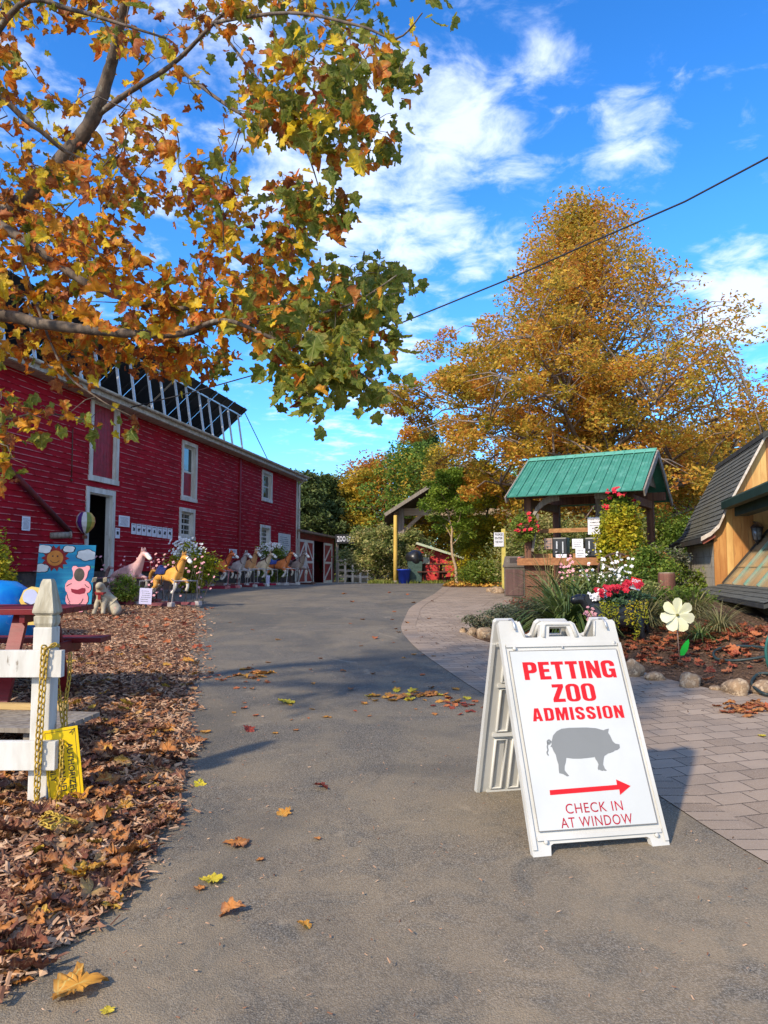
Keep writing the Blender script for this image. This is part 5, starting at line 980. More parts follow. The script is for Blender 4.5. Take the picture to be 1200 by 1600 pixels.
RK = [(-.175, 1.885), (-.05, 1.955), (.056, 2.06), (.16, 2.29), (.67, 3.25), (1.3, 3.62), (1.9, 3.9)]
T0, T1 = -.02, 3.0
def course(mb, a, b, t0, t1, ch=.115, lift=.016, pt=ct):
    (u0, z0), (u1, z1) = a, b; L_ = math.hypot(u1 - u0, z1 - z0) * SC; n = max(1, round(L_ / ch)); nx_, nz_ = -(z1 - z0), (u1 - u0); nl = math.hypot(nx_, nz_); nx_, nz_ = nx_ / nl * lift / SC, nz_ / nl * lift / SC
    for i in range(n):
        f0, f1 = i / n, (i + 1.02) / n; k = int((t1 - t0) * SC / .3); r = random.Random(i * 31 + int(u0 * 100)); tt = t0; off = r.uniform(0, .2)
        seg = [t0] + [t0 + (j + off) * .22 for j in range(1, int((t1 - t0) / .22))] + [t1]
        for a_, b_ in zip(seg[:-1], seg[1:]):
            l2 = lift * r.uniform(.75, 1.2) / lift; U0, Z0_ = u0 + (u1 - u0) * f0, z0 + (z1 - z0) * f0; U1, Z1_ = u0 + (u1 - u0) * f1, z0 + (z1 - z0) * f1; b2 = b_ - .004
            mb.add([pt(U0 + nx_ * l2, a_, Z0_ + nz_ * l2), pt(U0 + nx_ * l2, b2, Z0_ + nz_ * l2), pt(U1, b2, Z1_), pt(U1, a_, Z1_), pt(U0, a_, Z0_), pt(U0, b2, Z0_)], [(3, 2, 1, 0), (0, 1, 5, 4)])
mb = MB()
for a, b in zip(RK[:4], RK[1:5]): course(mb, a, b, T0 - .06, T1)
mb.build('shingle_slope', SHG, cot, True)
mb = MB()                                             # solid under the shingles and the upper slopes on both sides
PR = RK + [(2.5, 3.62), (3.13, 3.25), (3.64, 2.29), (3.75, 2.06), (3.98, 1.885)]
for i in range(len(PR) - 1):
    (u0, z0), (u1, z1) = PR[i], PR[i + 1]; top = i in (4, 5, 6, 7); ex = .10 if top else 0; q = [ct(u0 - (.05 if i == 4 else 0), T0 - .04 - ex, z0 + (.02 if top else 0)), ct(u0 - (.05 if i == 4 else 0), T1, z0 + (.02 if top else 0)), ct(u1, T1, z1 + (.02 if top else 0)), ct(u1, T0 - .04 - ex, z1 + (.02 if top else 0))]; dn = Vector((0, 0, -.09 if top else -.05)); q = [p + Vector((0, 0, -.006)) for p in q] if not top else q
    mb.add(q + [p + dn for p in q], [(0, 1, 2, 3), (7, 6, 5, 4), (0, 4, 5, 1), (1, 5, 6, 2), (2, 6, 7, 3), (3, 7, 4, 0)])
mb.build('roof_deck', mat('roof_dark', (.05, .05, .045), (.03, .03, .03), rough=.9), cot, True)
for (a, b) in zip(RK[:6], RK[1:7]):
    mb = MB(); th = .045; (u0, z0), (u1, z1) = a, b; q = [ct(u0, T0 - .085, z0 + .012), ct(u1, T0 - .085, z1 + .012), ct(u1, T0 - .085, z1 - th), ct(u0, T0 - .085, z0 - th)]; w = [p + CA * .028 for p in q]; mb.add(q + w, [(3, 2, 1, 0), (4, 5, 6, 7), (0, 1, 5, 4), (1, 2, 6, 5), (2, 3, 7, 6), (3, 0, 4, 7)]); mb.build('rake_board', TRIM, cot, True)
mb = MB(); mb.bar(ct(-.16, T0 - .03, 1.83), ct(.0, T0 - .03, 1.93), .05, .10); mb.build('rafter_tail', mat('tail_red', (.26, .08, .05), (.2, .06, .04)), cot, True)
mb = MB(); mb.bar(ct(-.17, T0 - .05, 1.845), ct(-.17, T1, 1.845), .03, .09); mb.bar(ct(-.09, T0, 1.83), ct(-.09, T1, 1.83), .2, .012); mb.build('soffit', mat('soffit_dark', (.05, .04, .035), (.03, .03, .03)), cot, True)
CED = mat('cedar_boards', (.50, .25, .075), (.36, .15, .04), sc=7, rough=.6, sc3=(1, 1, .16), wear=(.20, .085, .03), wsc=4.5, wr=(.52, .72), bmp=.2, bs=40); CED2 = mat('cedar_boards_pale', (.62, .38, .13), (.48, .26, .08), sc=8, rough=.6, sc3=(1, 1, .16), wear=(.26, .11, .04), wsc=5, wr=(.6, .75)); CED3 = mat('cedar_boards_dark', (.40, .17, .055), (.28, .11, .035), sc=6, rough=.6, sc3=(1, 1, .16), wear=(.16, .07, .03), wsc=6, wr=(.56, .7))
def rake_z(u):
    us = [p[0] for p in PR]; return float(np.interp(u, us, [p[1] for p in PR])) - .03
mb = MB(); u = .0; r = random.Random(4)
while u < 3.6:
    w = r.uniform(.055, .125); mb.cur = r.choice([0, 0, 1, 2]); e = r.uniform(0, .012); c_ = u + w - .0035; zt4 = [rake_z(u), rake_z((u + c_) / 2), rake_z(c_)]
    vs = [ct(u, 0, .6, e), ct(c_, 0, .6, e), ct(c_, 0, zt4[2], e), ct((u + c_) / 2, 0, zt4[1], e), ct(u, 0, zt4[0], e)]; vs += [p + Vector((0, .02 + e, 0)) for p in vs]; mb.add(vs, [(0, 1, 2, 3, 4)[::1], (0, 5, 6, 1), (1, 6, 7, 2), (0, 4, 9, 5)]); u += w
mb.build('gable_wall', [CED, CED2, CED3], cot, True)
def blocks():
    m, nt, b = newmat('concrete_block'); L = nt.links.new; pv = coord(nt, 'Position'); br = nt.nodes.new('ShaderNodeTexBrick'); L(coord(nt, 'UV'), br.inputs[0]); br.inputs['Scale'].default_value = 1; br.inputs['Brick Width'].default_value = .40; br.inputs['Row Height'].default_value = .20; br.inputs['Mortar Size'].default_value = .006; br.inputs['Mortar Smooth'].default_value = .4
    br.inputs['Color1'].default_value = c4((.42, .37, .29)); br.inputs['Color2'].default_value = c4((.35, .31, .25)); br.inputs['Mortar'].default_value = c4((.22, .19, .15)); c = mixn(nt, nz(nt, pv, 60, 4, .8, 0, (.5, .66)), br.outputs[0], (.52, .47, .38)); c = mixn(nt, nz(nt, pv, 2.2, 5, .7, .5, (.52, .68)), c, (.22, .19, .14))
    L(c, b.inputs['Base Color']); b.inputs['Roughness'].default_value = .9; iv = nt.nodes.new('ShaderNodeMath'); iv.operation = 'SUBTRACT'; iv.inputs[0].default_value = 1; L(br.outputs['Fac'], iv.inputs[1]); bump(nt, b, iv.outputs[0], .6, .01); return m
BLK = blocks()
def uvquad(name, a, b, c, d, m, parent, uo=(0, 0)):
    me_o = MB().add([a, b, c, d], [(0, 1, 2, 3)]).build(name, m, parent, True); L_, H_ = (b - a).length, (d - a).length; uv = me_o.data.uv_layers.new(name='UVMap')
    for i, p in enumerate(((0, 0), (L_, 0), (L_, H_), (0, H_))): uv.data[i].uv = (p[0] + uo[0], p[1] + uo[1])
    return me_o
uvquad('block_wall', ct(-.005, 2.15, .75), ct(-.005, -.0, .75), ct(-.005, -.0, 1.97), ct(-.005, 2.15, 1.97), BLK, cot)
mb = MB(); mb.add([ct(-.005, 2.15, .75), ct(3.6, 2.15, .75), ct(3.6, 2.15, 2.9), ct(-.005, 2.15, 1.97)], [(0, 1, 2, 3)]); mb.add([ct(3.6, 0, .75), ct(3.6, T1, .75), ct(3.6, T1, 2.1), ct(3.6, 0, 2.1)], [(0, 1, 2, 3)]); mb.build('rear_wall', mat('rear_dark', (.10, .07, .05), (.07, .05, .04)), cot, True)
mb = MB(); c_ = P(1078, 874, (ct(0, 1.75, 1).y)); mb.box(tuple(c_ + Vector((-.03, 0, 0))), (.06, .13, .12), bev=.008); mb.build('outlet_box', WHITE, cot, True)
# wall lantern
ln = P(1183, 832, ct(.55, 0, 1).y - .12); lan = thing('wall_lantern', 'dark metal and glass lantern fixed on the cedar gable', 'lantern', ln); mb = MB(); mb.lathe([(.01, .20), (.05, .17), (.11, .10), (.12, .085), (.10, .08)], 8); mb.tube([(0, 0, .18), (0, .13, .20)], .012, 6); mb.build('cap', BLACK, lan)
mb = MB(); mb.lathe([(.095, .075), (.07, -.12), (.03, -.14)], 8); mb.build('glass', mat('lantern_glass', (.22, .22, .21), (.12, .12, .12), rough=.1, spec=.8, sc=20), lan); mb = MB(); mb.lathe([(.05, -.14), (.055, -.15), (.02, -.19), (.005, -.24)], 8)
for k in range(6): a = k * PI / 3; mb.tube([(.10 * math.cos(a), .10 * math.sin(a), .08), (.072 * math.cos(a), .072 * math.sin(a), -.14)], .006, 4)
mb.build('frame', BLACK, lan)
# glazed wing coming toward us
wing = thing('glasshouse_wing', 'low glazed lean-to with green gutter and shingle skirt in front of the cottage', 'lean-to', ct(.6, -1.6, .9))
DG = mat('gutter_green', (.010, .026, .020), (.016, .038, .03), sc=5, rough=.6, spec=.2); RIB = mat('glazing_bar', (.14, .28, .22), (.26, .28, .21), sc=10, rough=.5)
TW = -3.6
for nm, m_, u0, z0, wd, hg in (('gutter', DG, .135, 2.305, .10, .095), ('gutter_lip', mat('gutter_light', (.09, .13, .11), (.06, .1, .08), rough=.35), .10, 2.355, .03, .016), ('fascia', DG, .30, 2.215, .16, .12)):
    mb = MB(); mb.bar(ct(u0, -.12 if nm != 'fascia' else -.25, z0), ct(u0, TW, z0 + .0), wd * SC, hg * SC); mb.build(nm, m_, wing, True)
mb = MB(); q = [ct(.12, -.13, 2.36), ct(.12, TW, 2.36), ct(2.2, TW, 2.42), ct(2.2, -.13, 2.42)]; mb.add(q + [p + Vector((0, 0, .03)) for p in q], [(0, 1, 2, 3), (7, 6, 5, 4), (0, 4, 5, 1), (1, 5, 6, 2), (2, 6, 7, 3), (3, 7, 4, 0)]); mb.build('upper_roof', DG, wing, True)
gl0, gl1 = (.10, 1.265), (1.0, 2.36)
mg, nt, b = newmat('old_glazing'); v = coord(nt, 'Position'); cc_ = mixn(nt, nz(nt, v, 3, 4, .7, .4, (.35, .65)), (.42, .30, .15), (.30, .24, .13)); nt.links.new(cc_, b.inputs['Base Color']); b.inputs['Roughness'].default_value = .18; b.inputs['Specular IOR Level'].default_value = .7
n_ = 16; 
for i in range(6):
    t0 = -.03 + (TW + .03) * i / 6; t1 = -.03 + (TW + .03) * (i + 1) / 6; mb = MB()
    for j in range(5):
        f0, f1 = j / 5, (j + 1.03) / 5; A_ = lambda f, t, l: ct(gl0[0] + (gl1[0] - gl0[0]) * f - l, t, gl0[1] + (gl1[1] - gl0[1]) * f + l)
        mb.add([A_(f0, t0, .006), A_(f0, t1, .006), A_(f1, t1, 0), A_(f1, t0, 0)], [(0, 1, 2, 3)])
    mb.build('glass_pane', mg, wing, True)
    for tt in (t0,): mb = MB(); mb.bar(ct(gl0[0] - .01, tt, gl0[1] + .012), ct(gl1[0] - .01, tt, gl1[1] + .012), .055, .035); mb.build('glazing_bar', RIB if i or tt != t0 else mat('bar_dark', (.05, .04, .03), (.03, .03, .03)), wing, True)
mb = MB(); sk0, sk1 = (-.28, 1.16), (.12, 1.275); course(mb, sk0, sk1, TW, .12, ch=.13, lift=.014); sk = mb.build('shingle_skirt', SHG, wing, True)
mb = MB(); q = [ct(sk0[0] - .005, .12, sk0[1] - .008), ct(sk0[0] - .005, TW, sk0[1] - .008), ct(sk1[0], TW, sk1[1] - .008), ct(sk1[0], .12, sk1[1] - .008)]; mb.add(q + [p + Vector((0, 0, -.05)) for p in q], [(3, 2, 1, 0), (4, 5, 6, 7), (0, 1, 5, 4), (1, 2, 6, 5), (2, 3, 7, 6), (3, 0, 4, 7)]); mb.build('skirt_deck', MC['roof_dark'], wing, True)
uvquad('base_wall', ct(-.02, -.05, .70), ct(-.02, TW, .55), ct(-.02, TW, 1.20), ct(-.02, -.05, 1.20), mat('render_wall', (.24, .20, .15), (.15, .125, .09), sc=4, rough=.9, bmp=.4, bs=20, wear=(.33, .28, .2), wsc=9), wing)
mb = MB(); mb.add([ct(1.0, -.05, .6), ct(1.0, TW, .5), ct(1.0, TW, 2.36), ct(1.0, -.05, 2.36)], [(0, 1, 2, 3)]); mb.build('inner_wall', MC['rear_dark'], wing, True)
# ================================================================ BACK STRUCTURES
# open pavilion
pvd = 33.0; pa = P(601, 803, pvd); pb2 = P(703, 738, pvd); pv = thing('open_pavilion', 'open timber pavilion with dark gable roof behind the trees', 'pavilion', (pb2.x, pvd + 4, Z(pb2.x, pvd)))
DKW = mat('pavilion_dark', (.05, .03, .02), (.03, .02, .015), rough=.8); apx = pb2.x + 1.0; slp = (pb2.z - pa.z) / (pb2.x - pa.x); za = pa.z + slp * (apx - pa.x); hw = apx - pa.x
for sgn in (-1, 1):
    mb = MB(); q = [Vector((apx, pvd, za)), Vector((apx, pvd + 8, za)), Vector((apx + sgn * hw, pvd + 8, pa.z)), Vector((apx + sgn * hw, pvd, pa.z))]; q2 = [p + Vector((0, 0, -.18)) for p in q]; f_ = [(0, 1, 2, 3), (7, 6, 5, 4), (0, 4, 5, 1), (1, 5, 6, 2), (2, 6, 7, 3), (3, 7, 4, 0)]; mb.add(q + q2, f_ if sgn < 0 else [x[::-1] for x in f_]); mb.build('roof', DKW, pv, True)
    mb = MB(); mb.bar(Vector((apx, pvd - .06, za - .05)), Vector((apx + sgn * hw, pvd - .06, pa.z - .05)), .06, .15); mb.build('rake_board', GREYW, pv, True)
    for yy in (pvd + .8, pvd + 4, pvd + 7.3): mb = MB(); mb.box((apx + sgn * (hw - .75), yy, (pa.z + .6) / 2 + .3), (.28, .28, pa.z - .6)); mb.build('post', GREYW, pv, True)
zt5 = P(640, 798, pvd).z
for yy in (pvd + .8, pvd + 7.3): mb = MB(); mb.bar((apx - hw + .4, yy, zt5), (apx + hw - .4, yy, zt5), .2, .32); mb.build('tie_beam', wood('beam_pale', (.40, .30, .20), (.28, .2, .13), axis='x'), pv, True)
for x0_, x1_ in ((apx - hw + .75, apx - hw + 1.7), (apx, apx - .9)): mb = MB(); mb.bar((x0_, pvd + .8, zt5 - 1.0 if x0_ != apx else za - .3), (x1_, pvd + .8, zt5 - .1), .14, .16); mb.build('strut', MC['beam_pale'], pv, True)
# small red hut with pale green roof
hd_ = 30.0; h0, h1 = P(654, 850, hd_), P(745, 883, hd_); hg_ = Z(h0.x, hd_); hut = thing('red_hut', 'small bright red hut with pale sloping roof behind picnic tables', 'hut', (h0.x + 1.2, hd_ + 1.5, hg_))
HR = mat('hut_red', (.62, .06, .06), (.5, .045, .05), rough=.6); mb = MB(); xs_, xe_ = h0.x - .0, h1.x + .2
vs = [(xs_ - .6, hd_, hg_ - .1), (xe_, hd_, hg_ - .1), (xe_, hd_, h1.z - .05), (xs_, hd_, h0.z - .05), (xs_ - .6, hd_, h0.z - .7)]; vs += [(x, y + 3, z) for x, y, z in vs]; mb.add(vs, [(0, 1, 2, 3, 4), (9, 8, 7, 6, 5), (0, 4, 9, 5), (1, 6, 7, 2), (3, 8, 9, 4)]); mb.build('wall', HR, hut, True)
mb = MB(); mb.bar((xs_ - .1, hd_ + 1.4, h0.z + .02), (xe_ + .6, hd_ + 1.4, h1.z - .15), 3.6, .09, up=(0, 0, 1)); mb.build('roof', mat('hut_roof', (.42, .52, .38), (.50, .48, .36), sc=5, rough=.6), hut, True)
w0, w1 = P(658, 866, hd_), P(671, 882, hd_); mb = MB(); mb.box(((w0.x + w1.x) / 2, hd_ - .02, (w0.z + w1.z) / 2), (w1.x - w0.x, .05, w0.z - w1.z)); wf = mb.build('window_frame', WHITE, hut, True); mb = MB(); mb.box(((w0.x + w1.x) / 2, hd_ - .05, (w0.z + w1.z) / 2), ((w1.x - w0.x) * .72, .012, (w0.z - w1.z) * .72)); mb.build('pane', GLASSD, wf, True)
# picnic tables beyond
DT = mat('dark_table', (.13, .05, .035), (.08, .035, .025), rough=.7)
for i, (px, d, lab) in enumerate(((676, 28.5, 'left dark picnic table in front of the red hut'), (706, 28.9, 'middle dark picnic table, half behind the thin tree trunk'), (732, 28.4, 'right dark picnic table at the shrubs'))):
    x = (px - 600) / F * d; picnic('far_picnic_table', lab, (x, d, Z(x, d)), R(4), 1.35, DT, 'picnic tables before the red hut')
# posts, bins, signs at the back
yp_ = dpt(618, 27.8); ypz = P(618, 805, 27.8).z - yp_.z; t = thing('pole', 'tall yellow wooden pole at the edge of the grass', 'pole', yp_); mb = MB(); mb.lathe([(.085, 0), (.08, ypz * .5), (.07, ypz - .02), (.05, ypz)], 10); mb.build('shaft', mat('pole_yellow', (.62, .42, .10), (.5, .33, .07), sc=6, sc3=(1, 1, .2)), t)
mb = MB(); mb.lathe([(.095, 0), (.095, .12)], 10); mb.build('collar', GREYW, t)
bb = dpt(648, 28.0); t = thing('wheelie_bin', 'grey green wheeled bin with bulging black bag beside yellow pole', 'bin', bb); t.scale = (.72, .72, .88); mb = MB(); mb.add([(-.33, -.3, .08), (.33, -.3, .08), (.33, .3, .08), (-.33, .3, .08), (-.38, -.36, .95), (.38, -.36, .95), (.38, .36, .95), (-.38, .36, .95)], [(0, 3, 2, 1), (4, 5, 6, 7), (0, 1, 5, 4), (1, 2, 6, 5), (2, 3, 7, 6), (3, 0, 4, 7)]); mb.build('body', mat('bin_green', (.06, .10, .085), (.04, .07, .06), rough=.5), t)
mb = MB(); mb.ball((0, 0, 1.1), .44, 3, (1.05, 1, .8), .10, 3); mb.build('bag', BLACK, t)
for q in (-.25, .25): mb = MB(); mb.lathe([(.1, -.03), (.1, .03)], 12, frame((q, .33, .1), (0, 0, 1), (0, 1, 0))); mb.build('wheel', INK, t)
bb = dpt(631, 27.6); t = thing('blue_tub', 'small blue tub on the grass left of the wheeled bin', 'tub', bb); mb = MB(); mb.lathe([(.19, 0), (.24, .5), (.26, .5), (.26, .54), (.21, .54), (.17, .03)], 14); mb.build('tub', mat('tub_blue', (.02, .06, .50), (.02, .05, .4), rough=.4), t); mb = MB(); mb.tube([(-.25, 0, .5), (-.15, -.2, .62), (.15, -.2, .62), (.25, 0, .5)], .01, 5); mb.build('handle', INK, t)
def postsign(px, d, x0, x1, y0, y1, label, txt, pm, sm_=PAPER, two=None):
    g = dpt(px, d); t = thing('path_sign', label, 'sign', g); zt_ = P(px, y0 - 6, d).z; mb = MB(); mb.box((g.x, d + .05, (g.z + zt_) / 2), (.09, .06, zt_ - g.z)); mb.build('post', pm, t, True)
    a, b = P(x0, y1, d), P(x1, y0, d); M = frame(((a.x + b.x) / 2, d, (a.z + b.z) / 2), (1, 0, 0), (0, 0, 1)); W_, H_ = b.x - a.x, b.z - a.z; mb = MB(); mb.box((0, 0, 0), (W_, H_, .012), M, bev=.003); mb.build('panel', sm_, t, True)
    for i, s_ in enumerate(txt): textmesh(s_, 'lettering', M @ Matrix.Translation((0, H_ * (.36 - i * .72 / max(1, len(txt) - .3)), .008)), INK, t, W_ * .78, H_ * .62 / len(txt) * .78, .02, 0)
postsign(787, 17.6, 772, 787, 832, 854, 'small white directional sign on a yellow post left of the bin', ['PLEASE', 'ENTER', 'THIS WAY'], mat('post_yellow', (.60, .50, .12), (.5, .4, .1)))
g = P(555, 843, 41); t = thing('banner_sign', 'black overhead sign with white letters past the red shed', 'sign', (g.x - .4, 41, Z(g.x - .4, 41))); a, b = P(524, 849, 41), P(556, 835, 41); M = frame(((a.x + b.x) / 2, 41, (a.z + b.z) / 2), (1, .15, .02), (0, 0, 1)); mb = MB(); mb.box((0, 0, 0), (b.x - a.x, b.z - a.z, .04), M); mb.build('panel', INK, t, True); textmesh('ZOO EXIT', 'lettering', M @ Matrix.Translation((0, 0, .024)), PAPER, t, (b.x - a.x) * .85, (b.z - a.z) * .6, .02, 0)
for px in (527, ): xx = P(px, 850, 41.1).x; mb = MB(); mb.box((xx, 41.1, (a.z + .6) / 2 + .1), (.14, .14, b.z - .6 + .2)); mb.build('post', GREYW, t, True)
# paddock fence
CRM = mat('fence_cream', (.80, .70, .56), (.65, .55, .42), sc=4, rough=.8); fp0, fp1 = P(528, 890, 44), P(640, 890, 40); n = 9
fence = thing('paddock_fence', 'cream rail paddock fence at the end of the drive', 'fence', (fp0.x, 44, Z(fp0.x, 44))); pts = [Vector((fp0.x + (fp1.x - fp0.x) * i / n, 44 - 4 * i / n, 0)) for i in range(n + 1)]
for p in pts: zz = Z(p.x, p.y); mb = MB(); mb.box((p.x, p.y, zz + .68), (.12, .12, 1.4)); mb.build('post', CRM, fence, True)
for i in range(n):
    for h in (.35, .72, 1.08, 1.32): mb = MB(); a, b = pts[i], pts[i + 1]; mb.bar(a + Vector((0, 0, Z(a.x, a.y) + h + .05 * math.sin(i * 5 + h * 9))), b + Vector((0, 0, Z(b.x, b.y) + h)), .04, .13); mb.build('rail', CRM, fence, True)
fs2 = thing('field_shelter', 'pale low field shelter roof behind the paddock fence', 'shelter', P(575, 905, 50)); a, b = P(548, 876, 50), P(612, 900, 50); zz = Z(a.x, 50); mb = MB(); mb.box(((a.x + b.x) / 2, 51, (zz + a.z) / 2 - .2), (b.x - a.x, 1.6, a.z - zz - .3)); mb.build('wall', mat('shelter_cream', (.52, .40, .30), (.42, .32, .24)), fs2, True)
mb = MB(); mb.bar((a.x - .4, 51, a.z + .0), (b.x + .3, 51, a.z - .5), 2.4, .1); mb.build('roof', mat('shelter_roof', (.55, .50, .42), (.42, .38, .3)), fs2, True)
# overhead cable
mb = MB(); cp = [P(1290, 205, 9.5), P(1200, 246, 10), P(1070, 315, 11), P(930, 376, 12.2), P(800, 434, 13.6), P(655, 493, 15.2), P(520, 548, 16.8), P(400, 585, 18), P(300, 613, 18.9), P(190, 640, 19.8)]; mb.tube(cp, .016, 6)
cab = tag(mb.build('overhead_cable', INK), 'black overhead cable running from the barn eave up to the right', 'cable'); q = P(1290, 205, 9.5)
# ================================================================ TREES
def limb_path(a, b, n=6, wig=.08, droop=0.0, seed=0):
    r = random.Random(seed); a, b = Vector(a), Vector(b); L_ = (b - a).length; out = [a]
    for i in range(1, n + 1):
        t = i / n; p = a.lerp(b, t) + Vector((0, 0, droop * math.sin(PI * t) * L_)); 
        if i < n: p += Vector((r.uniform(-1, 1), r.uniform(-1, 1), r.uniform(-1, 1))) * wig * L_ * .5
        out.append(p)
    return out
def tree(name, label, base, H, rad, m, n=9000, ls=.14, prof='round', cb=.25, trunk_r=.2, limbs=26, bark=None, group=None, seed=1, clr=.20, stems=1, thin=None, skew=(0, 0), gap=0, nsec=5):
    """crown = leaf clumps round the ends of real limbs; prof gives crown radius by height"""
    r = random.Random(seed); base = Vector(base); bark = bark or BARK
    t = thing(name, label, 'tree', base, 0, group); mbk = MB(); tips = []
    def pr(f):                                        # f 0..1 over crown height
        if prof == 'cone': return max(.06, (1 - f) ** .8) * (.75 + .25 * min(1, f * 6))
        if prof == 'maple': return float(np.interp(f, [0, .1, .25, .42, .55, .68, .80, .90, 1], [.88, 1, 1, .90, .74, .54, .38, .25, .13]))
        return math.sqrt(max(.02, 1 - (2 * f - .9) ** 2 * .98)) if f < .95 else .3
    for s in range(stems):
        top = base + Vector((skew[0] + (r.uniform(-.3, .3) * rad if stems > 1 else 0), skew[1] + (r.uniform(-.3, .3) * rad if stems > 1 else 0), H * (.93 - .1 * (s > 0))))
        tp = limb_path(base + Vector((0, 0, -.2)), top, 9, .03, 0, seed + s); rr = [trunk_r * (1.25 if i == 0 else 1) * (1 - i / 9.5) ** .8 for i in range(10)]; mbk.tube(tp, rr, 9)
        for k in range(limbs // stems):
            f = ((k + .5) / (limbs // stems)) ** .9; h = cb * .75 + (1 - cb * .75) * f * .92; j = min(8, int(h / .93 * 9)); p0 = tp[j].lerp(tp[j + 1], min(1, h / .93 * 9 - j))
            fa = min(1, f + .10); az = k * 2.39996 + r.uniform(-.3, .3); R_ = rad * pr(fa) * r.uniform(.72, 1.0); e = Vector((base.x + skew[0] * h + math.cos(az) * R_, base.y + skew[1] * h + math.sin(az) * R_, base.z + H * (cb + (1 - cb) * min(.99, fa * (1 if prof != 'cone' else .95)))))
            q = limb_path(p0, e, 5, .10, .04, seed * 50 + k); r0 = rr[j] * .42; mbk.tube(q, [max(.012, r0 * (1 - i / 5.6)) for i in range(6)], 5, cap=False); tips.append(e)
            for w in range(nsec):                     # secondary limbs
                a = q[r.randint(1, 5)]; d = Vector((r.gauss(0, 1), r.gauss(0, 1), r.gauss(.25, .7))).normalized() * R_ * r.uniform(.25, .5); b = a + d; mbk.tube([a, a + d * .5 + Vector((0, 0, .05 * R_)), b], [r0 * .35, r0 * .22, .006], 4, cap=False); tips.append(b)
    mbk.build('trunk', bark, t, True)
    T_ = np.array([tuple(p) for p in tips]); K = len(T_); cs = rad * clr * rng.uniform(.55, 1.25, K)
    if thin is not None: wts = np.array([thin(p) for p in T_])
    else: wts = np.ones(K)
    wts = wts * cs ** 1.5; wts /= wts.sum(); k = rng.choice(K, n, p=wts); sc_ = np.array([1, 1, .55 if prof == 'cone' else .72])
    g_ = rng.normal(size=(n, 3)); g_ /= np.maximum(1, np.linalg.norm(g_, axis=1, keepdims=True) / 1.25); pts = T_[k] + g_ * cs[k][:, None] * .75 * sc_
    pts[:, 2] = np.maximum(pts[:, 2], base.z + .15); V, F_ = leafquads(pts, ls); npmesh('crown', V, F_, m, t); return t
MAPLE = leafmat('maple_leaves', [(.22, .21, .03), (.48, .36, .05), (.70, .45, .06), (.66, .30, .05), (.46, .16, .04)], .5, .9, wn=.5)
GOLD = leafmat('golden_leaves', [(.16, .18, .02), (.40, .31, .03), (.60, .40, .04), (.52, .25, .03)], .4, .6)
ORNG = leafmat('orange_leaves', [(.18, .16, .03), (.46, .25, .03), (.54, .19, .03), (.36, .10, .02)], .4, .6)
GREEN = leafmat('green_leaves', [(.07, .12, .02), (.12, .20, .03), (.21, .29, .04), (.34, .35, .06)], .42, .8)
PINE = leafmat('pine_needles', [(.05, .08, .025), (.09, .125, .035), (.15, .17, .05)], .2, 1.2)
YELG = leafmat('yellow_green_leaves', [(.12, .17, .02), (.28, .32, .03), (.55, .48, .03), (.66, .48, .04)], .4, 1.5)
VIBU = leafmat('hydrangea_leaves', [(.10, .15, .04), (.21, .26, .07), (.40, .38, .13), (.58, .48, .22)], .4, 2.0)
def gb(x, y): return Vector((x, y, Z(x, y)))
bx0 = (938 - 600) / F * 24.5
def thinf(p):                                         # the upper right of the crown has lost leaves
    u = (p[0] - bx0) / 5.5; h = (p[2] - 1) / 13.2; k = (.12 + float(np.interp((h - .15) / .85, [0, .1, .25, .42, .55, .68, .80, .90, 1], [.9, 1, 1, .9, .75, .55, .40, .26, .10]))) ** 1.3 * (.45 + abs(u))
    if u > .10: k *= .8
    if u > .30 and h > .25: k *= .60
    if -.12 < u < .28 and .50 < h < .70: k *= .35
    if p[1] > 25.5: k *= .7
    if p[1] < 24: k *= 1.2
    if h < .45: k *= 1.25
    return k
tree('maple_tree', 'huge golden orange maple with thinning crown behind the kiosk', gb(bx0, 24.5), 12.9, 5.9, MAPLE, 125000, .125, 'maple', .14, .30, 100, mat('maple_bark', (.24, .18, .14), (.12, .09, .07), sc=12, rough=.9), seed=5, clr=.088, nsec=13, thin=thinf, skew=(-.45, 0))
# nearer side trees by the kiosk and the small green one
tree('young_tree', 'small bright green tree with thin pale trunk left of the kiosk', gb((716 - 600) / F * 24, 24), 3.65, .88, leafmat('bright_green_leaves', [(.10, .17, .02), (.18, .28, .03), (.32, .38, .05)], .4, .8), 9000, .10, 'round', .48, .055, 14, mat('pale_bark', (.45, .32, .20), (.32, .22, .14), sc=10, rough=.9), seed=3, clr=.26, skew=(-.42, 0))
tree('young_tree', 'taller dull green tree leaning over the picnic tables', gb((760 - 600) / F * 26, 26), 4.2, 1.1, YELG, 9000, .11, 'round', .30, .08, 16, seed=12, clr=.3)
tree('shrub_tree', 'many-stemmed pale hydrangea tree left of the yellow pole', gb((590 - 600) / F * 29.5, 29.5), 2.0, 1.35, VIBU, 13000, .12, 'round', .18, .07, 26, seed=8, clr=.3, stems=4)
tree('shrub_tree', 'second pale hydrangea tree right behind the yellow pole', gb((636 - 600) / F * 30.5, 30.6), 1.95, 1.2, VIBU, 8000, .12, 'round', .2, .07, 20, seed=9, clr=.3, stems=3)
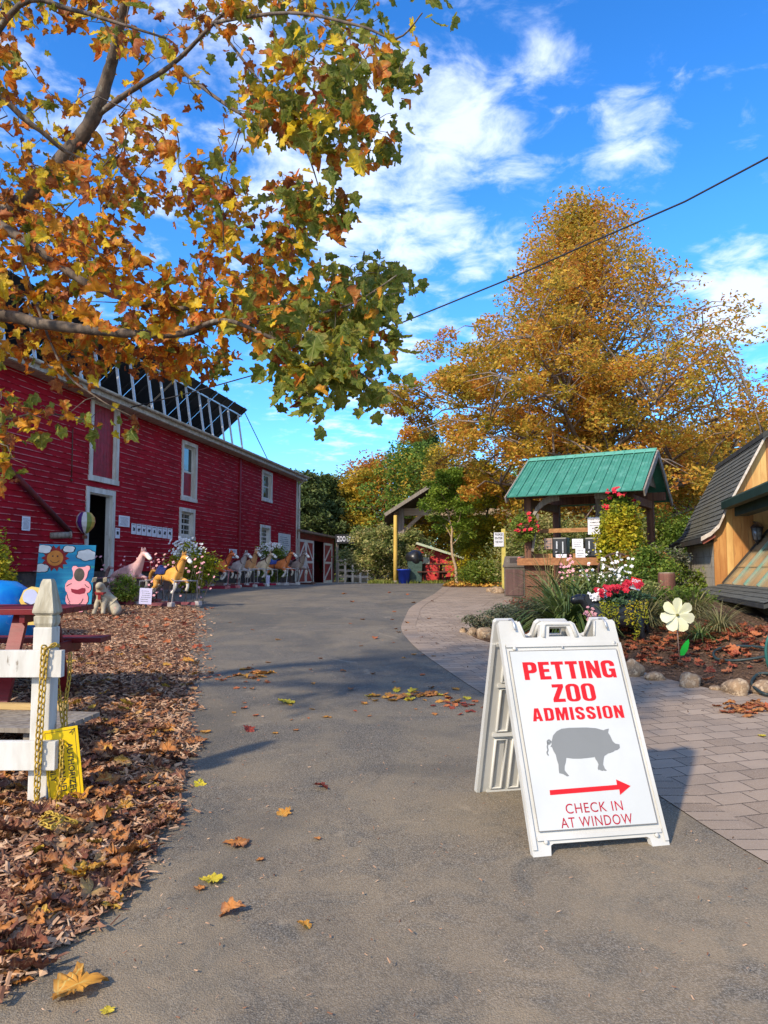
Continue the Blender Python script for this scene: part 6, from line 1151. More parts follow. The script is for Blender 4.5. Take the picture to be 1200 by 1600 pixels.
BG = [  # px, d, top px y, radius m, kind, label
 (480, 47, 738, 3.0, 'p', 'dark pine just right of the barn corner'), (508, 50, 742, 3.4, 'p', 'dark green pine second from the barn'), (455, 60, 735, 4.0, 'p', 'dark pine tip showing over the barn roof'),
 (545, 52, 768, 2.4, 'g', 'golden green tree in the dip of the treeline'), (522, 62, 755, 4.5, 'n', 'dull green broad tree far behind the banner sign'), (572, 52, 742, 3.0, 'g', 'golden tree above the paddock fence'), (600, 54, 722, 4.4, 'o', 'rust orange tree rising above the pavilion eave'), (572, 60, 735, 4.8, 'o', 'orange tree crown behind the golden one'),
 (640, 46, 705, 3.6, 'n', 'dark green tree directly behind the pavilion roof'), (665, 52, 672, 5.0, 'p', 'tall pine rising left of the big maple'), (700, 44, 700, 3.6, 'g', 'golden tree behind the pavilion ridge'), (740, 38, 760, 3.2, 'g', 'yellow gold tree between pavilion and kiosk'), (772, 42, 740, 4.0, 'o', 'orange tree hidden under the maple crown'),
 (820, 40, 745, 4.0, 'n', 'shady green tree left behind the kiosk roof'), (880, 38, 760, 4.0, 'g', 'golden tree seen under the kiosk roof'), (950, 42, 750, 4.5, 'n', 'deep green tree right behind the kiosk'),
 (1040, 30, 735, 3.0, 'g', 'golden tree at the right gable end of the kiosk'), (1085, 36, 700, 3.8, 'm', 'copper tree between kiosk and cottage'), (1140, 33, 668, 3.4, 'm', 'bright orange gold tree above the cottage roof'), (1200, 36, 655, 4.6, 'm', 'orange tree behind the cottage ridge at the frame edge'), (1275, 34, 640, 4.5, 'o', 'orange tree beyond the right edge'), (1020, 40, 715, 4, 'o', 'russet tree behind the maple trunk')]
KD = {'p': (PINE, 'cone', 'pine_tree'), 'g': (GOLD, 'round', 'golden_tree'), 'o': (ORNG, 'round', 'orange_tree'), 'n': (GREEN, 'round', 'green_tree'), 'm': (MAPLE, 'round', 'copper_tree')}
for i, (px, d, ty, rd, k, lab) in enumerate(BG):
    x = (px - 600) / F * d; b = gb(x, d); H = P(px, ty, d).z - b.z; m_, pf_, nm = KD[k]
    tree(nm, lab, b, H, rd, m_, 8000 if k != 'p' else 11000, .26 if d > 45 else .20, pf_, .08 if k != 'p' else .05, .18, 24 if k != 'p' else 40, seed=20 + i, group='trees beyond the farmyard', clr=.24 if k != 'p' else .18)
# ---------------------------------------------------------------- shrubs and bed plants
def bush(name, label, c, r, m, n, ls, group=None, clumps=40, stems=6, cat='shrub', flat=False):
    c = Vector(c); t = thing(name, label, cat, c, 0, group); mb = MB(); rr = random.Random(int(c.x * 100))
    for i in range(stems):
        a = rr.uniform(0, 6.28); e = c + Vector((math.cos(a) * r[0] * .6, math.sin(a) * r[1] * .6, r[2] * rr.uniform(.7, 1.5))); mb.tube([c, c.lerp(e, .5) + Vector((0, 0, .1 * r[2])), e], [.014, .01, .004], 5)
    mb.build('stem', BARK, t, True); pts = cloud((c.x, c.y, c.z + r[2] * .92), r, n, clumps); pts[:, 2] = np.maximum(pts[:, 2], c.z + .02); V, F_ = leafquads(pts, ls); npmesh('foliage', V, F_, m, t); return t
def petals(mb, c, r, n=5, up=(0, -.5, 1)):
    u = Vector(up).normalized(); a = u.orthogonal().normalized(); b = u.cross(a)
    for k in range(n):
        t0 = 2 * PI * k / n; d = a * math.cos(t0) + b * math.sin(t0); s_ = u.cross(d); mb.add([c, c + d * r * .6 + s_ * r * .38 + u * r * .15, c + d * r, c + d * r * .6 - s_ * r * .38 + u * r * .15], [(0, 1, 2, 3)])
def flowers(t, pts, r, m, name='blossom', n=5):
    mb = MB(); rr = random.Random(9)
    for p in pts: petals(mb, Vector(p), r * rr.uniform(.7, 1.2), n, (rr.uniform(-.5, .3), -.7, rr.uniform(.3, 1)))
    o = mb.build(name, m, t, True); return o
PWH = mat('petal_white', (.78, .76, .72), (.68, .64, .6), sc=30, rough=.6); PRD = mat('petal_red', (.55, .015, .03), (.42, .01, .03), sc=40, rough=.5); PPK = mat('petal_pink', (.60, .22, .26), (.7, .4, .4), sc=40, rough=.6); POR = mat('petal_orange', (.62, .18, .03), (.5, .1, .02), sc=40)
def surfpts(c, r, n, lo=.0):
    v = rand_dirs(n * 3); v = v[(v[:, 1] < .5) & (v[:, 2] > lo)][:n]; return np.asarray(c) + v * np.asarray(r) * 1.02
for px, d, py0, wd, lab in ((300, 17.6, 838, .62, 'white flowering planter bush below the barn middle window'), (424, 26.3, 846, .68, 'white flowering bush under the far lower barn window')):
    p0 = dpt(px, d); ht_ = P(px, py0, d).z - p0.z; t = bush('flower_bush', lab, p0, (wd, .5, ht_ / 2), YELG if px < 400 else GREEN, 3800, .085, 'white flowering bushes along the barn', cat='flower bush'); c_ = p0 + Vector((0, 0, ht_ * .62)); fq = cloud((c_.x - .05, c_.y - .18, c_.z + ht_ * .16), (wd * .8, .32, ht_ * .24), 300, 22, shell=.2); flowers(t, [tuple(p) for p in fq], .032, PWH)
bush('hedge', 'dense yellow green hedge cut by the left edge of the view', P(-34, 960, 12) - Vector((0, 0, .1)), (.50, .6, .85), YELG, 6000, .07, cat='hedge')
b_ = G(182, 950); t = bush('pot_shrub', 'round olive shrub dotted with pink flowers behind the pig statue', b_ + Vector((.05, .3, .1)), (.26, .24, .24), GREEN, 1800, .05); c_ = b_ + Vector((.1, .25, .5))
t = thing('dead_plant', 'leggy pink dried flower stalks around the pale horse', 'plant', gb(b_.x + .2, b_.y + .9)); mb = MB(); rr = random.Random(2); pts = []
for i in range(46):
    o_ = Vector((b_.x + rr.uniform(-.5, 1.3), b_.y + rr.uniform(.5, 1.3), 0)); o_.z = Z(o_.x, o_.y); e = o_ + Vector((rr.uniform(-.25, .25), rr.uniform(-.2, .1), rr.uniform(.35, .95))); mb.tube([o_, o_.lerp(e, .5) + Vector((rr.uniform(-.05, .05), 0, 0)), e], [.005, .004, .002], 4); pts.append(tuple(e))
mb.build('stem', BARK, t, True); flowers(t, pts + [(p[0] + rr.uniform(-.1, .1), p[1], p[2] - rr.uniform(0, .3)) for p in pts], .030, PPK)
# ---- bed
def blades(name, label, c, n, L_, w, m, spread=1.0, cat='ornamental grass', group=None, tips=None, upr=.9):
    c = Vector(c); t = thing(name, label, cat, c, 0, group); V = []; Fc = []; seg = 7
    for i in range(n):
        az = rng.uniform(0, 2 * PI); el = rng.uniform(.35, 1.45) * upr; l = L_ * rng.uniform(.6, 1.1); d = np.array([math.cos(az), math.sin(az), 0]); side = np.array([-d[1], d[0], 0]); p = np.array(c) + d * rng.uniform(0, .12 * L_); a = el; b0 = len(V)
        for k in range(seg + 1):
            ww = w * (1 - (k / seg) ** 2.2) * .5 + .0008; V += [p - side * ww, p + side * ww]
            p = p + (d * math.cos(a) * spread + np.array([0, 0, math.sin(a)])) * l / seg; a -= rng.uniform(.22, .42) * (1.25 - el / 2)
            p[2] = max(p[2], c.z + .01)
        Fc += [(b0 + 2 * k, b0 + 2 * k + 1, b0 + 2 * k + 3, b0 + 2 * k + 2) for k in range(seg)]
    npmesh('leaf_blades', V, Fc, m, t, smooth=True); return t
BLD = leafmat('strap_leaves', [(.05, .09, .02), (.12, .17, .04), (.24, .26, .09)], .25, 4); BLDY = leafmat('dry_blades', [(.14, .14, .05), (.32, .26, .11), (.10, .13, .03)], .25, 4); GRY = leafmat('sage_leaves', [(.09, .11, .06), (.17, .18, .11), (.13, .10, .06)], .2, 4); MIX = leafmat('autumn_perennials', [(.08, .12, .02), (.22, .18, .03), (.40, .16, .03), (.14, .15, .03)], .25, 3)
def bedp(px, py): return G(px, py)
blades('strap_grass', 'big clump of arching strap leaves left of the black animal planter', bedp(888, 985), 320, 1.35, .032, BLD, 1.0); blades('strap_grass', 'arching strap leaf clump behind the handle of the board', bedp(930, 972), 240, 1.2, .03, BLD); blades('strap_grass', 'low strap leaf tuft in front of the kiosk side planks', bedp(858, 962), 110, .75, .022, BLD)
blades('seed_grass', 'dry upright grass with pale seed stems below the kiosk counter', bedp(868, 950) + Vector((0, .4, 0)), 70, 1.25, .012, BLDY, .7, upr=1.15); blades('seed_grass', 'feathery green grass right of the black animal planter', bedp(1005, 975), 260, .9, .012, BLDY); blades('seed_grass', 'tangled dry grass between stump post and cottage', bedp(1085, 965), 260, .7, .010, BLDY); blades('seed_grass', 'green and straw tuft under the cottage skirt roof', bedp(1125, 985), 200, .55, .010, BLDY); blades('seed_grass', 'weedy tuft behind the pinwheel', bedp(1095, 1000), 150, .42, .010, BLD)
bush('low_shrub', 'low grey green groundcover at the left tip of the bed', bedp(788, 985), (.55, .4, .15), GRY, 3200, .045); bush('low_shrub', 'brownish low heath plant behind the bed tip', bedp(830, 978), (.55, .45, .18), GRY, 3200, .045); bush('low_shrub', 'red tinged low plant in front of the litter bin', bedp(835, 950), (.5, .4, .10), leafmat('reddish_leaves', [(.14, .05, .03), (.30, .09, .07), (.22, .16, .09)], .2, 4), 1600, .05)
t = bush('perennial', 'white and pink snapdragon clump before the kiosk counter', bedp(935, 952), (.50, .40, .28), VIBU, 3000, .05, cat='flowering plant'); c_ = bedp(935, 952); mb = MB(); rr = random.Random(21); sp_w = []; sp_p = []
for i in range(44):
    a0 = c_ + Vector((rr.uniform(-.5, .42), rr.uniform(-.3, .3), .2)); e0 = a0 + Vector((rr.uniform(-.12, .12), rr.uniform(-.1, .1), rr.uniform(.25, .62))); mb.tube([a0, e0], [.006, .003], 4); pk = a0.x < c_.x - .2
    for k in range(5): (sp_p if pk else sp_w).append(tuple(a0.lerp(e0, .62 + .1 * k) + Vector((rr.uniform(-.03, .03), -.02, 0))))
mb.build('stalk', GREEN, t, True); flowers(t, sp_w[::2], .024, PWH); flowers(t, sp_p[::2], .024, PPK)
q = k_pt(KL - .48, 1.22, Z(5.0, 14.6)); t = bush('vine', 'yellow green climbing vine covering the right kiosk post', q, (.46, .42, .98), YELG, 8500, .085, clumps=60, cat='vine'); flowers(t, [tuple(p) for p in surfpts((q.x - .1, q.y, q.z + 1.95), (.2, .2, .12), 14, -.5)], .05, PRD)
bush('perennial', 'orange leafed perennial mass at the foot of the vine', q + Vector((.15, -.6, .0)), (.72, .4, .46), MIX, 5200, .06, cat='flowering plant'); bush('perennial', 'grey green bushy perennial right of the wagon wheel', q + Vector((.75, -.35, -.05)), (.50, .4, .50), GRY, 4200, .055, cat='flowering plant'); bush('perennial', 'olive leafy perennial behind the stump post', bedp(1035, 940) + Vector((.1, .8, 0)), (.55, .45, .48), GREEN, 4200, .06, cat='flowering plant')
bush('low_shrub', 'feathery pale groundcover between the planter and the wheel', bedp(985, 955), (.6, .4, .22), VIBU, 3600, .045); bush('low_shrub', 'green sprawling plant around the stump foot', bedp(1060, 960), (.5, .35, .2), GREEN, 2600, .05); bush('low_shrub', 'leafy tuft hard against the block wall', ct(-.25, .9, .9), (.45, .7, .42), GREEN, 3600, .06)
bush('hedge', 'dark green rose hedge between kiosk and cottage', gb(7.4, 19.5), (1.5, 1.0, 1.15), GREEN, 13000, .08, clumps=70, cat='hedge'); bush('hedge', 'dark green shrub behind the litter bin and kiosk', gb(4.4, 20.4), (1.6, .8, 1.1), VIBU, 12000, .09, clumps=60, cat='hedge'); bush('hedge', 'dim hydrangea hedge seen through the kiosk', gb(6.0, 19.0), (1.2, .7, 1.1), VIBU, 9000, .09, clumps=60, cat='hedge')
bush('hedge', 'yellow leaved shrub left of the directional sign', gb((762 - 600) / F * 24, 25.5), (1.2, .7, .95), YELG, 9000, .085, clumps=50, cat='hedge'); bush('hedge', 'low green shrub row behind the yellow sign post', gb((768 - 600) / F * 22, 22.4), (1.1, .5, .42), GREEN, 6000, .07, clumps=40, cat='hedge')
# hanging baskets
for s_, lab in ((.34, 'hanging basket with red blooms on the left kiosk post'), (KL - .42, 'hanging basket with red blooms above the vine')):
    c_ = k_pt(s_ - .1, 1.12, zt_ - .62 if s_ < 1 else zt_ - .30); t = thing('hanging_basket', lab, 'hanging basket', c_, 0, 'hanging flower baskets'); mb = MB(); mb.lathe([(.05, -.16), (.15, -.06), (.18, .02), (.16, .02), (.02, -.1)], 14, Matrix.Translation(c_)); mb.build('basket', BROWNW, t, True); mb = MB()
    for k in range(3): mb.tube([c_ + Vector((.17 * math.cos(k * 2.1), .17 * math.sin(k * 2.1), .02)), c_ + Vector((0, 0, .5))], .004, 4)
    mb.build('chain', INK, t, True); V, F_ = leafquads(cloud((c_.x, c_.y, c_.z - .02), (.32, .30, .34), 1500, 18), .065); npmesh('foliage', V, F_, GREEN, t); flowers(t, [tuple(p) for p in surfpts((c_.x, c_.y, c_.z + .0), (.30, .28, .32), 16, -.6)], .055, PRD)
# ================================================================ BED ORNAMENTS
STN = mat('field_stone', (.32, .21, .12), (.17, .12, .08), sc=9, rough=.9, bmp=1.0, bs=26, wear=(.42, .31, .20), wsc=22, wr=(.5, .6))
SG = 'stones edging the flower bed'
def stone(px, py, w, h, label, dp=None, sd_=0):
    g = G(px, py); ww = w * g.y / F / 2; hh = h * g.y / F; mb = MB(); mb.ball((0, 0, hh * .22), 1, 3, (ww, ww * .8, hh * .58), .17, sd_); o = mb.build('field_stone', STN); o.location = g; o.rotation_euler = (0, 0, sd_ * .7); return tag(o, label, 'stone', SG)
for i, a in enumerate([(1078, 1072, 38, 26, 'tan rounded stone just below the green pinwheel leaf'), (1150, 1084, 44, 30, 'brown egg-shaped stone left of the hose coil'), (1196, 1084, 40, 26, 'pale stone under the hose at the right edge'), (990, 1056, 34, 30, 'rounded stone against the right edge of the board'), (1024, 1062, 34, 14, 'flat grey stone between the board and the tan stone'),
      (724, 988, 16, 9, 'small stone at the very tip of the bed'), (738, 992, 22, 13, 'grey green stone second at the bed tip'), (760, 997, 28, 22, 'brown stone left of the board top'), (778, 1004, 20, 12, 'low stone touching the rear board'), (750, 972, 26, 11, 'pale flat stone on the upper bed edge'), (768, 965, 22, 9, 'thin pale stone under the heath plant'), (778, 927, 24, 12, 'rounded tan stone left of the litter bin'), (766, 925, 11, 9, 'little stone beside the tan one near the bin'), (1118, 1078, 20, 8, 'small half-buried stone between tan and egg-shaped stones')]): stone(*a, sd_=i + 1)
# black animal planter with red begonias
pg = G(958, 1006); an = thing('animal_planter', 'black dog-shaped planter facing left, filled with red flowers', 'planter', pg); s_ = .62 / .62
V = [(.26, 0, .36, .15), (.05, 0, .35, .17), (-.18, 0, .36, .145), (-.28, 0, .44, .095), (-.35, 0, .52, .085), (-.42, -.02, .515, .06), (-.50, -.03, .49, .045), (.28, .10, .20, .05), (.31, .10, .02, .045), (.28, -.10, .20, .05), (.31, -.10, .02, .045), (-.20, .09, .2, .05), (-.21, .09, .02, .04), (-.20, -.09, .2, .05), (-.22, -.09, .02, .04), (.38, 0, .30, .03), (.41, 0, .12, .015)]
E = [(0, 1), (1, 2), (2, 3), (3, 4), (4, 5), (5, 6), (0, 7), (7, 8), (0, 9), (9, 10), (2, 11), (11, 12), (2, 13), (13, 14), (0, 15), (15, 16)]
BLKG = mat('black_gloss', (.010, .010, .012), (.02, .02, .025), sc=8, rough=.3, spec=.5); put('body', skin([(x * 1.0, y, z, r) for x, y, z, r in V], E, 1), an, [BLKG])
for q in (-1, 1): mb = MB(); mb.prism([(0, 0), (.05, -.02), (.06, -.11), (.01, -.12), (-.02, -.05)], .015, frame((-.33, q * .08 - (.0 if q > 0 else .01), .57), (1, 0, .1), (0, 0, 1))); mb.build('ear', BLKG, an)
V_, F_ = leafquads(cloud((pg.x + .10, pg.y - .02, pg.z + .53), (.32, .24, .10), 1100, 16), .05); npmesh('foliage', V_, F_, leafmat('blue_green_leaves', [(.04, .09, .04), (.09, .15, .07)], .25), an)
mb = MB(); rr = random.Random(5)
for i in range(26):
    c = Vector((pg.x + rr.uniform(-.2, .28), pg.y - rr.uniform(-.08, .2), 0)); c.z = pg.z + .60 + .16 * (c.x - pg.x + .2) + rr.uniform(-.04, .05)
    mb = MB()
    for k in range(3): petals(mb, c + Vector((rr.uniform(-.01, .01), -.004 * k, .006 * k)), .042 - .008 * k, 6, (rr.uniform(-.4, .4), -1, .7))
    mb.build('red_bloom', PRD, an, True)
flowers(an, [(pg.x - .22 + rr.uniform(-.1, .12), pg.y - .12, pg.z + .56 + rr.uniform(-.06, .08)) for _ in range(14)], .035, PWH, 'white_blooms'); flowers(an, [(pg.x - .30 + rr.uniform(-.05, .06), pg.y - .13, pg.z + .36 + rr.uniform(-.1, .08)) for _ in range(16)], .028, PPK, 'pink_trim')
pts = []
for k in range(13):
    x = (-.18 + .03 * k) if k < 7 else (.10 + .045 * (k - 7)); l = rr.uniform(.18, .34) if k < 7 else rr.uniform(.15, .46)
    for q in range(int(l * 170)): pts.append((pg.x + x + rr.uniform(-.015, .015), pg.y - .20 + rr.uniform(-.01, .01), pg.z + .50 - l * q / (l * 170)))
V_, F_ = leafquads(np.array(pts), .028, up=0); npmesh('trailing_vine', V_, F_, YELG, an)
# little red and white sign stuck in the planter
q0 = P(993, 912, pg.y - .02); t = thing('plant_sign', 'small tilted red and white plastic sign stuck in the planter', 'sign', q0); M = frame(q0, (1, 0, -.28), (.28, 0, 1)); k_ = pg.y / F
mb = MB(); mb.box((0, 4 * k_, 0), (17 * k_, 10 * k_, .004), M); mb.build('red_panel', SRED, t, True); mb = MB(); mb.box((0, -5 * k_, 0), (17 * k_, 8 * k_, .004), M); mb.build('white_panel', PAPER, t, True); textmesh('DON\'T', 'lettering', M @ Matrix.Translation((0, 4 * k_, .004)), PAPER, t, 13 * k_, 6 * k_, .02, 0); textmesh('PICK', 'lettering', M @ Matrix.Translation((0, -5 * k_, .004)), INK, t, 9 * k_, 4 * k_, .01, 0)
mb = MB(); mb.bar(M @ Vector((0, -9 * k_, 0)), M @ Vector((-.02, -28 * k_, .01)), .012, .006); mb.build('stake', GREYW, t, True)
# pinwheel
pwg = G(1062, 1031); pc_ = P(1058, 961, pwg.y); t = thing('pinwheel', 'pale yellow flower pinwheel with one green leaf on a thin stick', 'pinwheel', pwg); mb = MB(); mb.tube([pwg, pc_ + Vector((0, .03, 0))], .006, 6); mb.build('stick', mat('stick_pink', (.35, .22, .16), (.25, .16, .12)), t, True)
PW = mat('petal_cream', (.74, .71, .40), (.68, .66, .46), sc=5, rough=.4); k_ = pwg.y / F
for i in range(7):
    a = 2 * PI * i / 7 + .5; d = Vector((math.cos(a), 0, math.sin(a))); s = Vector((-d.z, 0, d.x)); L_ = 27 * k_; mb = MB(); grid = [(0, 0), (.35, .28), (.7, .42), (.93, .30), (1.0, .05), (.9, -.16), (.6, -.20), (.3, -.12)]
    vs = [pc_ + d * (u * L_) + s * (v * L_) + Vector((0, -.05 * L_ * math.sin(u * 3) - v * .35 * L_ * u, 0)) for u, v in grid]; vs2 = [p + Vector((0, .0025, 0)) for p in vs]; n = len(vs); mb.add([tuple(p) for p in vs + vs2], [(0, k, k + 1) for k in range(1, n - 1)] + [(n, n + k + 1, n + k) for k in range(1, n - 1)]); mb.build('petal', PW, t, True)
mb = MB(); mb.ball(tuple(pc_ + Vector((0, -.015, 0))), .016, 2); mb.build('hub', mat('hub_olive', (.12, .11, .02), (.2, .18, .04)), t, True)
gc = P(1070, 1013, pwg.y - .01); mb = MB(); gp_ = [(-.5, -.8), (-.1, -.75), (.35, -.1), (.5, .6), (.45, 1.0), (.1, .75), (-.35, .2), (-.55, -.35)]; mb.prism([(x * 14 * k_, y * 14 * k_) for x, y in gp_], .003, frame(gc, (1, 0, 0), (0, 0, 1))); mb.build('leaf', mat('leaf_plastic', (.01, .45, .03), (.01, .38, .03), rough=.4), t, True)
# stump post
sg = G(1043, 948); sh_ = P(1043, 896, sg.y).z - sg.z; t = thing('stump_post', 'weathered round red-brown timber post standing in the bed', 'post', sg); r0 = 13 * sg.y / F; mb = MB(); mb.lathe([(r0 * 1.04, -.1), (r0, sh_ * .5), (r0 * .98, sh_ - .03), (r0 * .94, sh_)], 18); mb.build('shaft', wood('stump_wood', (.20, .085, .055), (.12, .05, .035)), t); mb = MB(); mb.lathe([(r0 * .95, sh_), (r0 * .9, sh_ + .012), (.01, sh_ + .016)], 18); mb.build('end_grain', mat('end_grain', (.36, .28, .20), (.25, .18, .12), sc=20), t)
# wagon wheel
wc = P(964, 893, 13.9); t = thing('wagon_wheel', 'dark rusty spoked wagon wheel half hidden in the flowers', 'wheel', wc); wr_ = 28 * 13.9 / F; M = frame((0, 0, 0), (1, -.25, 0), (0, 0, 1)); mb = MB(); mb.tube([M @ Vector((wr_ * math.cos(a), wr_ * math.sin(a), 0)) for a in np.linspace(0, 2 * PI, 33)], .022, 6, cap=False); mb.build('rim', mat('rust_dark', (.09, .045, .035), (.05, .03, .025)), t)
for i in range(10): a = i * PI / 5 + .1; mb = MB(); mb.bar(M @ Vector((0, 0, 0)), M @ Vector((wr_ * math.cos(a), wr_ * math.sin(a), 0)), .03, .03); mb.build('spoke', GREYW, t)
mb = MB(); mb.lathe([(.05, -.07), (.065, 0), (.05, .07)], 12, M); mb.build('hub', MC['rust_dark'], t)
# hose
hp = [(1196, 1020), (1160, 1017), (1128, 1020), (1115, 1028), (1122, 1038), (1150, 1040), (1185, 1036), (1215, 1030)]
def lift(L, dz=.05): return [G(*p) + Vector((0, 0, dz)) for p in L]
def smoothp(p, n=5):
    out = []
    for i in range(len(p) - 1):
        a, b, c, d = p[max(0, i - 1)], p[i], p[i + 1], p[min(len(p) - 1, i + 2)]
        for k in range(n): t = k / n; out.append(.5 * ((2 * b) + (c - a) * t + (2 * a - 5 * b + 4 * c - d) * t * t + (3 * b - a - 3 * c + d) * t ** 3))
    return out + [p[-1]]
mb = MB(); mb.tube(smoothp(lift(hp) + [G(1222, 1040) + Vector((0, 0, .12)), G(1212, 1056) + Vector((0, 0, .04)), G(1186, 1058) + Vector((0, 0, .03)), G(1175, 1070) + Vector((0, 0, .03)), G(1180, 1084) + Vector((0, 0, .05)), G(1200, 1091) + Vector((0, 0, .03)), G(1225, 1085) + Vector((0, 0, .03))]), .014, 8); tag(mb.build('garden_hose', mat('hose_dark', (.025, .045, .045), (.02, .03, .03), rough=.4)), 'dark garden hose looping over the bed at the right edge', 'hose')
hz = G(1206, 1058).y; mb = MB(); mb.tube(smoothp([P(1230, 955, hz), P(1206, 985, hz), P(1197, 1010, hz), P(1199, 1035, hz), G(1207, 1056) + Vector((0, 0, .03))]), .014, 8); tag(mb.build('garden_hose', mat('hose_green', (.02, .12, .10), (.02, .09, .08), rough=.4)), 'teal hose hanging down from above at the right edge', 'hose')
# ================================================================ LEAF LITTER AND CHIPS
CHIP = leafmat('wood_chips', [(.10, .04, .022), (.22, .10, .055), (.38, .21, .12), (.52, .34, .21), (.18, .08, .045)], 0, 8, rough=.85, wn=.25)
DRY = leafmat('dry_leaves', [(.10, .035, .025), (.22, .075, .04), (.16, .075, .06), (.36, .14, .05), (.50, .20, .05), (.34, .20, .12), (.56, .34, .12)], .15, 6, rough=.75, spot=(.11, .045, .028), wn=.2, vein=(.42, .24, .12))
RDRY = leafmat('red_leaf_litter', [(.18, .035, .022), (.34, .07, .035), (.44, .14, .05), (.28, .10, .06)], .15, 6, rough=.75, wn=.3, vein=(.4, .2, .1))
YDRY = leafmat('yellow_leaves', [(.60, .42, .05), (.62, .30, .05), (.48, .17, .04)], .25, 6, rough=.6, spot=(.30, .14, .03), wn=.2, vein=(.62, .48, .15))
def chips(name, label, n, region, m, smin, smax, cat='wood chips'):
    X, Y = region(n); n = len(X); az = rng.uniform(0, PI, n); L_ = rng.uniform(smin, smax, n); w = L_ * rng.uniform(.12, .42, n); tl = rng.normal(0, .28, n); z0 = zg(X, Y) + rng.uniform(.004, .03, n)
    d = np.stack([np.cos(az) * np.cos(tl), np.sin(az) * np.cos(tl), np.sin(tl)], 1) * L_[:, None] / 2; s = np.stack([-np.sin(az), np.cos(az), rng.normal(0, .35, n)], 1) * w[:, None] / 2; c = np.stack([X, Y, z0 + np.abs(d[:, 2])], 1); h = np.array([0, 0, 1]) * (w * .35)[:, None]
    V = np.stack([c - d - s, c + d * .9 - s * .8, c + d + s * .7, c - d * .85 + s, c - d * .6 + h, c + d * .6 + h], 1).reshape(-1, 3); i = np.arange(n)[:, None] * 6
    F_ = np.concatenate([i + [[0, 1, 4]], i + [[1, 5, 4]], i + [[1, 2, 5]], i + [[2, 3, 5]], i + [[3, 4, 5]], i + [[3, 0, 4]]], 0); o = npmesh(name, V, F_, m); tag(o, label, cat, kind='stuff'); return o
def left_region(y0, y1, p=1.6, over=.10):
    def f(n):
        Y = y0 + (y1 - y0) * rng.uniform(0, 1, n) ** p; e = xl(Y); wd = np.minimum(1.0 + Y * .62, e + .62 * Y + .4); X = e + over * np.abs(rng.normal(0, .5, n)) - np.maximum(wd, .3) * rng.uniform(0, 1, n); return X, Y
    return f
chips('mulch_chips', 'reddish brown wood chip mulch left of the drive', 30000, left_region(1.9, 7.5, 1.3), CHIP, .018, .065)
chips('mulch_chips', 'pale pinkish wood chips further up towards the horses', 26000, left_region(7.0, 16, 1.2, .2), CHIP, .022, .062)
def rr_(n): Y = rng.uniform(5.8, 12.5, n); e = xp(Y); X = e + .05 + (3.2) * rng.uniform(0, 1, n) ** 1.2; return X, Y
CHD = leafmat('dark_mulch', [(.07, .04, .022), (.13, .075, .045), (.20, .12, .075)], 0, 8, rough=.9, wn=.3)
chips('bed_mulch', 'dark brown fine mulch of the flower bed', 14000, rr_, CHD, .015, .045)
def litter(name, label, X, Y, m, s0, s1, curl=(.1, .65), out=LEAF3, stuff=True, tilt=.45, zoff=(.01, .05)):
    n = len(X); az = rng.uniform(0, 2 * PI, n); nd = np.stack([rng.normal(0, tilt, n), rng.normal(0, tilt, n), np.ones(n)], 1); td = np.stack([np.cos(az), np.sin(az), np.zeros(n)], 1)
    pts = np.stack([X, Y, zg(X, Y) + rng.uniform(*zoff, n)], 1); V, F_, k = bigleaves(pts, td, nd, rng.uniform(s0, s1, n), rng.uniform(*curl, n), out, .05)
    lim = zg(V[:, 0], V[:, 1]) + .008; V[:, 2] = np.where(V[:, 2] < lim, lim + (lim - V[:, 2]) * .25, V[:, 2]); o = npmesh(name, V, F_, m, smooth=True, uv=bigleaves.uv)
    if stuff: tag(o, label, 'fallen leaves', kind='stuff')
    return o
X, Y = left_region(1.9, 5.4, 1.1, .06)(820); k = rng.uniform(size=len(X)) < np.exp(-np.maximum(0, Y - 4.2) / 1.2); litter('leaf_litter', 'big curled brown sycamore leaves heaped below the fence', X[k], Y[k], DRY, .05, .145)
X, Y = left_region(3.4, 8, 1.3, .05)(620); litter('leaf_litter', 'scattered brown leaves over the mulch beyond the fence', X, Y, DRY, .05, .10)
X, Y = left_region(1.9, 8.5, 1.3, .1)(170); litter('leaf_litter', 'bright yellow and orange leaves among the brown ones', X, Y, YDRY, .06, .13, (.1, .5))
X, Y = left_region(8, 15, 1.2, .3)(260); litter('leaf_litter', 'dry leaves along the far mulch edge', X, Y, RDRY, .05, .10)
g0 = [G(850, 1000), G(1010, 1015), G(1110, 1008), G(1180, 1010), G(1195, 990), G(790, 1000), G(1150, 995), G(1030, 1000)]; X = np.concatenate([rng.normal(g.x, .45, 62) for g in g0]); Y = np.concatenate([rng.normal(g.y, .30, 62) for g in g0]); k = X > xp(Y) + .05; litter('bed_leaves', 'red and orange leaves lying in the flower bed', X[k], Y[k], RDRY, .05, .12)
Y = rng.uniform(21, 27, 1500); X = rng.uniform(1.6, 9, 1500) ; k = X > xr(Y) * (Y > YPT) + .1; litter('verge_leaves', 'carpet of orange leaves at the end of the path', X[k], Y[k], YDRY, .10, .2, out=LEAF)
# grit and leaf crumbs on the drive and along its edges
def dr(n): Y = 2.1 + 16 * rng.uniform(0, 1, n) ** 1.5; a, c = xl(Y), xr(Y); u = rng.uniform(0, 1, n); u = np.where(rng.uniform(size=n) < .45, u ** 4, u); return a + (c - a) * u, Y
chips('drive_grit', 'loose grit and leaf crumbs strewn over the drive', 2600, dr, CHIP, .006, .020, 'grit')
def pr2(n): Y = 3.4 + 9 * rng.uniform(0, 1, n) ** 1.3; a, c = xr(Y), np.minimum(xp(Y), xr(Y) + 4); return a + (c - a) * rng.uniform(0, 1, n), Y
chips('path_grit', 'brown crumbs and twigs lying on the pavers', 700, pr2, CHD, .008, .03, 'grit')
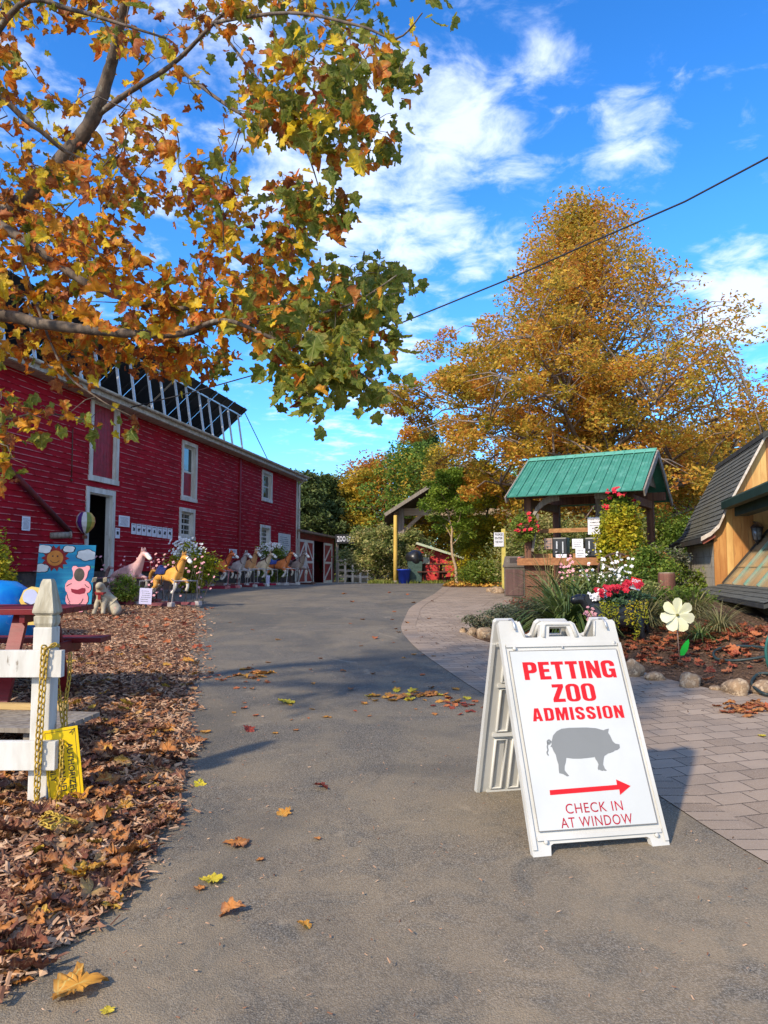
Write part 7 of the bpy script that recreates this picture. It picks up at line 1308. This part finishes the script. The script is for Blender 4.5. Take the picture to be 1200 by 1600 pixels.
# grass verge
n = 6000; Y = rng.uniform(27.4, 33, n); X = rng.uniform(-.6, 2.6, n); V = []; z = zg(X, Y); a = rng.uniform(0, 6.28, n); h = rng.uniform(.06, .18, n); P0 = np.stack([X, Y, z], 1); sdv = np.stack([np.cos(a), np.sin(a), 0 * a], 1) * .02; tp = P0 + np.stack([np.cos(a + 1) * .04, np.sin(a + 1) * .04, h], 1); V = np.stack([P0 - sdv, P0 + sdv, tp], 1).reshape(-1, 3); tag(npmesh('grass', V, np.arange(n)[:, None] * 3 + [[0, 1, 2]], leafmat('grass_blades', [(.10, .14, .02), (.24, .25, .05)], .3, 2)), 'short green grass verge beyond the drive', 'grass', kind='stuff')
# ---- leaves one can count on the drive
LM = []
for i in range(8):
    V_, F_, k = bigleaves(np.zeros((1, 3)), np.array([[0, 1., 0]]), np.array([[0, 0, 1.]]), np.array([1.0]), np.array([[.12, .3, .5, .2, .4, .7, .15, .35][i]]), LEAF3, .035); V_[:, 1] -= .4; V_[:, 2] -= V_[:, 2].min()
    c = (0, 0, 0); st_ = np.array([[0, -.4, .05], [.02, -.4, .05], [.03, -.8, .01], [.015, -.8, .01]]); st_[:, 2] += 0; b0 = len(V_); F2 = np.concatenate([F_, [[b0, b0 + 1, b0 + 2], [b0, b0 + 2, b0 + 3]]]); o = npmesh('fallen_leaf', np.concatenate([V_, st_]), F2, [YDRY, DRY][i % 2], None, world=False, smooth=True, uv=np.concatenate([bigleaves.uv, np.full((6, 2), .2)])); LM.append(o.data); bpy.data.objects.remove(o)
LMM = {}
def leafme(i, m):
    if (i, m.name) not in LMM: q = LM[i].copy(); q.materials.clear(); q.materials.append(m); LMM[(i, m.name)] = q
    return LMM[(i, m.name)]
LYEL = leafmat('lemon_leaf', [(.66, .58, .05), (.62, .46, .05)], .25, 9); LRED = leafmat('dark_red_leaf', [(.20, .03, .025), (.28, .07, .035)], .1, 9)
def fallen(px, py, size_px, i, m, label=None, rz=0, tilt=0):
    g = G(px, py); o = bpy.data.objects.new('fallen_leaf', leafme(i, m)); COL.objects.link(o); s = size_px * g.y / F; o.location = g + Vector((0, 0, .008)); o.rotation_euler = (tilt, tilt * .5, rz); o.scale = (s, s, s); tag(o, label or 'small dry leaf scattered on the grey drive', 'fallen leaf', 'leaves fallen on the drive'); return o
for a in [(122, 1552, 74, 1, YDRY, 'large golden curled leaf at the bottom left of the drive', -1.2, .12), (168, 1584, 22, 3, LYEL, 'small pale yellow leaf at the bottom edge', .4), (473, 1452, 24, 5, YDRY, 'curled yellow leaf low in the middle of the drive', 1.0, .3), (363, 1428, 38, 5, DRY, 'crumpled brown leaf with long stalk, low on the drive', -1.5, .4), (330, 1380, 34, 2, LYEL, 'pale yellow leaf right of the leaf heap', 1.4), (312, 1392, 20, 4, DRY, 'reddish scrap just left below the pale yellow leaf', .2),
          (370, 1322, 38, 0, DRY, 'flat tan leaf spread out on the drive', 1.5), (445, 1273, 24, 3, YDRY, 'orange leaf with short stalk in mid drive', -.5, .3), (501, 1234, 24, 5, LRED, 'dark curled leaf with stalk pointing right', 1.5, .4), (312, 1228, 20, 2, LYEL, 'lemon yellow leaf by the mulch edge', .2, .5), (495, 1314, 12, 1, DRY, 'tiny brown leaf below the orange one', .9), (447, 1100, 26, 2, LYEL, 'yellow green leaf in the middle distance', 1.2, .2), (388, 1143, 20, 5, LRED, 'dark red leaf alone left of centre', .3, .4), (320, 1146, 18, 3, YDRY, 'tan leaf near the left edge of the drive', .8),
          (406, 1347, 14, 4, DRY, 'small brown leaf above the crumpled one', 2.0), (771, 1231, 30, 3, RDRY, 'orange leaf caught under the rear foot of the board', 1.2, .2), (1190, 1152, 12, 2, LYEL, 'small yellow leaf on the pavers at right edge', .4)]: fallen(*a)
rr = random.Random(77)
def scat(n, cx, cy, sx_, sy_, s0, s1, mats_, lab, grp):
    for i in range(n):
        for _ in range(20):
            px, py = rr.gauss(cx, sx_), rr.gauss(cy, sy_)
            if py > 925: break
        o = fallen(px, py, rr.uniform(s0, s1), rr.randrange(8), rr.choice(mats_), lab, rr.uniform(0, 6.28), rr.uniform(-.3, .3)); o['group'] = grp
scat(46, 650, 1090, 42, 5, 9, 17, [YDRY, YDRY, DRY, LYEL], 'golden leaf in the long drift left of the board', 'leaves drifted in a line left of the board')
scat(14, 400, 1054, 16, 3, 10, 18, [DRY, YDRY], 'orange leaf in the small heap at mid left of the drive', 'small leaf heap on the drive')
scat(20, 360, 1064, 38, 6, 6, 11, [DRY, RDRY], 'brown scrap around the small leaf heap', 'scraps by the leaf heap')
scat(46, 520, 1060, 130, 60, 5, 11, [DRY, RDRY, YDRY], None, 'leaves fallen on the drive')
scat(18, 720, 1105, 22, 8, 8, 14, [RDRY, LRED], 'red leaf on the drive close left of the board', 'red leaves left of the board')
scat(16, 640, 960, 70, 22, 4, 8, [DRY, RDRY], 'distant dark leaf near the curve of the path', 'distant leaves on drive and path')
scat(40, 1180, 1110, 26, 5, 12, 20, [RDRY, DRY], 'red brown leaf in the drift on the pavers at right', 'leaves drifted on the pavers')
# ================================================================ THE NEAR TREE whose boughs fill the upper left
tt = thing('near_tree', 'near tree with orange, yellow and green leaves hanging over the upper left', 'tree', (-4.3, 4.4, Z(-4.3, 4.4))); mb = MB()
nodes = []
def limb(pts, r0, r1, n=5):
    p = smoothp([Vector(q) for q in pts], n); m = len(p); rad = [r0 + (r1 - r0) * (i / (m - 1)) ** .8 for i in range(m)]; rad = [r * (1 + .06 * math.sin(i * 2.3)) for i, r in enumerate(rad)]; mb.tube(p, rad, 9)
    for q in p[2:]: nodes.append(q)
base = Vector((-4.3, 4.4, Z(-4.3, 4.4) - .2)); fork = Vector((-4.15, 4.5, 2.35))
limb([base, (-4.25, 4.4, 1.2), fork], .17, .13)
limb([fork, P(-330, 470, 4.7), P(-120, 400, 4.8), P(20, 325, 4.8), P(105, 240, 4.7), P(145, 185, 4.6), P(168, 120, 4.5), P(180, 75, 4.4), P(200, -10, 4.2), P(240, -120, 4.0)], .09, .02)
limb([P(145, 185, 4.6), P(200, 145, 4.5), P(270, 100, 4.4), P(335, 35, 4.2), P(400, -30, 4.0)], .022, .008)
limb([fork, P(-360, 560, 4.4), P(-150, 500, 4.2), P(0, 493, 4.1), P(60, 505, 4.05), P(140, 515, 4.0), P(220, 522, 3.95), P(290, 520, 3.9), P(330, 505, 3.85), P(375, 500, 3.8)], .052, .013)
limb([P(290, 522, 3.9), P(350, 500, 3.7), P(430, 530, 3.6), P(520, 560, 3.5), P(590, 600, 3.45), P(630, 625, 3.4)], .014, .003)
limb([P(375, 500, 3.8), P(440, 505, 3.7), P(500, 490, 3.6), P(560, 470, 3.5), P(620, 430, 3.45)], .012, .003)
limb([fork, P(-300, 430, 4.6), P(-80, 330, 4.4), P(20, 365, 4.3), P(80, 405, 4.25), P(130, 440, 4.2), P(200, 468, 4.15), P(260, 482, 4.1), P(330, 480, 4.0), P(400, 490, 3.9)], .045, .008)
limb([fork, P(-260, 300, 4.2), P(-60, 140, 3.9), P(50, 195, 4.0), P(100, 235, 4.1), P(160, 262, 4.2)], .035, .006)
limb([P(-60, 140, 3.9), P(30, 8, 3.6), P(110, 15, 3.6), P(180, 35, 3.6), P(260, 60, 3.6)], .02, .005)
limb([P(335, 35, 4.2), P(400, 120, 3.9), P(440, 170, 3.8), P(480, 240, 3.7), P(500, 300, 3.7)], .009, .003)
limb([P(335, 35, 4.2), P(450, 20, 3.6), P(560, 40, 3.3), P(620, 60, 3.2), P(660, 20, 3.1)], .011, .003)
limb([P(270, 100, 4.4), P(380, 180, 4.0), P(470, 190, 3.7), P(540, 170, 3.5), P(590, 200, 3.4)], .012, .003)
limb([P(20, 365, 4.3), P(90, 560, 4.2), P(150, 620, 4.2), P(205, 650, 4.2)], .010, .003)
limb([P(-120, 640, 4.6), P(0, 655, 4.6), P(60, 645, 4.6), P(130, 655, 4.5)], .012, .003)
REG = [  # polygon in the photograph's frame, share of twig ends, depths
 ([(-160, -120), (700, -120), (700, 10), (640, 40), (600, 60), (560, 120), (480, 200), (400, 260), (300, 330), (150, 420), (-160, 470)], 300, (3.5, 5.4)),
 ([(380, 60), (560, 60), (640, 90), (620, 220), (575, 255), (520, 245), (470, 215), (400, 230)], 62, (3.1, 3.8)),
 ([(-160, 280), (330, 250), (430, 250), (510, 330), (470, 400), (560, 400), (625, 385), (650, 410), (640, 480), (600, 510), (450, 530), (330, 520), (-160, 490)], 300, (3.7, 5.2)),
 ([(330, 420), (590, 420), (620, 490), (610, 560), (630, 620), (590, 645), (550, 610), (505, 655), (440, 620), (420, 560), (360, 500)], 92, (3.3, 3.9)),
 ([(-60, 490), (330, 520), (375, 560), (330, 590), (220, 570), (150, 580), (60, 560), (-60, 560)], 76, (4.1, 5.0)),
 ([(-60, 590), (60, 630), (150, 625), (215, 640), (200, 675), (90, 665), (30, 690), (50, 735), (0, 745), (-60, 700)], 44, (4.0, 4.8)),
 ([(450, 280), (540, 300), (520, 370), (460, 390), (420, 330)], 16, (3.4, 3.8))]
def inpoly(x, y, p):
    c = False; j = len(p) - 1
    for i in range(len(p)):
        if (p[i][1] > y) != (p[j][1] > y) and x < (p[j][0] - p[i][0]) * (y - p[i][1]) / (p[j][1] - p[i][1]) + p[i][0]: c = not c
        j = i
    return c
att = []; rr = random.Random(31)
SKYH = [(130, 90, 55), (60, 240, 26), (260, 250, 30), (215, 330, 34), (290, 345, 30), (120, 315, 26), (250, 395, 34), (160, 475, 24), (390, 250, 38), (350, 95, 28), (30, 110, 20), (250, 170, 22), (440, 330, 28), (320, 210, 24), (70, 290, 22), (420, 100, 22), (330, 420, 20), (90, 420, 18)]
for poly, n, (d0, d1) in REG:
    xs = [p[0] for p in poly]; ys_ = [p[1] for p in poly]; k = 0
    while k < n:
        x, y = rr.uniform(min(xs), max(xs)), rr.uniform(min(ys_), max(ys_))
        if inpoly(x, y, poly) and not any(math.hypot(x - a, y - b) < c for a, b, c in SKYH): att.append((P(x, y, rr.uniform(d0, d1)), x, y)); k += 1
NP = np.array([tuple(p) for p in nodes]); att.sort(key=lambda a: float(np.min(np.linalg.norm(NP - np.array(a[0]), axis=1)))); LP = []; LD = []; LC = []
npl = [np.array(tuple(p)) for p in nodes]; NP = np.array(npl)
for p, x, y in att:
    q = np.array(tuple(p)); d = np.linalg.norm(NP - q, axis=1); j = int(np.argmin(d)); a = Vector(NP[j]); L_ = (p - a).length
    if L_ > 1.3: continue
    m1 = a.lerp(p, .35) + Vector((rr.uniform(-1, 1), rr.uniform(-1, 1), rr.uniform(-.2, 1.2))) * L_ * .12; m2 = a.lerp(p, .7) + Vector((rr.uniform(-1, 1), rr.uniform(-1, 1), rr.uniform(-.6, .8))) * L_ * .10; th = min(.006, .0018 + .007 * L_)
    mb.tube([a, m1, m2, p], [th, th * .8, th * .55, .0012], 5, cap=False); new = [np.array(tuple(m1)), np.array(tuple(m2)), q]; NP = np.vstack([NP] + [v[None] for v in new])
    nl = rr.choice([5, 6, 7, 8, 9]) if y < 590 else 4; small = rr.random() < .4
    for k in range(nl):
        t = rr.uniform(.35, 1.05); c = m2.lerp(p, t) if t > .6 else m1.lerp(m2, t); off = Vector((rr.gauss(0, .06), rr.gauss(0, .06), rr.gauss(-.02, .05))); LP.append(c + off); LD.append(Vector((rr.gauss(0, .75), rr.gauss(0, .75), rr.uniform(-1.5, .1))))
        g = 0.10 + max(0, (x - 300) / 330) * .75 + (.3 if y > 600 else 0) + (.2 if x > 420 and y > 400 else 0); u = rr.random()
        LC.append(0 if u < g else (1 if u < g + (1 - g) * .24 else (2 if u < g + (1 - g) * .72 else 3))); 
mb.build('trunk', BARK, tt, True)
n = len(LP); LP = np.array([tuple(p) for p in LP]); LD = np.array([tuple(p) for p in LD]); LC = np.array(LC); nd = rand_dirs(n); nd[:, 1] -= .5; size = rng.uniform(.040, .088, n) * (1 + .6 * (rng.uniform(size=n) < .18)) * np.where(LC == 3, .85, 1.0); curl = np.where(LC == 0, rng.uniform(0, .5, n), np.where(LC == 1, rng.uniform(.2, .7, n), rng.uniform(.4, 1.1, n)))
V, F_, k = bigleaves(LP, LD, nd, size, curl, LEAF3, .03)
NM = [leafmat('near_green', [(.09, .13, .015), (.19, .23, .03), (.34, .34, .05)], .48, 14, wn=.4, spot=(.26, .20, .03), vein=(.34, .34, .10)), leafmat('near_yellow', [(.74, .48, .02), (.85, .62, .03), (.60, .42, .03)], .5, 14, wn=.4, spot=(.50, .26, .03), vein=(.72, .62, .12)), leafmat('near_orange', [(.56, .28, .02), (.80, .36, .03), (.66, .15, .02), (.44, .34, .04)], .48, 14, wn=.5, spot=(.24, .08, .02), vein=(.62, .36, .08)), leafmat('near_brown', [(.24, .06, .02), (.42, .12, .03), (.55, .24, .06)], .4, 16, wn=.5, spot=(.12, .035, .02), vein=(.45, .20, .06))]
npmesh('crown', V, F_, NM, tt, mi=np.repeat(LC, k), smooth=True, uv=bigleaves.uv); print('near leaves', n)
